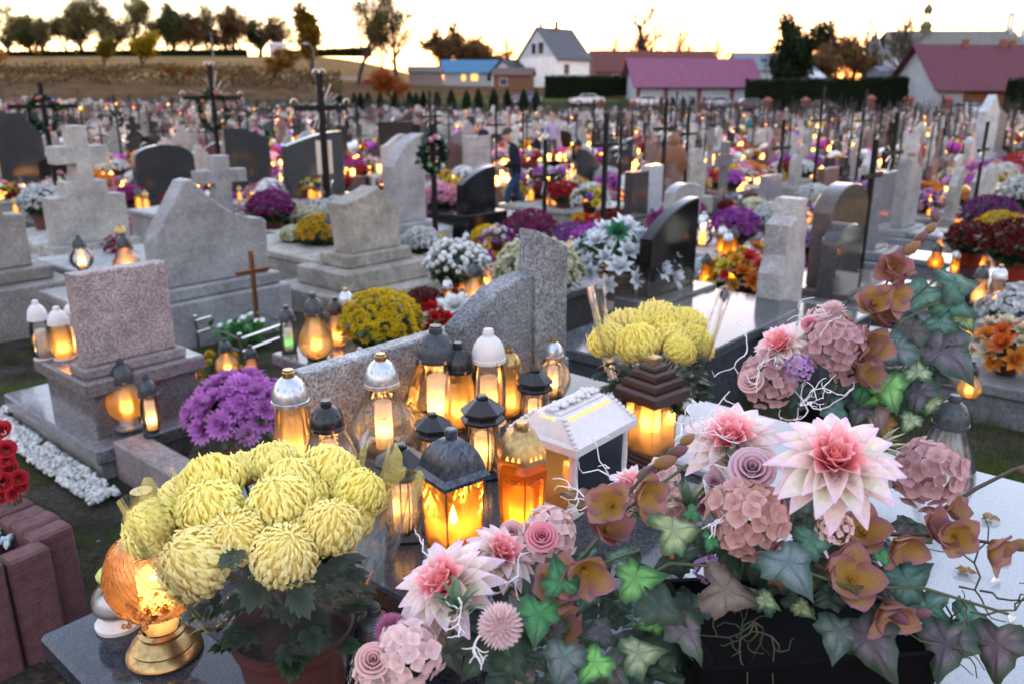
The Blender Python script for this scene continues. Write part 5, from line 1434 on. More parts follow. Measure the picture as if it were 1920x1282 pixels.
tomb('dark headstone half of a pair in front of the wooden carved stump', 1184, 412, 1214, 322, .35, 'rect', (.05, .045, .045), 'polished', thick=.14, slab=-1, L=1.2)
tomb('pale headstone half of the pair, taller', 1213, 408, 1240, 310, .35, 'rect', (.36, .37, .39), 'polished', thick=.14, slab=-1, L=1.2)
tomb('light grey arched headstone behind the tall black one', 1262, 420, 1312, 344, .35, 'arch', (.26, .26, .27), 'polished', thick=.16, slab=-1, L=1.2)
tomb('light granite headstone with a stepped serpentine edge, right of the orange flowers', 1458, 606, 1500, 374, .28, 'serp', (.36, .34, .335), 'granite', thick=.16, tiers=((.1, .16, .15),), slab=-1, L=.9)
tomb('glossy brown headstone with rounded top beside the path', 1545, 540, 1612, 344, .35, 'arch', (.09, .07, .065), 'polished', thick=.14, tiers=((.1, .2, .2),), slab=-1, L=1.2, slabcol=(.12, .12, .12))
tomb('smaller glossy arched headstone in front of the tall brown one', 1560, 560, 1606, 420, .3, 'arch', (.06, .058, .058), 'polished', thick=.12, tiers=((.06, .1, .2),), slab=-1, L=.8, slabcol=(.14, .14, .14))
tomb('tall pale obelisk-like stone far right', 1838, 292, 1862, 178, .25, 'gable', (.40, .42, .45), 'granite', thick=.3, slab=0)
tomb('dark grey stone beside the tall pale obelisk', 1860, 286, 1878, 204, .25, 'slant', (.08, .085, .10), 'granite', thick=.3, slab=0)
tomb('grey granite headstone with sloping top right of the path start', 1690, 430, 1716, 296, .3, 'slant', GREY, 'granite', thick=.15, slab=-1, L=1.2)
tomb('polished grey headstone, left of the sloping one by the path', 1640, 470, 1664, 322, .3, 'rect', (.18, .18, .19), 'polished', thick=.15, slab=-1, L=1.2)
# carved wooden stump-like statue
p = GRH(1258, 372, .35)
t = thing('carved_statue', 'reddish-brown carved figure statue in front of the middle rows', 'statue', (p.x, p.y, p.z - .35), ROT)
s = 115 / ppm(p)
m = MB(); m.lathe([(.001, 0), (.18, .0), (.20, .15), (.13, .3), (.15, .42), (.21, .55), (.2, .72), (.14, .82), (.08, .85)], 14, lambda t_, z: 1 + .14 * math.sin(3 * t_ + z * 9))
m.v = [(x * s * 1.3, y * s, .35 + z * s) for x, y, z in m.v]; put('robe', m.mesh('robe', 'paint', 60), t, color=(.20, .085, .05))
m = MB(); m.ell((0, 0, .35 + s * .92), (s * .1, s * .1, s * .12), 10, 8); m.ell((s * .16, 0, .35 + s * .7), (s * .1, s * .12, s * .16), 10, 8); put('head', m.mesh('head', 'paint', 60), t, color=(.24, .12, .08))
m = MB(); m.box(-.3, .3, -.25, .25, -.2, .36, .02); put('pedestal', m.mesh('pedestal', 'granite'), t, color=GREY)

# ------------------------------------------------------------------ iron crosses
def cross_mb(H, bar, zb, r=.035, rays=0, candle=True, foot=True):
    m = MB()
    m.box(-r, r, -r * .7, r * .7, 0, H, .005); m.box(-bar, bar, -r * .6, r * .6, zb - r, zb + r, .005)
    return m
def iron_cross(label, px, py, top, bar_px, bar_y, r=.028, rays=0, wreath=None, candles=False, rz=ROT, zb=0.0, figure=False):
    P = GRH(px, py, zb)
    H = solve(lambda q: proj(P + Vector((0, 0, q)))[1] - top, .05, 8)
    hb = solve(lambda q: proj(P + Vector((0, 0, q)))[1] - bar_y, .05, 8)
    bar = bar_px / ppm(P + Vector((0, 0, hb))) / 2 / max(.3, abs(math.cos(rz) - math.sin(rz) * (px - CX) / FPX))
    t = thing('iron_cross', label, 'cross', P, rz, 'tall iron grave crosses')
    m = MB(); m.box(-r, r, -r, r, -.3, H, .004); put('post', m.mesh('post', 'iron'), t)
    m = MB(); m.box(-bar, bar, -r * .8, r * .8, hb - r, hb + r, .004); put('crossbar', m.mesh('bar', 'iron'), t)
    if rays:
        for q in range(4):
            m = MB()
            for k in range(rays):
                a = R(90 * q + 15 + 60 * k / max(1, rays - 1)); L = bar * (.85 if k % 2 else .65)
                m.tube([(.04 * math.cos(a), 0, hb + .04 * math.sin(a)), (L * math.cos(a), 0, hb + L * math.sin(a))], .004, 4)
            put('rays', m.mesh('rays', 'steel'), t)
        for sx, sz in ((-1, 0), (1, 0), (0, 1)):
            m = MB(); cx, cz = sx * bar, hb + sz * (H - hb)
            for sd in (-1, 1):
                m.tube([(cx + sd * .05 * (sz != 0) + .05 * math.cos(w), 0, cz + sd * .06 * (sx != 0) + .05 * math.sin(w)) for w in [i * .6 for i in range(9)]], .006, 4)
            put('scroll', m.mesh('scroll', 'steel'), t)
    if figure:                                          # small candle brackets either side of the post
        for sd in (-1, 1):
            m = MB(); m.tube([(0, 0, hb * .38), (sd * .1, 0, hb * .5), (sd * .07, 0, hb * .55), (sd * .07, 0, hb * .2)], .012, 5); put('bracket', m.mesh('bracket', 'steel'), t)
            m = MB(); m.lathe([(.03, hb * .55), (.03, hb * .78), (.001, hb * .78)], 10, mat=Matrix.Translation((sd * .085, 0, 0))); put('candle', m.mesh('candle', 'wax', 50), t)
    if wreath:
        rr, dz, cols = wreath; m = MB(); w_ = random.Random(px)
        for i in range(700):
            a = w_.uniform(0, 6.283); q = w_.gauss(0, .8)
            p = Vector(((rr + rr * .16 * q) * math.cos(a), w_.uniform(-.05, .05), hb - dz + (rr + rr * .16 * q) * math.sin(a) * 1.15))
            leaf_quads(m, p, .01, 1, .045, [(.012, .035, .012), (.02, .05, .02)], w_)
        for i in range(9):
            a = w_.uniform(0, 6.283); m.ell((rr * math.cos(a), -.05, hb - dz + rr * 1.15 * math.sin(a)), (.035, .03, .035), 6, 4, w_.choice(cols))
        wt = thing('wreath', 'green wreath with small flowers hung on the ' + label.split(',')[0], 'wreath', P, rz, 'wreaths on iron crosses')
        put('greenery', m.mesh('wreath', 'leaf', 0), wt)
    FOOT.append((toab(P)[0] - .25, toab(P)[0] + .25, toab(P)[1] - .25, toab(P)[1] + .25))
    return t
PK, OR_, WH, VI = (.6, .2, .35), (.6, .15, .03), (.7, .7, .68), (.35, .12, .45)
iron_cross('tall black iron cross at the far left, bar cut by the edge', 117, 420, 155, 130, 200, .033, wreath=(.22, .1, [OR_, VI]))
iron_cross('tall black iron cross with fine gilt rays, left of centre', 422, 410, 122, 108, 184, .033, rays=4, wreath=(.27, .22, [OR_, PK]))
iron_cross('tall black rayed iron cross beside the stepped concrete tomb', 620, 470, 138, 98, 203, .034, rays=5, figure=True)
iron_cross('iron cross with pink flower garland, above the white mums', 818, 490, 232, 60, 288, .026, wreath=(.16, .0, [PK, WH, (.05, .12, .03)]))
iron_cross('thin iron cross with silver bars, right of the walking man', 1020, 470, 262, 52, 330, .022, rays=2)
iron_cross('thin dark cross standing behind the purple mums, right of centre', 1128, 500, 212, 44, 272, .024)
iron_cross('thin iron cross beside the path on the right', 1604, 570, 262, 34, 330, .022)
iron_cross('slim dark cross with a second bar, behind the far pale stones', 232, 320, 178, 44, 218, .026, wreath=(.2, .1, [WH, (.1, .3, .3)]))
iron_cross('slim dark cross left of the dark square headstone', 676, 330, 185, 38, 222, .024)
iron_cross('bronze cross standing beside the metal grave rail', 486, 640, 470, 62, 508, .014)
bpy.data.objects[-1:]  # (last cross is the copper one, recoloured below)
for o in kids([o for o in COL.objects if o.get('label', '').startswith('bronze cross')][0]):
    o.data.materials[0] = MATS['copper']

# ------------------------------------------------------------------ steel rail round a small planted grave
def rail():
    P0 = GRH(372, 640, 0); p = [GRH(372, 650, 0.0), GRH(455, 690, 0.0), GRH(540, 655, 0.0), GRH(458, 622, 0.0)]
    t = thing('grave_rail', 'low chrome rail around a small planted grave', 'railing', p[0])
    h = 52 / ppm(p[0])
    for q in p:
        m = MB(); d = q - p[0]; m.tube([d + Vector((0, 0, -.05)), d + Vector((0, 0, h * 1.12))], .012, 10); m.ell(d + Vector((0, 0, h * 1.15)), (.016, .016, .012), 10, 6); put('post', m.mesh('post', 'steel', 40), t)
    for i in range(4):
        for f in (.55, .98):
            a = p[i] - p[0] + Vector((0, 0, h * f)); b = p[(i + 1) % 4] - p[0] + Vector((0, 0, h * f)); m = MB(); m.tube([a, b], .008, 8); put('rail', m.mesh('rail', 'steel', 40), t)
    c = sum(p, Vector()) / 4
    pl = thing('ground_plant', 'bright green plant with white blossoms inside the chrome rail', 'plant', c)
    m = MB(); r_ = random.Random(2)
    for i in range(160):
        a = r_.uniform(0, 6.28); lp = petal_mesh(.09, .016, 1, .004, -.1, (.02, .12, .02), (.06, .30, .05), None, 1, 3)
        m.join(lp, Matrix.Translation((r_.gauss(0, .07), r_.gauss(0, .07), r_.uniform(.02, .16))) @ Euler((r_.uniform(-.2, 1.1), 0, a)).to_matrix().to_4x4())
    put('leaves', m.mesh('leaves', 'leaf', 180), pl)
    for i in range(9):
        put('blossom', FLO['white'], pl, (r_.gauss(0, .09), r_.gauss(0, .07), r_.uniform(.15, .24)), zalign((r_.gauss(0, .4), -.5, .8)), .045)
    FOOT.append((toab(c)[0] - .5, toab(c)[0] + .5, toab(c)[1] - .5, toab(c)[1] + .5))
rail()
# ------------------------------------------------------------------ foreground tomb with the lanterns
ZU, ZL = .62, .45
A1, A2, B2 = .88, 2.18, 1.77
FOOT.append((.2, 2.5, -2.5, 2.2))
t0 = thing('lantern_tomb', 'dark polished granite tomb crowded with lanterns in the foreground', 'tomb', AB(A1, 0, 0), ROT)
W = A2 - A1
m = MB(); m.box(0, W, -1.6, B2, ZU - .05, ZU, .006); put('slab', m.mesh('slab', 'polished'), t0, color=(.05, .054, .062))
m = MB(); m.box(.03, W - .03, -1.58, B2 - .03, ZL + .002, ZU - .051, .004); put('slab_base', m.mesh('slab_base', 'polished'), t0, color=(.02, .021, .024))
m = MB(); m.box(-.43, W + .05, -1.7, B2 - .05, ZL - .055, ZL, .008); put('apron_slab', m.mesh('apron', 'polished'), t0, color=(.03, .036, .05))
m = MB(); m.box(-.38, W + .02, -1.65, B2 - .1, -.2, ZL - .056, .004); put('grave_base', m.mesh('grave_base', 'polished'), t0, color=(.025, .027, .03))
# headstone of the tomb: low wing, slanted panel and tall pillar
hx, hb = 1.16 - A1, 1.71
m = MB(); m.box(hx - .03, hx + 1.15, hb - .02, hb + .10, .1, ZU + .004, .005); put('headstone_plinth', m.mesh('plinth', 'granite_coarse'), t0, color=(.2, .2, .21))
m = MB(); m.prism([(hx, ZU), (hx + .60, ZU), (hx + .60, ZU + .237), (hx, ZU + .237)], hb, hb + .06, .006); put('headstone_wing', m.mesh('wing', 'granite_coarse', 25, recalc=True), t0, color=(.28, .275, .285))
m = MB(); m.prism([(hx + .49, ZU), (hx + .822, ZU), (hx + .822, ZU + .385), (hx + .75, ZU + .38), (hx + .65, ZU + .36), (hx + .49, ZU + .27)], hb - .11, hb - .025, .006); put('headstone_panel', m.mesh('panel', 'granite_coarse', 25, recalc=True), t0, color=(.16, .165, .18))
m = MB(); m.prism([(hx + .82, ZU), (hx + .99, ZU), (hx + .99, ZU + .455), (hx + .82, ZU + .53)], hb - .125, hb - .045, .006); put('headstone_pillar', m.mesh('pillar', 'granite_coarse', 25, recalc=True), t0, color=(.18, .185, .20))
# pale slab of the right half of the grave (flush with the dark one, seen beside the silk flowers)
m = MB(); m.box(.39, W + .002, -1.62, .7, ZU + .001, ZU + .024, .005); put('pale_slab', m.mesh('pale_slab', 'polished_pale'), t0, color=(.33, .34, .36))
m = MB(); m.box(.85, W + .002, .704, 1.12, ZU + .001, ZU + .024, .005); put('pale_slab', m.mesh('pale_slab', 'polished_pale'), t0, color=(.33, .34, .36))

ZS = ZU
def LP(px, py, z=ZU): return G(px, py, z)
def hgt(P, top):                        # height so that the top shows at a pixel row
    return solve(lambda q: proj(P + Vector((0, 0, q)))[1] - top, .02, 2)
def L(kind, label, px, py, top, z=ZU, **k):
    P = LP(px, py, z)
    while z == ZU and px < 1060 and toab(P)[1] > (1.50 if toab(P)[0] > 1.58 else 1.6) and toab(P)[0] > 1.25:      # keep clear of the headstone
        py += 3; P = LP(px, py, z)
    return lantern(kind, label, P, hgt(P, top), **k)
L('pear', 'clear pear-shaped ribbed lantern with silver dome cap, before the granite wing', 722, 838, 660, cap='silver', glass='glass_ribbed')
def print_on(lan, rows):
    cd = [c for c in kids(lan) if c.name.startswith('candle')][0]; m = MB()
    for (u0, u1, z0, z1) in rows:
        k = max(1, int((u1 - u0) / .25)); rr = .0868
        for i in range(k):
            a, b = u0 + (u1 - u0) * i / k, u0 + (u1 - u0) * (i + .7) / k
            m.add([(rr * math.cos(a), rr * math.sin(a), z0), (rr * math.cos(b), rr * math.sin(b), z0), (rr * math.cos(b), rr * math.sin(b), z1), (rr * math.cos(a), rr * math.sin(a), z1)], [(0, 1, 2, 3)])
    put('red_print', m.mesh('red_print', 'print_red', 0), cd)
pmat('print_red', (.45, .03, .02), .6)
print_on(kids and [o for o in COL.objects if o.get('label', '').startswith('clear pear-shaped ribbed')][0], [(-1.9, -1.7, .34, .36), (-1.6, -1.0, .345, .36), (-1.45, -1.05, .27, .275), (-1.45, -1.05, .285, .29), (-1.45, -1.05, .30, .305)])
L('cone', 'tall tapering lantern glowing amber with silver cap, behind the yellow mums', 556, 880, 690, cap='silver', glass='glass_honey')
L('bell', 'bell lantern with speckled black dome cap, behind the yellow mums', 622, 905, 748, cap='plastic_black', glass='glass_ribbed', sx=1.15)
L('bell', 'wide clear bell lantern with dark grey dome cap, back of the group', 822, 768, 608, cap='gunmetal', glass='glass_clear', sx=1.15)
L('jar', 'slim clear lantern with white cap, in front of the pillar', 917, 752, 615, cap='plastic_white', glass='glass_clear', foot='plastic_white')
L('jar', 'small lantern with gold cap beside the white-capped one', 955, 762, 650, cap='brass', glass='glass_honey')
L('round', 'rounded ribbed lantern with silver cap, right of the pillar', 1036, 728, 632, cap='silver', glass='glass_ribbed')
L('jar', 'dark-capped lantern hidden behind the wide bell lantern', 862, 742, 640, cap='plastic_black', glass='glass_honey')
for lab, px, py, top, rz in [('black octagonal-capped lantern at the back, left of the white house lantern', 1002, 815, 686, 12), ('black octagonal-capped lantern with dark ribs, in mid group', 906, 892, 734, 20),
    ('black octagonal-capped lantern half hidden behind two others', 815, 905, 768, 15), ('black octagonal-capped lantern at the left front of the group', 757, 1005, 824, 5)]:
    P = LP(px, py); oct_lantern(lab, P, hgt(P, top), R(rz))
P = LP(852, 1062); square_lantern('square amber lantern with pewter dome roof and moulded roses, front of the group', P, hgt(P, 798), R(38))
P = LP(977, 1012); hex_lantern('hexagonal orange lantern with brass cap, beside the square amber one', P, hgt(P, 786), R(8))
P = LP(1216, 860); pagoda_lantern('brown pagoda-roofed lantern with clear panes and tall lit candle', P, hgt(P, 664), R(40))
P = LP(1072, 922); house_lantern('white house-shaped lantern with dark blue side panel and floral roof', P, hgt(P, 716) * .9, ROT - R(90))
P = LP(310, 1222, ZL); goblet_lantern('amber diamond-cut globe lantern on a brass foot, beside the yellow mums', P, hgt(P, 914))
L('bell', 'black-capped lantern half hidden under the silk flowers', 712, 1330, 1132, z=ZL, cap='gunmetal', glass='glass_clear', lit=False)
L('bell', 'clear bell lantern with black dome cap beside the silk flowers on the right', 1762, 912, 738, z=ZU, cap='gunmetal', glass='glass_clear', lit=False, wax=False)
# burnt-out little candle jar
P = LP(226, 1168, ZL); h = hgt(P, 1066)
t = thing('candle_jar', 'small burnt-out white candle in a jar with lime cap, on the dark slab', 'candle', P, 0, None, h)
m = MB(); m.lathe([(.001, 0), (.36, 0), (.37, .07), (.33, .1), (.26, .2), (.3, .26)], 28); put('foot', m.mesh('foot', 'plastic_white', 40), t)
m = MB(); m.lathe([(.27, .22), (.36, .34), (.38, .48), (.34, .62), (.24, .72), (.2, .78)], 28); put('glass', m.mesh('glass', 'glass_clear', 180), t)
m = MB(); m.lathe([(.001, .5), (.2, .48), (.34, .42), (.35, .34), (.26, .22)], 28); put('candle', m.mesh('candle', 'plastic_white', 60), t)
m = MB(); m.lathe([(.21, .76), (.22, .88), (.2, .9)], 24); c = put('cap', m.mesh('cap', 'brass', 40), t)
m = MB(); m.lathe([(.235, .88), (.24, .93), (.2, .985), (.001, 1.0)], 24); put('lid', m.mesh('lid', 'paint', 40), c, color=(.5, .58, .15))

# ------------------------------------------------------------------ wrapped pots of large yellow chrysanthemums
MUM = [mum_head(i) for i in range(4)]
MUMG = [mum_head(10 + i, 230, (.80, .58, .05), (.98, .82, .22)) for i in range(3)]
def wrap_mesh(base, axis_h, r0, r1, seed, nz=9, n=72, spikes=5, amp=.06):
    r = random.Random(seed); m = MB()
    ph = [r.uniform(0, 6) for _ in range(4)]
    def P(u, v):
        a = u * 2 * math.pi
        rr = lerp(r0, r1, v ** .8) * (1 + .05 * v * math.sin(5 * a + ph[0]) + .03 * v * math.sin(11 * a + ph[1] + v * 3) + .02 * math.sin(23 * a + ph[2] + v * 6))
        top = 1 + amp * 2.2 * abs(((u * spikes + .3) % 1) - .5) * 2 * (v ** 3) - amp
        return (base.x + rr * math.cos(a), base.y + rr * math.sin(a), base.z + axis_h * v * top + .008 * math.sin(17 * a + ph[3]) * v)
    m.grid(P, n, nz)
    return m.mesh('cellophane', 'cellophane', 180)
def big_mums(label, stand, rim_c, rim_r, heads, meshes, wrapdef, leafc, potcol, seed):
    t = thing('wrapped_chrysanthemum', label, 'flower pot', stand)
    P0 = Vector(stand); r = random.Random(seed)
    ph = rim_c.z - P0.z
    k = rim_r
    m = MB(); m.lathe([(.001, 0), (k * .70, 0), (k * .72, .006), (k * .9, ph * .78), (k * .93, ph * .8), (k * .94, ph * .86), (k * .99, ph * .88), (k * 1.02, ph), (k * .97, ph), (k * .9, ph * .82), (.001, ph * .8)], 48, lambda t_, z: 1 + (.004 * math.sin(z * 900)))
    put('pot', m.mesh('pot', 'pot_brown', 60), t, rim_c - P0 - Vector((0, 0, ph)), color=potcol)
    stems = MB(); cen = Vector((0, 0, ph))
    off = rim_c - P0 - cen
    for i, (px, py, rp, dp) in enumerate(heads):
        c = D(px, py, dp); Rm = rp / ppm(c)
        rel = c - P0
        up = (rel - (rim_c - P0) + Vector((0, 0, .06)) + Vector((r.gauss(0, .05), r.gauss(0, .05) - .03, .02))).normalized()
        put('flower_head', meshes[i % len(meshes)], t, rel, zalign(up, r.uniform(0, 6)), (Rm * 1.0, Rm * r.uniform(.92, 1.02), Rm * r.uniform(.8, 1.02)), color=(1, r.uniform(.98, 1.03), r.uniform(.8, 1.15)))
        stems.tube([rim_c - P0, (rim_c - P0).lerp(rel, .5) + Vector((0, 0, .02)), rel - up * Rm * .5], .0035, 5)
    put('stems', stems.mesh('stems', 'stem', 60), t)
    cc, lr, n = leafc
    for i in range(n):
        a = r.uniform(0, 6.283); rr = lr * math.sqrt(r.random()); f = r.random()
        p = rim_c.lerp(cc, f) - P0 + Vector((rr * math.cos(a), rr * math.sin(a), r.uniform(-.02, .03)))
        put('leaf', MLEAF[i % 3], t, p, Euler((r.uniform(-.5, .5), r.uniform(-.4, .4), a - math.pi / 2)).to_matrix(), r.uniform(.05, .085))
    w = wrapdef
    put('cellophane', wrap_mesh(rim_c - P0 - Vector((0, 0, .02)), w[0], w[1], w[2], seed), t)
    return t
rim = G(548, 1168, .65)
heads = [(395, 905, 60, 1.5), (512, 870, 50, 1.58), (548, 902, 52, 1.50), (622, 877, 54, 1.54), (285, 988, 56, 1.42), (392, 950, 62, 1.42), (524, 943, 63, 1.43), (676, 925, 48, 1.48), (442, 1006, 56, 1.36), (368, 1056, 68, 1.33), (622, 988, 56, 1.39), (534, 1040, 62, 1.34), (452, 882, 44, 1.56), (660, 975, 40, 1.46), (335, 930, 40, 1.5), (590, 930, 45, 1.5)]
big_mums('large pale yellow chrysanthemums wrapped in cellophane in a brown pot, bottom left', (rim.x, rim.y, ZL), rim, .108, heads, MUM, (.30, .10, .232), (D(500, 985, 1.42), .12, 90), (1, 1, 1), 3)
rim2 = G(1222, 768, .70)
heads2 = [(1172, 612, 40, 2.35), (1232, 598, 40, 2.38), (1290, 606, 34, 2.36), (1140, 640, 38, 2.25), (1196, 645, 42, 2.2), (1262, 640, 36, 2.24), (1306, 638, 34, 2.26), (1250, 612, 34, 2.3), (1205, 612, 34, 2.34), (1318, 655, 22, 2.24), (1275, 658, 30, 2.16)]
rim2 = D(1222, 752, 2.22)
big_mums('wrapped golden-yellow chrysanthemums behind the brown pagoda lantern', (rim2.x, rim2.y, ZU), rim2, .085, heads2, MUMG, (.34, .09, .185), (D(1222, 690, 2.24), .12, 70), (.8, .9, .9), 8)

# ------------------------------------------------------------------ brick-edged flower bed, lower left
bt = thing('brick_bed', 'raised bed edged with upright red-brown concrete blocks, lower left', 'planter', GR(100, 1150))
P0 = Vector(bt.location)
m = MB(); m.box(-.062, .062, -.04, .04, -.05, .36, .009); bm1 = m.mesh('edging_block', 'brick_block')
c0 = G(150, 975, .34)
def blk(p, rz, s=1): put('edging_block', bm1, bt, Vector((p.x, p.y, 0)) - P0 + Vector((0, 0, rnd.uniform(-.012, .006))), (rnd.uniform(-.02, .02), rnd.uniform(-.02, .02), rz + rnd.uniform(-.04, .04)), s)
e1 = G(105, 965, .34); d1 = (G(28, 905, .34) - G(118, 958, .34)); d1.z = 0; d1.normalize()
e2 = G(118, 958, .34)
n1 = Vector((-d1.y, d1.x, 0))
for i in range(9): blk(G(92, 985, .34) + d1 * (.082 * i), math.atan2(d1.y, d1.x) + math.pi / 2, .92)
d2 = (G(0, 1030, .34) - G(112, 985, .34)); d2.z = 0; d2.normalize()
for i in range(9): blk(G(44, 1022, .34) + d2 * (.124 * i), math.atan2(d2.y, d2.x), .92)
m = MB()
q = G(60, 975, .30); r = random.Random(8)
for i in range(900):
    p = G(40, 1005, .29) + d1 * r.uniform(-.02, .7) + d2 * r.uniform(.02, .8)
    k = r.uniform(.5, 1.0); m.join(PEB[i % 5], Matrix.Translation(p + Vector((0, 0, r.uniform(0, .01)))) @ Euler((r.random(), r.random(), r.uniform(0, 6))).to_matrix().to_4x4() @ Matrix.Scale(r.uniform(.008, .015), 4), (k * .75, k * .9, k))
put('grey_gravel', m.mesh('gravel', 'pebbles', 40), bt, -P0, kind='stuff')
m = MB(); a_, b_, c_, d_ = G(85, 990, .28), G(85, 990, .28) + d1 * .8, G(85, 990, .28) + d1 * .8 + d2 * 1.0, G(85, 990, .28) + d2 * 1.0
m.add([p - P0 for p in (a_, b_, c_, d_)], [(0, 1, 2, 3)]); put('soil', m.mesh('soil', 'ground', 0), bt)
# red artificial roses on the bed
f = thing('red_flowers', 'deep red roses at the left edge above the brick-edged bed', 'flowers', G(20, 930, .36)); P0 = Vector(f.location)
RR = rose_mesh((.16, .002, .006), (.42, .01, .02)); r = random.Random(3)
for i, (px, py, rp) in enumerate([(4, 808, 22), (-22, 830, 26), (12, 842, 20), (-8, 868, 26), (20, 880, 20), (36, 896, 18), (4, 905, 22), (28, 925, 18), (-30, 890, 30), (-25, 800, 26), (40, 912, 14), (14, 862, 16), (-2, 930, 20)]):
    p = D(px, py, 2.25 + r.uniform(-.12, .1)); put('rose', RR, f, p - P0, zalign((r.gauss(.3, .3), -.6, .7), r.uniform(0, 6)), rp / ppm(p) * 1.1)
m = MB()
for i in range(6): m.tube([(r.uniform(-.02, .02), r.uniform(-.02, .02), -.05), (r.uniform(-.1, .05), r.uniform(-.05, .05), .1)], .003, 4)
put('stems', m.mesh('stems', 'stem'), f)
for i in range(14): put('leaf', IVY['dark'], f, Vector((r.uniform(-.15, .05), r.uniform(-.06, .06), r.uniform(0, .2))), Euler((r.uniform(-.6, .6), r.uniform(-.6, .6), r.uniform(0, 6))).to_matrix(), .05)

# ------------------------------------------------------------------ silk flower arrangements
def ivy_at(parent, P0, px, py, size_px, dp, kind, ang, tilt=(0, 0), r=None):
    """leaf facing the viewer, its tip pointing along image angle ang (degrees, 0 = right, 90 = up)"""
    c = D(px, py, dp); s = size_px / ppm(c)
    n = (CAMP - c).normalized(); n = (n * .75 + Vector((tilt[0], -.1, .55 + tilt[1]))).normalized()
    right = Vector((1, 0, 0)); upv = _U
    d = right * math.cos(R(ang)) + upv * math.sin(R(ang)); d = (d - n * d.dot(n)).normalized()
    x = d.cross(n)
    M3 = Matrix((x, d, n)).transposed()
    lf = put('leaf', IVY[kind], parent, c - P0 - d * s * .4, M3, s)
    q = .72 + .5 * ((px * 7.13 + py * 3.7) % 1.0); lf.color = (q * (.9 + .2 * ((px * 1.7) % 1)), q, q * (.85 + .25 * ((py * 2.3) % 1)), 1)
    return c - P0 - d * s * .4
def twig(m, p, d, L, r, n=4, rad=.0016):
    pts = [p]; q = Vector(p); dd = Vector(d).normalized()
    for i in range(7):
        dd = (dd + Vector((r.gauss(0, .45), r.gauss(0, .45), r.gauss(0, .35)))).normalized(); q = q + dd * L / 7; pts.append(q.copy())
        if n > 0 and r.random() < .42: twig(m, q.copy(), dd + Vector((r.gauss(0, .8), r.gauss(0, .8), r.gauss(0, .8))), L * .45, r, n - 2, rad * .8)
    m.tube(pts, [rad * (1.15 - .6 * i / 7) for i in range(8)], 5)
def spray(parent, P0, pts, nb, size, seed, face=(0, -.6, .5), buds=4):
    """brown flowering stem through image points (px, py, depth)"""
    r = random.Random(seed); P = [D(*p) - P0 for p in pts]
    m = MB(); m.tube(P, [.004 * (1 - .6 * i / (len(P) - 1)) for i in range(len(P))], 6); put('stem', m.mesh('stem', 'stem_brown', 60), parent)
    def on(f):
        f *= len(P) - 1; i = min(int(f), len(P) - 2); return P[i].lerp(P[i + 1], f - i), (P[i + 1] - P[i]).normalized()
    for i in range(nb):
        f = .02 + .62 * i / max(1, nb - 1); p, d = on(f); a = i * 2.3
        side = Vector((math.cos(a), -.5, math.sin(a)))
        n = (Vector(face) + side * .7 + d * .3).normalized()
        put('blossom', BLO[i % 4], parent, p + n * size * .25, zalign(n, a), size * (1.05 - .35 * f))
    for i in range(buds):
        f = .68 + .32 * i / max(1, buds - 1); p, d = on(min(1, f)); n = (d + Vector((r.gauss(0, .5), r.gauss(0, .3), r.gauss(0, .5)))).normalized()
        put('bud', BUD[i % 2], parent, p, zalign(n, 0), size * (.75 - .3 * (i / max(1, buds))))
POMP = pompom((.62, .40, .40), (.76, .60, .60)); POMM = pompom((.34, .08, .20), (.46, .18, .30), 180)
base1 = G(1400, 1330, ZU + .03)
f1 = thing('silk_arrangement', 'large silk arrangement of pink dahlias, hydrangeas and ivy in the foreground', 'flowers', base1)
P0 = Vector(base1); r = random.Random(21)
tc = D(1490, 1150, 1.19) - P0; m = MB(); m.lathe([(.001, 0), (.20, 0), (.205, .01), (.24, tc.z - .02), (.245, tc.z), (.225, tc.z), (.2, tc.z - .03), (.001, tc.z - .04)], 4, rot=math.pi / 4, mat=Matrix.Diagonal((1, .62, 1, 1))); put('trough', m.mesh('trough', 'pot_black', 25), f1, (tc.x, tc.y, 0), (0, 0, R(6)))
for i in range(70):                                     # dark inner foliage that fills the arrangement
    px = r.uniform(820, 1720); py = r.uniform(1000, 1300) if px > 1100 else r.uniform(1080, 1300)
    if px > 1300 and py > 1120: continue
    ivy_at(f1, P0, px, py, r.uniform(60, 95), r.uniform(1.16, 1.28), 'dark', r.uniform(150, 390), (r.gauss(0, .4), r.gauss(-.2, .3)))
def up_at(px, py, dp, k=.55, sx=0, sz=0):
    c = D(px, py, dp); return ((CAMP - c).normalized() * k + Vector((sx, -.05, .62 + sz))).normalized()
dahlia(f1, P0, D(1560, 880, 1.08), 128 / ppm(D(1560, 880, 1.08)), up_at(1560, 880, 1.08, .5, .05), .3, 1)
dahlia(f1, P0, D(1372, 838, 1.24), 100 / ppm(D(1372, 838, 1.24)), up_at(1372, 838, 1.24, .35, -.1), 1.2, 2)
dahlia(f1, P0, D(845, 1108, 1.10), 112 / ppm(D(845, 1108, 1.1)), up_at(845, 1108, 1.1, .4, -.45), .8, 3)
dahlia(f1, P0, D(935, 1048, 1.16), 78 / ppm(D(935, 1048, 1.16)), up_at(935, 1048, 1.16, .3, .3, .1), 2.0, 4)
dahlia(f1, P0, D(1185, 918, 1.34), 54 / ppm(D(1185, 918, 1.34)), up_at(1185, 918, 1.34, .4, -.2), .4, 5)
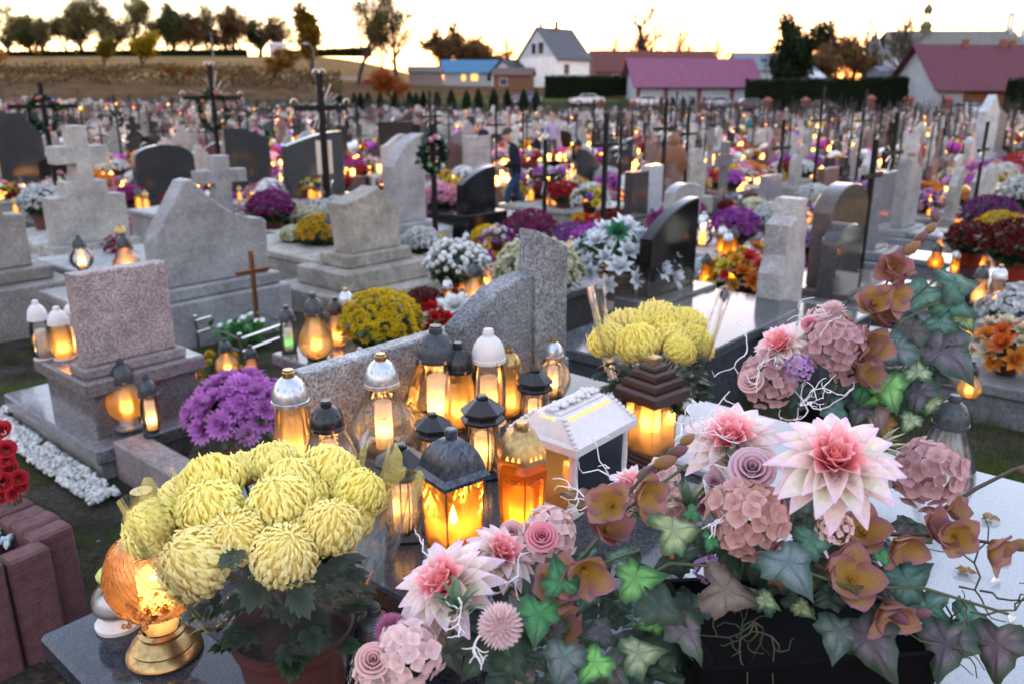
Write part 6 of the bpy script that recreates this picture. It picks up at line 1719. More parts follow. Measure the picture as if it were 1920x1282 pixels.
for px, py, rp, dp, kd, n in [(1402, 972, 82, 1.12, 'blush', 42), (1738, 888, 72, 1.16, 'mauve', 42), (1030, 1000, 58, 1.18, 'pale', 30), (765, 1228, 72, 1.02, 'pale', 34), (1160, 950, 44, 1.28, 'blush', 24), (1272, 955, 46, 1.26, 'blush', 26), (1565, 990, 36, 1.08, 'pale', 22), (1326, 1066, 28, 1.12, 'lilac', 12), (700, 1262, 40, 1.04, 'pale', 22), (1240, 890, 36, 1.34, 'pale', 18)]:
    c = D(px, py, dp); hydrangea(f1, P0, c, rp / ppm(c), kd, n, px, up=up_at(px, py, dp), fs=.62 if n > 20 else .8)
for px, py, rp, dp, kd in [(1410, 882, 46, 1.14, 'lilac'), (1016, 1008, 32, 1.12, 'pink'), (700, 1240, 36, 1.0, 'blush'), (1212, 915, 26, 1.26, 'blush'), (1340, 905, 24, 1.2, 'lilac'), (960, 1000, 26, 1.2, 'blush')]:
    c = D(px, py, dp); put('rose', ROSE[kd], f1, c - P0, zalign(up_at(px, py, dp, .9), px), rp / ppm(c) * 1.15)
for px, py, rp, dp, me in [(938, 1172, 44, 1.0, POMP), (735, 1182, 34, 1.06, POMM), (1330, 935, 36, 1.22, POMM), (870, 1060, 20, 1.16, POMM)]:
    c = D(px, py, dp); put('pompom', me, f1, c - P0, zalign(up_at(px, py, dp, .8)), rp / ppm(c))
for (px, py, s, dp, kd, ang) in [(1272, 990, 100, 1.02, 'var', 20), (1050, 1078, 78, 1.04, 'green', 95), (1092, 1118, 70, 1.08, 'teal', 240), (1010, 1160, 88, 1.0, 'green', 250), (1200, 1082, 92, 1.02, 'bright', 15), (975, 1150, 70, 1.03, 'purple', 110),
    (1245, 1135, 100, 1.0, 'dark', 330), (1222, 1165, 60, 1.03, 'bright', 200), (1292, 1188, 96, 1.02, 'purple', 285), (1370, 1108, 110, 1.05, 'rust', 340), (1486, 1062, 112, 1.03, 'grey', 300), (1500, 950, 84, 1.14, 'grey', 40), (1205, 1222, 84, .98, 'var', 10), (1110, 1248, 76, .98, 'bright', 240),
    (1055, 1240, 90, .98, 'grey', 260), (1150, 1260, 80, .99, 'purple', 310), (1240, 1262, 74, 1.0, 'dark', 200), (1530, 1010, 80, 1.08, 'teal', 10), (1636, 1205, 130, 1.06, 'purple', 300), (1572, 1190, 92, 1.08, 'grey', 245), (1706, 1082, 96, 1.10, 'teal', 25), (1732, 1138, 86, 1.16, 'teal', 170), (1770, 1212, 112, 1.10, 'purple', 262), (1868, 1218, 112, 1.10, 'purple', 270), (1826, 1165, 80, 1.18, 'teal', 330), (1560, 1110, 60, 1.12, 'dark', 200), (1668, 1112, 60, 1.14, 'purple', 250),
    (1120, 940, 64, 1.30, 'autumn', 200), (1085, 930, 60, 1.34, 'autumn', 160), (1150, 965, 60, 1.26, 'autumn', 260), (1440, 1125, 46, 1.1, 'var', 320), (1508, 1140, 44, 1.1, 'var', 300), (1330, 1128, 54, 1.08, 'purple', 40), (1120, 1185, 64, 1.04, 'purple', 200), (1165, 1040, 50, 1.1, 'teal', 60), (890, 1240, 70, 1.06, 'dark', 230), (960, 1240, 80, 1.05, 'dark', 300), (830, 1180, 60, 1.07, 'rust', 30), (1700, 890, 60, 1.2, 'teal', 90), (1040, 1190, 60, 1.06, 'purple', 280), (1360, 1030, 50, 1.16, 'dark', 20), (1300, 1040, 60, 1.14, 'dark', 330)]:
    ivy_at(f1, P0, px, py, s * .92, dp, kd, ang + r.uniform(-12, 12), (r.gauss(0, .38), r.gauss(0, .3)))
for i in range(75):                                     # smaller bronze and green leaves tucked between
    px = r.uniform(980, 1720); py = r.uniform(960, 1150) if px > 1250 else r.uniform(1040, 1290)
    ivy_at(f1, P0, px, py, r.uniform(26, 52), r.uniform(1.08, 1.2), r.choice(['dark', 'green', 'dark', 'rust', 'purple', 'autumn', 'teal']), r.uniform(0, 360), (r.gauss(0, .5), r.gauss(0, .4)))
spray(f1, P0, [(1010, 1190, 1.1), (1085, 1060, 1.08), (1150, 960, 1.07), (1215, 880, 1.08), (1275, 832, 1.1)], 6, .055, 3)
spray(f1, P0, [(1540, 1010, 1.16), (1660, 1000, 1.14), (1780, 1005, 1.12), (1880, 1020, 1.10), (1960, 1035, 1.08)], 6, .05, 4, buds=4)
spray(f1, P0, [(1530, 1060, 1.14), (1590, 1090, 1.1), (1650, 1120, 1.08), (1700, 1150, 1.08)], 3, .06, 5, buds=3)
spray(f1, P0, [(1760, 960, 1.2), (1830, 915, 1.2), (1900, 880, 1.2), (1990, 850, 1.2)], 1, .035, 6, buds=5)
def twigs(parent, px, py, dp, d, L_, jit=0, n=2, rad=.0013):
    for k in range(2):
        m = MB(); twig(m, Vector((0, 0, 0)), Vector(d) + Vector((r.gauss(0, jit), 0, r.gauss(0, jit))), L_, r, n, rad)
        put('curly_twig', m.mesh('curly_twig', 'twig_white', 60), parent, D(px, py, dp) - P0)
for px, py, dp, L_, d in [(1120, 945, 1.2, .09, (-1, 0, .2)), (1290, 820, 1.22, .1, (-.2, 0, 1)), (1310, 830, 1.22, .1, (.3, 0, 1)), (970, 1080, 1.08, .1, (-.3, 0, -.6)), (820, 1070, 1.1, .06, (-.2, 0, .6)), (1320, 900, 1.16, .1, (.3, 0, -.5)), (860, 1120, 1.0, .06, (.5, 0, -.5)), (1380, 960, 1.1, .05, (-1, 0, .2)), (1340, 870, 1.16, .09, (.8, 0, -.3)), (1500, 760, 1.5, .09, (.2, 0, .6)), (900, 1190, .99, .05, (-.3, 0, -.6)), (1160, 900, 1.25, .09, (-.9, 0, .1))]:
    twigs(f1, px, py, dp, d, L_)
m = MB()
for k in range(5): twig(m, D(1415, 1165, 1.1) - P0, Vector((r.gauss(0, .15), 0, -1)), .11, r, 2, .0013)
for k in range(8): twig(m, D(r.uniform(1740, 1880), r.uniform(1090, 1170), 1.14) - P0, Vector((r.gauss(.5, .5), r.gauss(0, .3), r.gauss(-.3, .4))), .14, r, 2, .0016)
for (a_, b_) in [((1010, 1150), (1200, 1030)), ((1180, 1100), (1330, 1060)), ((1040, 1100), (1290, 870)), ((1480, 1060), (1700, 1190)), ((1560, 1100), (1890, 1150))]:
    pa, pb = D(*a_, 1.07) - P0, D(*b_, 1.07) - P0; m.tube([pa, pa.lerp(pb, .5) + Vector((0, 0, .02)), pb], .0022, 5)
put('ivy_stems', m.mesh('ivy_stems', 'stem', 60), f1)
for i, (px, py, dp) in enumerate([(1290, 955, 1.2), (1215, 965, 1.22), (860, 1150, 1.04), (1370, 880, 1.2), (1640, 845, 1.18)]):   # feathery sprigs
    m = MB(); c = D(px, py, dp) - P0
    for k in range(14):
        a = r.uniform(0, 6.28); d = Vector((math.cos(a) * .6, math.sin(a) * .6 - .3, r.uniform(.2, 1))).normalized()
        m.join(petal_mesh(.05, .006, 1, .002, -.1, (.05, .10, .04), (.14, .22, .12), None, 1, 3), Matrix.Translation(c) @ d.to_track_quat('Y', 'Z').to_matrix().to_4x4())
    put('sprig', m.mesh('sprig', 'leaf', 180), f1)

base2 = G(1535, 832, ZU)
f2 = thing('silk_arrangement', 'silk hydrangeas, pink dahlia and trailing ivy in a black vase, behind the first', 'flowers', base2); P0 = Vector(base2); dz = depth(base2)
top_ = D(1545, 735, dz - .02) - P0
m = MB(); hv = top_.z; m.lathe([(.001, 0), (.05, 0), (.055, .01), (.045, .03), (.085, hv * .8), (.088, hv), (.08, hv), (.001, hv * .9)], 26); put('vase', m.mesh('vase', 'pot_black', 40), f2, (top_.x, top_.y, 0))
dd = 1.98
dahlia(f2, P0, D(1470, 655, dd), 62 / ppm(D(1470, 655, dd)), up_at(1470, 655, dd, .4, -.5), .3, 11)
for px, py, rp, dp, kd, n in [(1562, 642, 62, 1.94, 'mauve', 40), (1440, 712, 58, 1.98, 'mauve', 36), (1498, 690, 30, 1.9, 'lilac', 18), (1540, 600, 30, 2.02, 'pale', 20), (1590, 700, 34, 2.0, 'mauve', 20)]:
    c = D(px, py, dp); hydrangea(f2, P0, c, rp / ppm(c), kd, n, px, up=up_at(px, py, dp), fs=.62)
c = D(1410, 716, 1.94); put('rose', ROSE['blush'], f2, c - P0, zalign(up_at(1410, 716, 1.94, .9, -.5)), 30 / ppm(c))
c = D(1520, 610, 1.96); put('rose', ROSE['pink'], f2, c - P0, zalign(up_at(1520, 610, 1.96, .9)), 22 / ppm(c))
c = D(1562, 588, 2.0); put('pompom', POMP, f2, c - P0, zalign(up_at(1562, 588, 2.0, .8)), 26 / ppm(c))
spray(f2, P0, [(1590, 720, 1.98), (1625, 620, 1.97), (1655, 545, 1.97), (1690, 480, 1.98), (1756, 418, 2.0)], 8, .075, 7, buds=5)
for (px, py, s, dp, kd, ang) in [(1800, 530, 78, 2.0, 'teal', 10), (1725, 555, 66, 2.0, 'teal', 230), (1790, 570, 70, 2.0, 'teal', 320), (1755, 605, 58, 2.0, 'teal', 190), (1700, 620, 70, 2.0, 'purple', 200), (1735, 640, 80, 2.0, 'purple', 60), (1780, 660, 110, 1.96, 'purple', 300), (1672, 655, 76, 1.98, 'grey', 200), (1600, 700, 70, 1.98, 'grey', 230), (1620, 725, 66, 1.98, 'green', 250), (1668, 730, 74, 1.95, 'bright', 280),
    (1640, 740, 60, 1.97, 'bright', 210), (1720, 740, 66, 1.98, 'purple', 260), (1645, 770, 66, 1.98, 'rust', 275), (1700, 765, 56, 2.0, 'dark', 300), (1575, 775, 56, 1.96, 'teal', 310), (1720, 690, 50, 1.97, 'var', 90), (1640, 690, 56, 2.0, 'dark', 120), (1690, 700, 60, 2.02, 'dark', 40), (1560, 745, 56, 2.02, 'dark', 240), (1500, 745, 60, 2.02, 'dark', 250), (1610, 770, 50, 1.99, 'purple', 250), (1745, 755, 40, 1.96, 'var', 250), (1705, 790, 40, 1.96, 'var', 240), (1660, 800, 44, 1.98, 'autumn', 280), (1762, 700, 52, 2.0, 'dark', 320), (1810, 600, 44, 2.0, 'var', 300)]:
    ivy_at(f2, P0, px, py, s, dp, kd, ang, (r.gauss(0, .25), r.gauss(0, .2)))
m = MB()
for (a_, b_) in [((1590, 700), (1800, 540)), ((1600, 720), (1780, 650)), ((1600, 720), (1690, 780)), ((1660, 640), (1760, 520))]:
    pa, pb = D(*a_, 1.99) - P0, D(*b_, 2.0) - P0; m.tube([pa, pa.lerp(pb, .5) + Vector((0, 0, .03)), pb], .003, 5)
for k in range(10): twig(m, D(r.uniform(1620, 1740), r.uniform(660, 740), 2.0) - P0, Vector((r.gauss(.4, .5), 0, r.gauss(0, .5))), .12, r, 2, .0018)
put('ivy_stems', m.mesh('ivy_stems', 'stem', 60), f2)
for px, py in [(1400, 660), (1420, 690), (1515, 770), (1525, 765), (1500, 600), (1580, 590)]:
    twigs(f2, px, py, 1.92, (-.2, -.2, .5), .09, .5, 2, .0014)

# petals and leaves fallen on the pale slab
for i in range(9):
    p = G(r.uniform(1700, 1910), r.uniform(1000, 1260), ZU + .0265)
    o = put('fallen_petal', DP[i % 3], None, p, (R(8), R(r.uniform(-10, 10)), r.uniform(0, 6)), .03, label='pink petal fallen on the pale slab beside the silk flowers', cat='petal', group='petals fallen on the pale slab')
for i, (px, py) in enumerate([(1330, 800), (1865, 965), (1800, 1060), (1255, 812)]):
    put('fallen_leaf', IVY['autumn'], None, G(px, py, ZU + .036), (R(6), R(-5), i * 1.9), .035, label=['small brown leaf on the pale slab behind the dahlias', 'brown leaf near the far edge of the pale slab', 'brown leaf in mid pale slab', 'brown leaf on the slab right of the pagoda lantern'][i], cat='leaf', group='leaves fallen on the pale slab')
# ------------------------------------------------------------------ graves, pots and lanterns of the nearer middle ground
def low_grave(label, px, py, z, la, lb, col, mat='polished', name='low_grave'):
    P = GRH(px, py, z)                  # left corner of the slab
    t = thing(name, label, 'grave', (P.x, P.y, zg(P.x, P.y)), ROT)
    m = MB(); m.box(0, la, -lb, 0, z - .06, z, .008); put('slab', m.mesh('slab', mat), t, color=col)
    m = MB(); m.box(.03, la - .03, -lb + .03, -.03, -.3, z - .061, .006); put('grave_base', m.mesh('base', mat), t, color=[c * .8 for c in col])
    a, b = toab(P); FOOT.append((a - .2, a + la + .2, b - lb - .2, b + .2))
    return P
low_grave('low pinkish granite grave behind the granite wing, set with lanterns', 508, 662, .35, 1.5, .62, (.17, .13, .13))
low_grave('dark granite grave slab behind the wrapped golden mums', 1010, 640, .38, 1.5, .75, (.06, .065, .075))
low_grave('pale grey stone bench-like grave edge right of the wrapped golden mums', 1290, 640, .30, .9, .22, (.24, .25, .27), 'granite')
low_grave('grey kerbed grave with flowers at the right edge', 1702, 690, .22, 2.2, .95, (.16, .16, .165), 'granite')
low_grave('black glossy grave by the path, lanterns and red mums on it', 1722, 535, .42, 2.6, .9, (.03, .032, .036))
low_grave('dark glossy grave further along the path on the right', 1770, 360, .45, 3.0, 1.0, (.03, .032, .036))
low_grave('grey stepped grave below the serpentine headstone', 1370, 640, .22, .9, .8, (.2, .2, .21), 'granite')
low_grave('stone grave slab under the orange lantern cluster', 1330, 545, .3, 1.3, .8, (.15, .15, .155), 'granite')
low_grave('pale grave slab behind the speckled headstone, holding two lanterns', 70, 545, .42, 1.2, .5, (.2, .195, .19), 'granite')
low_grave('dark grave slab under the white mums, mid picture', 780, 560, .32, 1.4, .7, (.10, .10, .105), 'granite')
def ML(kind, label, px, py, top, zb, **k):
    P = GRH(px, py, zb); h = hgt(P, top); k.setdefault('n', 20)
    return lantern(kind, label, P, h, **k)
K = R
ML('ball', 'round clear lantern with black cap on the left grave kerb', 243, 800, 672, .157, cap='gunmetal', glass='glass_honey', foot='silver', sx=.9)
ML('bottle', 'slim clear lantern with dark cap, on the kerb beside the round one', 288, 815, 702, .157, cap='gunmetal', sx=.85)
ML('bottle', 'bottle-shaped lantern with dark cap, right of the speckled headstone', 334, 768, 638, .132, cap='gunmetal', sx=.95)
ML('jar', 'white-capped candle, first of three beside the speckled headstone', 84, 672, 562, .408, cap='plastic_white', foot='plastic_white', lit=False, sx=.9)
ML('jar', 'white-capped candle glowing yellow, in front of the other two', 121, 672, 574, .408, cap='plastic_white', foot='plastic_white', glass='glass_honey', sx=1.1)
ML('jar', 'white-capped candle touching the speckled headstone', 148, 662, 562, .408, cap='plastic_white', foot='plastic_white', sx=.9)
ML('ball', 'ball lantern with dark teal cap on the slab at the left', 157, 512, 440, .42, cap='gunmetal')
ML('pear', 'pear lantern with black cap behind the speckled headstone', 240, 515, 436, .42, cap='gunmetal', glass='glass_rose')
ML('jar', 'pale lantern with gold cap behind the pear-shaped one', 232, 478, 418, .42, cap='brass', glass='glass_rose')
ML('jar', 'small lantern with green flame and dark cap, beside the chrome rail', 543, 660, 572, .35, cap='gunmetal', flame=FLG)
ML('round', 'large lantern with a lattice dome cap, left of the bright yellow mums', 595, 672, 548, .35, cap='gunmetal', glass='glass_honey', sx=.85)
ML('jar', 'stubby lantern with rusty cap left of the bright yellow mums', 634, 650, 556, .35, cap='plastic_brown', glass='glass_rose')
ML('jar', 'lantern with grey cap peeping over the bright yellow mums', 652, 620, 540, .35, cap='silver', glass='glass_rose')
ML('round', 'lantern with dark cap and yellow roses round it, by the chrome rail', 428, 705, 634, .12, cap='gunmetal', glass='glass_honey')
ML('jar', 'small lantern with dark cap left of the purple mums', 475, 715, 646, .12, cap='gunmetal', glass='glass_rose')
ML('ball', 'lit lantern with pointed black cap before the yellow mums by the stepped tomb', 620, 468, 400, .38, cap='gunmetal', glass='glass_honey', sx=.85)
ML('jar', 'small bright lantern left of the amber pair, mid picture', 840, 580, 520, .34, cap='silver', glass='glass_amber')
ML('pear', 'big amber lantern with grey cap behind the granite panel', 893, 575, 488, .34, cap='gunmetal', glass='glass_honey')
ML('jar', 'tall pale lantern behind the big amber one', 872, 560, 490, .34, cap='plastic_white', glass='glass_rose')
ML('jar', 'lantern with dark cap right of the big amber one', 912, 545, 472, .34, cap='gunmetal', glass='glass_rose')
ML('jar', 'red glass lantern by the granite panel, right one', 905, 568, 534, .34, cap='plastic_black', glass='glass_orange', flame=FLR)
ML('jar', 'red glass lantern under the big amber one, left', 868, 575, 540, .34, cap='plastic_black', glass='glass_orange', flame=FLR)
ML('jar', 'square-ish lit lantern right of the tall black headstone', 1322, 535, 474, .34, cap='gunmetal', glass='glass_amber')
ML('jar', 'rosy lantern with dark dome under the orange flowers', 1355, 592, 538, .3, cap='gunmetal', glass='glass_rose')
ML('jar', 'low lit lantern in front of the serpentine headstone', 1390, 596, 564, .24, cap='gunmetal', glass='glass_amber')
ML('round', 'clear ribbed lantern left of the serpentine headstone', 1436, 602, 528, .24, cap='gunmetal', glass='glass_ribbed', lit=False)
ML('round', 'faceted little lantern on a black foot at the right edge', 1814, 745, 676, .24, cap='plastic_black', glass='glass_honey')
for i, (px, py, top, kd, cp, gl, lab) in enumerate([(1752, 505, 455, 'round', 'gunmetal', 'glass_amber', 'squat lit lantern at the near end of the black path grave'), (1838, 505, 452, 'pear', 'gunmetal', 'glass_amber', 'bright lantern in front of the dark red mums'),
    (1788, 512, 468, 'jar', 'silver', 'glass_amber', 'slim lit lantern left of the dark red mums'), (1760, 470, 432, 'jar', 'silver', 'glass_rose', 'pale capped lantern behind the squat one by the path'), (1832, 570, 496, 'jar', 'gunmetal', 'glass_rose', 'tall pale lantern before the black path grave'),
    (1864, 575, 496, 'jar', 'silver', 'glass_rose', 'tall pale lantern with bright metal cap, right of its twin'), (1868, 600, 530, 'jar', 'gunmetal', 'glass_rose', 'dark-capped lantern beside the white mums at the right edge'), (1795, 420, 388, 'jar', 'gunmetal', 'glass_amber', 'lit lantern before the purple mums, first of three'),
    (1815, 422, 390, 'jar', 'gunmetal', 'glass_amber', 'lit lantern before the purple mums, second of three'), (1843, 425, 392, 'jar', 'gunmetal', 'glass_amber', 'lit lantern before the purple mums, third of three'), (1748, 640, 575, 'pear', 'silver', 'glass_amber', 'lit lantern glimpsed behind the trailing ivy'), (1816, 630, 588, 'jar', 'gunmetal', 'glass_amber', 'amber lantern low behind the ivy, by the orange flowers')]):
    ML(kd, lab, px, py, top, .42 if py < 580 else .24, cap=cp, glass=gl)
for i, (px, py, top) in enumerate([(1352, 458, 420), (1372, 462, 424), (1362, 470, 432), (1380, 500, 462), (1395, 492, 455), (1372, 508, 470)]):
    ML('jar', ['amber', 'honey-coloured', 'squat amber', 'bright orange', 'golden', 'low orange'][i] + ' lantern in the cluster above the orange flowers', px, py + 20, top, .3, cap='gunmetal' if i % 2 else 'silver', glass='glass_amber')
def MP(label, px, py, rp, kind, col, zb, drop_px=None, **k):
    """pot whose dome base ring centre shows at (px,py); it stands zb above the ground"""
    drop_px = drop_px or rp * .95
    P = GRH(px, py + drop_px, zb); s = ppm(P)
    return mum_pot(label, P + Vector((0, 0, drop_px / s * 1.03)), rp / s, kind, col, drop=drop_px / s * 1.03, **k)
YEL, PUR, WHT, DRED, MAG, CRM, ORG = (.66, .46, .01), (.34, .07, .36), (.72, .74, .74), (.13, .006, .008), (.24, .02, .17), (.66, .66, .46), (.6, .2, .02)
MP('dome of small bright yellow chrysanthemums in a clay pot, behind the granite wing', 717, 612, 74, 'wool', YEL, .35, 46, pot=(2.2, 1.1, .8))
MP('purple chrysanthemums with spidery petals in a clay pot, behind the yellow ones', 462, 775, 84, 'big', (.62, .22, .62), .0, 82, pot=(2.0, .9, .6))
MP('white pompom chrysanthemums beside the thin iron cross', 856, 500, 58, 'ball', WHT, .32, 58)
MP('cream-white chrysanthemums right of the granite pillar', 1008, 515, 78, 'fine', CRM, .38, 70)
MP('dark red chrysanthemums behind the bright yellow ones', 796, 572, 38, 'fine', DRED, .32, 24)
MP('magenta chrysanthemums left of the rayed iron cross', 512, 395, 42, 'fine', MAG, .35, 34)
MP('yellow chrysanthemums next to the stepped concrete tomb', 602, 440, 42, 'fine', (.6, .36, .01), .38, 26)
MP('cream and red flowers left of the yellow ones by the stepped tomb', 553, 445, 26, 'mid', CRM, .38, 18)
MP('white chrysanthemums at the far left under the iron cross', 92, 385, 40, 'fine', WHT, .3, 60)
MP('white chrysanthemums behind the pompom ones, left', 792, 458, 36, 'fine', WHT, .3, 30)
MP('magenta chrysanthemums behind the cream-white ones', 995, 440, 52, 'fine', (.22, .02, .10), .3, 30)
MP('purple chrysanthemums under the thin dark cross', 1070, 448, 34, 'fine', (.26, .08, .30), .3, 30)
MP('white chrysanthemums left of the serpentine headstone', 1452, 418, 42, 'fine', WHT, .35, 40)
MP('lilac chrysanthemums behind the serpentine headstone', 1512, 460, 32, 'mid', (.36, .16, .42), .3, 30)
MP('dark red chrysanthemums in a clay pot on the black path grave', 1812, 455, 44, 'fine', DRED, .42, 50, pot=(2.6, .7, .4))
MP('larger dark red chrysanthemums in a clay pot at the right edge', 1896, 465, 60, 'fine', (.12, .006, .005), .42, 62, pot=(2.6, .8, .5))
MP('flat yellow chrysanthemums behind the dark red ones', 1868, 440, 48, 'fine', (.62, .42, .01), .42, 30)
MP('purple chrysanthemums on the far path grave', 1850, 412, 50, 'fine', (.18, .04, .16), .42, 32)
MP('white chrysanthemums at the right edge behind the ivy', 1898, 590, 66, 'fine', WHT, .2, 55, pot=(2, .7, .4))
MP('white chrysanthemums at the upper right edge', 1912, 368, 42, 'fine', WHT, .4, 34)
MP('white chrysanthemums behind the carved figure, blue-white', 1138, 338, 26, 'fine', WHT, .35, 24)
MP('white chrysanthemums below the pink garland cross', 815, 372, 34, 'fine', WHT, .35, 18)
# bouquets --------------------------------------------------------------------------
def bouquet_mb(seed, cols, n=26, leaves=40, spread=1.0, h=1.0, size=.22):
    r = random.Random(seed); m = MB()
    for i in range(leaves):
        a = r.uniform(0, 6.283); c = mixc((.015, .05, .012), (.05, .14, .03), r.random())
        d = Vector((math.cos(a) * spread, math.sin(a) * spread, r.uniform(.1, 1.2))).normalized()
        m.join(petal_mesh(r.uniform(.35, .6), .1, 1, .02, -.15, c, c, None, 1, 3), Matrix.Translation(d * r.uniform(.2, .6)) @ d.to_track_quat('Y', 'Z').to_matrix().to_4x4())
    bases = {}
    for i in range(n):
        z = 1 - 1.0 * (i + .5) / n; a = i * 2.39996; s = math.sqrt(max(0, 1 - z * z)); d = Vector((s * math.cos(a), s * math.sin(a), z))
        c = r.choice(cols)
        if c not in bases: bases[c] = daisy_mb(seed, 7, mixc(c, (0, 0, 0), .4), c, 3, 2, w=.26)
        m.join(bases[c], Matrix.Translation(Vector((d.x * spread, d.y * spread, d.z * h)) * r.uniform(.75, 1.0)) @ zalign((d + Vector((r.gauss(0, .3), r.gauss(0, .3), .2))).normalized(), a).to_4x4() @ Matrix.Scale(size * r.uniform(.7, 1.3), 4))
    return m
def bouquet(label, px, py, rp, cols, zb, seed, n=26, size=.24, group=None, drop_px=None, leaves=40):
    P = GRH(px, py, zb); s = rp / ppm(P)
    t = thing('bouquet', label, 'flowers', P, seed, group)
    put('flowers', bouquet_mb(seed, cols, n, leaves, 1, 1, size).mesh('flowers', 'petal', 180), t, (0, 0, s * .45), (0, 0, 0), s)
    put('pot', POT, t, (0, 0, s * .5), (0, 0, 0), (s * .6, s * .6, s * .62), (.5, .5, .5))
bouquet('white silk lilies and bright leaves left of the tall black headstone', 1160, 560, 100, [(.72, .76, .80), (.66, .70, .76), (.03, .16, .08)], .38, 5, 40, .26, leaves=90)
bouquet('orange, red and yellow bouquet right of the tall black headstone', 1395, 565, 72, [(.55, .03, .02), (.62, .30, .02), (.6, .16, .02), (.6, .5, .05)], .24, 6, 34, .28)
bouquet('red poinsettia blooms behind the granite wing', 800, 640, 44, [(.5, .01, .012), (.42, .008, .01)], .35, 7, 12, .5)
bouquet('white spidery chrysanthemum bloom behind the granite panel', 868, 612, 36, [(.74, .76, .74)], .35, 8, 6, .8)
bouquet('orange and cream bouquet at the right edge behind the black-capped lantern', 1884, 700, 68, [(.62, .2, .02), (.6, .12, .02), (.66, .56, .40)], .22, 9, 26, .38)
bouquet('yellow rose posy round the dark-capped lantern', 410, 712, 40, [(.66, .40, .01), (.6, .3, .01)], .0, 10, 10, .3)
bouquet('yellow and red roses left of the purple mums', 388, 755, 36, [(.62, .34, .01), (.3, .02, .05)], .0, 11, 10, .34)
bouquet('pink rose posy right of the purple mums', 510, 838, 40, [(.5, .04, .14), (.42, .03, .12)], .0, 12, 12, .34)
bouquet('pink and white flowers below the granite cross', 470, 420, 30, [(.6, .25, .38), (.7, .5, .55)], .4, 13)
bouquet('burgundy cyclamen beside the pear lantern', 222, 480, 26, [(.2, .01, .05), (.3, .02, .1)], .42, 14)
bouquet('purple and white flowers right of the cream mums', 1105, 400, 40, [(.3, .08, .5), (.7, .7, .7), (.6, .5, .05)], .35, 15)
bouquet('red carnations below the thin dark cross', 1105, 450, 36, [(.5, .01, .015), (.44, .01, .01)], .35, 16, 16, .3)
bouquet('pink and violet flowers left of the serpentine stone', 1320, 600, 30, [(.5, .2, .5), (.62, .4, .05)], .24, 17)
bouquet('purple-white daisies right of the white pompom mums', 932, 470, 34, [(.7, .66, .72), (.34, .05, .3)], .35, 18)

# ------------------------------------------------------------------ the crowd of graves behind
VIS = []
for o in list(COL.objects):
    if o.parent is None and o.get('category') in ('gravestone', 'cross', 'statue', 'person', 'flower pot', 'flowers', 'lantern') and o.location.y > 3:
        x, y = proj(o.location); s = ppm(o.location); c = o.get('category')
        hgt_, hw = {'gravestone': (1.25, .55), 'cross': (1.5, .08), 'statue': (1.3, .3), 'person': (1.75, .35), 'flower pot': (.45, .28), 'flowers': (.4, .25), 'lantern': (.3, .12)}[c]
        VIS.append((x - hw * s * (0 if c == 'gravestone' else 1), x + hw * s * (1.6 if c == 'gravestone' else 1), y - hgt_ * s, y, o.location.y, c))
def hides(p, h, hw, low=False):
    x, y = proj(p); s = ppm(p); x0, x1, y0, y1 = x - hw * s, x + hw * s, y - h * s, y
    if p.y > 32: return False
    for (a, b, c, d, Y, cat) in VIS:
        if low and cat in ('flower pot', 'flowers', 'lantern'): continue
        if cat == 'person' and Y > p.y + .2 and x0 < b and x1 > a and y0 < d - .1 * (d - c) and y1 > c: return True
        if low: d = d - .2 * (d - c)
        if Y > p.y + .3 and x0 < b and x1 > a and y0 < d - .35 * (d - c) and y1 > c:
            if min(x1, b) - max(x0, a) > .3 * min(b - a, x1 - x0): return True
    return False
def mk(kind, w, h, th, mat):
    m = MB(); m.prism(prof(kind, w, h), 0, th, .008); m.v = [(x - w / 2, y, z) for x, y, z in m.v]; return m.mesh('headstone', mat, 25, recalc=True)
TP = {}
for kd, w, h, th in (('rect', .6, .6, .12), ('slant', .62, .74, .13), ('arch', .6, .8, .13), ('gable', .55, .8, .14), ('wave', .72, .66, .13), ('shoulder', .6, .85, .14), ('pedcross', .55, 1.25, .2), ('cross', .55, 1.1, .14), ('half', .58, .82, .12), ('serp', .5, .95, .14)):
    for mt in ('granite', 'polished', 'concrete'): TP[(kd, mt)] = mk(kd, w, h, th, mt)
BX = {}
for mt in ('granite', 'polished', 'concrete'):
    m = MB(); m.box(-.42, .42, -.12, .26, -.3, .3, .012); a_ = m.mesh('plinth', mt)
    m = MB(); m.box(-.44, .44, 0, 1.5, .22, .28, .008); b_ = m.mesh('slab', mt)
    m = MB(); m.box(-.40, .40, .02, 1.46, -.3, .219, .006); c_ = m.mesh('grave_base', mt)
    BX[mt] = (a_, b_, c_)
STC = [('granite', (.25, .24, .245), 'grey granite'), ('granite', (.34, .33, .325), 'light grey granite'), ('polished', (.03, .032, .035), 'glossy black'), ('polished', (.17, .17, .18), 'polished grey'), ('concrete', (.30, .285, .26), 'weathered concrete'), ('granite', (.16, .085, .075), 'reddish granite'), ('polished', (.09, .05, .045), 'glossy brown'), ('concrete', (.4, .385, .36), 'pale concrete'), ('polished', (.012, .013, .014), 'jet black')]
KN = {'rect': 'square-topped', 'slant': 'slope-topped', 'arch': 'arched', 'gable': 'gable-topped', 'wave': 'wavy-topped', 'shoulder': 'shouldered', 'pedcross': 'cross-shaped', 'cross': 'plain cross', 'half': 'half-arched', 'serp': 'serpentine'}
def region(p):
    x, y = proj(p)
    for lim, nm in ((300, 'below the yellow tree'), (640, 'behind the left crosses'), (960, 'below the tall trees'), (1180, 'before the white house'), (1440, 'before the mauve shed'), (1740, 'before the long hedge'), (9999, 'before the barn')):
        if x < lim: break
    return nm + (', near rows' if p.y < 15 else ', middle rows' if p.y < 28 else ', back rows' if p.y < 48 else ', farthest rows')
cand = []
r = random.Random(77)
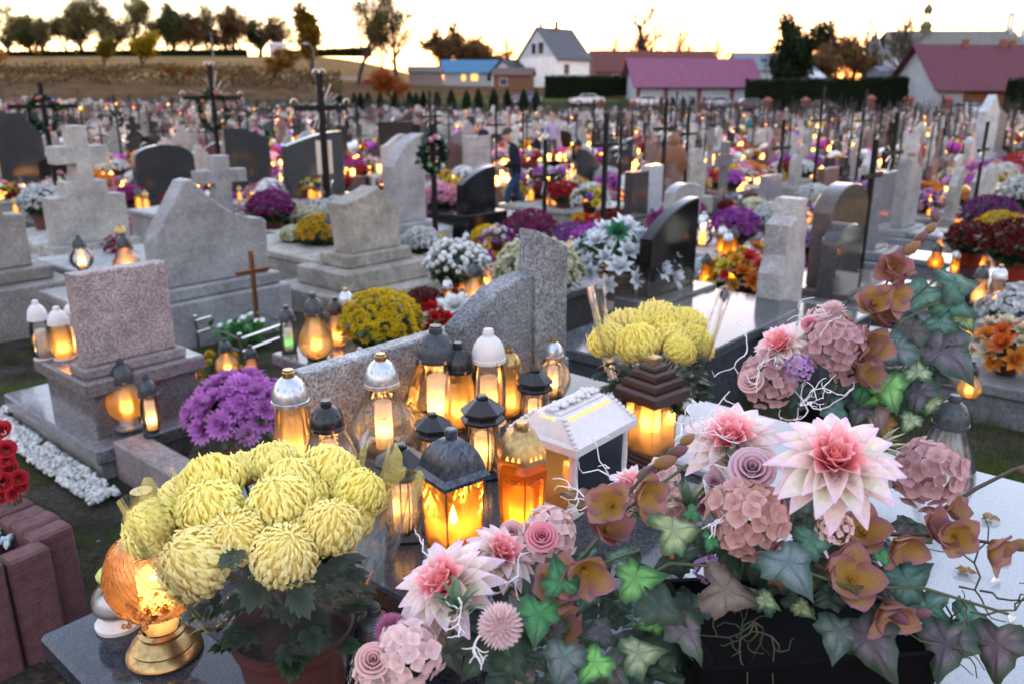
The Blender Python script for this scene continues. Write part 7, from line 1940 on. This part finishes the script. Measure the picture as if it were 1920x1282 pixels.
for j in range(-60, 80):
    flip = 1 if j % 2 else -1
    for i in range(-30, 110):
        a = 1.2 * i + .5 * (j % 3) + r.uniform(-.1, .1); b = 2.35 * j + .4 + r.uniform(-.12, .12); p = AB(a, b)
        if p.y < 5.6 or p.y > 92: continue
        x, y = proj((p.x, p.y, zg(p.x, p.y)))
        if x < -60 or x > 1990: continue
        if p.y > (84 if x > 1380 else 88): continue
        if abs(b - PB0) < .75 and a > PA[0] - 3: continue
        if any(f[0] < a + .45 and f[1] > a - .45 and f[2] < b + .4 and f[3] > b - .4 for f in FOOT): continue
        p = Vector((p.x, p.y, zg(p.x, p.y)))
        cand.append((p.y, p, flip))
cand.sort(key=lambda c: c[0])
FLC = [((.80, .82, .82), 'white'), ((.85, .55, .01), 'yellow'), ((.44, .08, .48), 'purple'), ((.22, .008, .01), 'dark red'), ((.42, .03, .26), 'magenta'), ((.8, .25, .01), 'orange'), ((.78, .74, .55), 'cream'), ((.78, .32, .44), 'pink'), ((.80, .82, .82), 'white'), ((.5, .012, .012), 'red')]
BQM = [bouquet_mb(30 + i, c, 22, 26, 1, 1, .26).mesh('flowers', 'petal', 180) for i, c in enumerate([[(.6, .25, .38), (.7, .66, .66)], [(.62, .3, .02), (.6, .5, .05), (.5, .03, .02)], [(.7, .7, .68), (.66, .6, .4)], [(.4, .1, .42), (.6, .4, .55)], [(.5, .02, .03), (.7, .66, .6)]])]
BQN = ['pink and white', 'orange and yellow', 'white and cream', 'violet', 'red and white']
def fl_proto(kind, capm, glassm):
    sp = SPEC[kind]; z0 = sp['glass'][0][1]
    g = MB(); g.lathe(sp['glass'], 14); c = MB(); c.lathe(DOME[2:] + NECK[1:], 12); f = MB(); f.lathe(sp['foot'], 10)
    w = MB(); w.lathe([(.001, z0), (.1, z0 + .01), (.1, z0 + .38), (.001, z0 + .4)], 10)
    return [('glass', g.mesh('glass', glassm, 180)), ('cap', c.mesh('cap', capm, 40)), ('foot', f.mesh('foot', 'plastic_black', 40)), ('candle', w.mesh('candle', 'wax', 60)), ('lit', w.mesh('candle', 'glow_wax', 60))]
FLP = [(fl_proto('jar', 'gunmetal', 'glass_honey'), 'dark-capped straight'), (fl_proto('pear', 'silver', 'glass_clear'), 'silver-capped pear-shaped'), (fl_proto('bell', 'plastic_black', 'glass_honey'), 'black-capped bell'), (fl_proto('cone', 'brass', 'glass_honey'), 'gold-capped tapering'), (fl_proto('round', 'plastic_white', 'glass_rose'), 'white-capped round')]
FFAR = flame_mesh('flame_far', .06, .2, 6)
crp = {}
for i, (H, bar, zb_) in enumerate([(1.9, .32, 1.45), (2.3, .38, 1.75), (1.6, .28, 1.2)]):
    a_ = MB(); a_.box(-.025, .025, -.02, .02, -.2, H); b_ = MB(); b_.box(-bar, bar, -.018, .018, zb_ - .022, zb_ + .022); c_ = MB()
    for k in range(8):
        an = k * math.pi / 4 + math.pi / 8; c_.tube([(0, 0, zb_), (bar * .7 * math.cos(an), 0, zb_ + bar * .7 * math.sin(an))], .005, 3)
    crp[i] = (a_.mesh('post', 'iron'), b_.mesh('crossbar', 'iron'), c_.mesh('rays', 'steel'))
NT = NL = NP = NC = NB = 0
stone = MB(); flow = MB(); lite = MB(); pole_ = MB()
for Y, p, flip in cand:
    k = r.random(); mat, col, cn = r.choice(STC); kd = r.choice(list(KN)); s = r.uniform(.85, 1.2)
    j = r.uniform(.8, 1.2); col = tuple(c * j for c in col)
    if hides(p, 1.25 * s, .45) or r.random() < .3: kd = None
    rz = ROT + (math.pi if flip < 0 else 0) + r.uniform(-.05, .05)
    M4 = Matrix.Translation(p) @ Matrix.Rotation(rz, 4, 'Z') @ Matrix.Scale(s, 4)
    low = hides(p, .4, .45, True)
    if low and Y < 11: continue
    if NT < 300 and (kd or not low):
        NT += 1
        t = thing('grave_monument' if kd else 'low_grave', ('%s %s headstone %s' % (cn, KN[kd], region(p))) if kd else '%s low grave %s' % (cn, region(p)), 'gravestone' if kd else 'grave', p, rz, 'graves of the crowded rows', s)
        if kd: put('headstone', TP[(kd, mat)], t, (0, 0, .3), color=col); put('plinth', BX[mat][0], t, color=col)
        put('slab', BX[mat][1], t, (0, .27, 0), color=col); put('grave_base', BX[mat][2], t, (0, .27, 0), color=col)
    elif kd:
        q = MB(); q.prism(prof(kd, .6, .8), 0, .14); stone.join(q, M4 @ Matrix.Translation((-.3, 0, .3)), col)
        q = MB(); q.box(-.42, .42, -.1, 1.7, -.3, .28); stone.join(q, M4, col)
    if r.random() < (.5 if proj(p)[0] > 1150 else .22) and not hides(p, 2.2, .06):
        cp = p + AV * r.uniform(-.55, -.45); cp.z = zg(cp.x, cp.y)
        if NC < 200:
            NC += 1; e = crp[r.randrange(3)]
            t = thing('iron_cross', 'thin cross by a %s grave %s' % (cn + (' ' + KN[kd] if kd else ' low'), region(cp)), 'cross', cp, ROT + r.uniform(-.1, .1), 'thin iron crosses of the crowded rows', r.uniform(.85, 1.15))
            put('post', e[0], t); put('crossbar', e[1], t)
            if Y < 30: put('rays', e[2], t)
        else:
            pole_.box(-.03, .03, -.02, .02, -.2, 2.0, mat=Matrix.Translation(cp), col=(.012, .012, .014)); pole_.box(-.3, .3, -.02, .02, 1.45, 1.5, mat=Matrix.Translation(cp) @ Matrix.Rotation(ROT, 4, 'Z'), col=(.012, .012, .014))
    zt = .282 * s
    for q in range(r.choice((2, 3, 4, 5, 6)) + (2 if Y < 30 else 0)):           # lanterns on the slab
        lp = M4 @ Vector((r.uniform(-.36, .36), r.uniform(.4, 1.7), 0)); lp.z = p.z + zt
        h = r.uniform(.2, .36); lit = r.random() < .8
        if hides(lp, h, .08, True): continue
        if NL < 150:
            NL += 1; pr, pn = r.choice(FLP)
            t = thing('grave_lantern', ('lit ' if lit else 'unlit ') + pn + ' lantern on a ' + cn + ' grave ' + region(lp), 'lantern', lp, 0, 'lanterns on the crowded graves', h)
            for nm, me in pr[:3]: put(nm, me, t)
            cd = put('candle', pr[4][1] if lit else pr[3][1], t)
            if lit: put('flame', FFAR, cd, (0, -.0, .3))
        else:
            c = Matrix.Translation(lp) @ Matrix.Scale(h * 1.1, 4)
            if lit: lite.lathe([(.001, .0), (.2, .04), (.22, .5), (.1, .62)], 6, mat=c)
            else: stone.lathe([(.001, .05), (.16, .08), (.17, .45), (.1, .6)], 6, mat=c, col=(.5, .5, .5))
            stone.lathe([(.17, .6), (.15, .8), (.05, .95), (.001, 1)], 6, mat=c, col=(.03, .03, .03))
    for q in range(r.choice((2, 2, 3, 3)) + 1):              # flowers
        lp = M4 @ Vector((r.uniform(-.34, .34), r.uniform(.4, 1.8), 0)); lp.z = p.z + zt
        Rm = r.uniform(.17, .30)
        if hides(lp, Rm * 1.8, .2, True): continue
        fc, fn = r.choice(FLC); kk = r.uniform(.75, 1.1)
        if r.random() < .62:
            if NP < 215:
                NP += 1
                mum_pot(fn + ' potted chrysanthemums on a ' + cn + ' grave ' + region(lp), lp + Vector((0, 0, Rm * .8)), Rm, 'far' if Y > 14 else 'mid', tuple(c * kk for c in fc), group='pots on the crowded graves', drop=Rm * .8)
            else: flow.ell(lp + Vector((0, 0, Rm * .8)), (Rm, Rm, Rm * .8), 7, 5, tuple(c * kk for c in fc)); flow.lathe([(Rm * .5, 0), (Rm * .6, Rm * .5)], 6, mat=Matrix.Translation(lp), col=(.08, .03, .02))
        else:
            if NB < 200:
                NB += 1; bi = r.randrange(5)
                t = thing('bouquet', BQN[bi] + ' bouquet on a ' + cn + ' grave ' + region(lp), 'flowers', lp, r.uniform(0, 6), 'bouquets on the crowded graves', Rm)
                put('flowers', BQM[bi], t, (0, 0, .5)); put('pot', POT, t, (0, 0, .5), (0, 0, 0), (.6, .6, .6), (.4, .4, .4))
            else:
                for w in range(5): flow.ell(lp + Vector((r.gauss(0, Rm * .5), r.gauss(0, Rm * .5), Rm + r.gauss(0, Rm * .4))), (Rm * .38,) * 3, 5, 4, tuple(c * kk for c in (fc if w % 2 else (.05, .1, .03))))
for i in range(170):
    px, py = (r.uniform(740, 1560), r.uniform(385, 560)) if i % 3 else (r.uniform(100, 760), r.uniform(330, 470))
    lp = GR(px, py)
    if any(f[0] + .2 < toab(lp)[0] < f[1] - .2 and f[2] + .15 < toab(lp)[1] < f[3] - .15 for f in FOOT): continue
    if i % 5 < 3:
        h = r.uniform(.22, .36)
        if hides(lp, h, .08, True): continue
        pr, pn = r.choice(FLP); lit = r.random() < .85
        t = thing('grave_lantern', ('lit ' if lit else 'unlit ') + pn + ' lantern on the ground ' + region(lp), 'lantern', lp, 0, 'lanterns on the ground between graves', h)
        for nm, me in pr[:3]: put(nm, me, t)
        cd = put('candle', pr[4][1] if lit else pr[3][1], t)
        if lit: put('flame', FFAR, cd, (0, 0, .3))
    else:
        Rm = r.uniform(.16, .26)
        if hides(lp, Rm * 1.8, .2, True): continue
        fc, fn = r.choice(FLC)
        mum_pot(fn + ' potted chrysanthemums on the ground ' + region(lp), lp + Vector((0, 0, Rm * .8)), Rm, 'mid', fc, group='pots on the ground between graves', drop=Rm * .8)
pmat('far_stone', (1, 1, 1), .55, attr=True, var=.2, vscale=4)
pmat('far_flowers', (1, 1, 1), .8, attr=True, var=.35, vscale=25, bump=1, bscale=40)
put('far_headstones', stone.mesh('far_headstones', 'far_stone', 0), label='mass of small headstones and caps in the farthest rows', cat='gravestones', kind='stuff')
put('far_flower_mass', flow.mesh('far_flowers', 'far_flowers', 60), label='mass of many-coloured flowers in the farthest rows', cat='flowers', kind='stuff')
put('far_candle_lights', lite.mesh('far_lights', 'flame_far', 60), label='countless candle lights in the farthest rows', cat='candles', kind='stuff')
put('far_crosses', pole_.mesh('far_crosses', 'far_stone', 0), label='mass of thin iron crosses in the farthest rows', cat='crosses', kind='stuff')
for o in COL.objects:
    for k_ in ('_w', '_h', '_z'):
        if k_ in o: del o[k_]
print('COUNTS graves', len(cand), NT, 'lanterns', NL, 'pots', NP, 'bouquets', NB, 'crosses', NC, 'tris far', len(stone.f), len(flow.f), len(lite.f), 'objects', len(COL.objects))
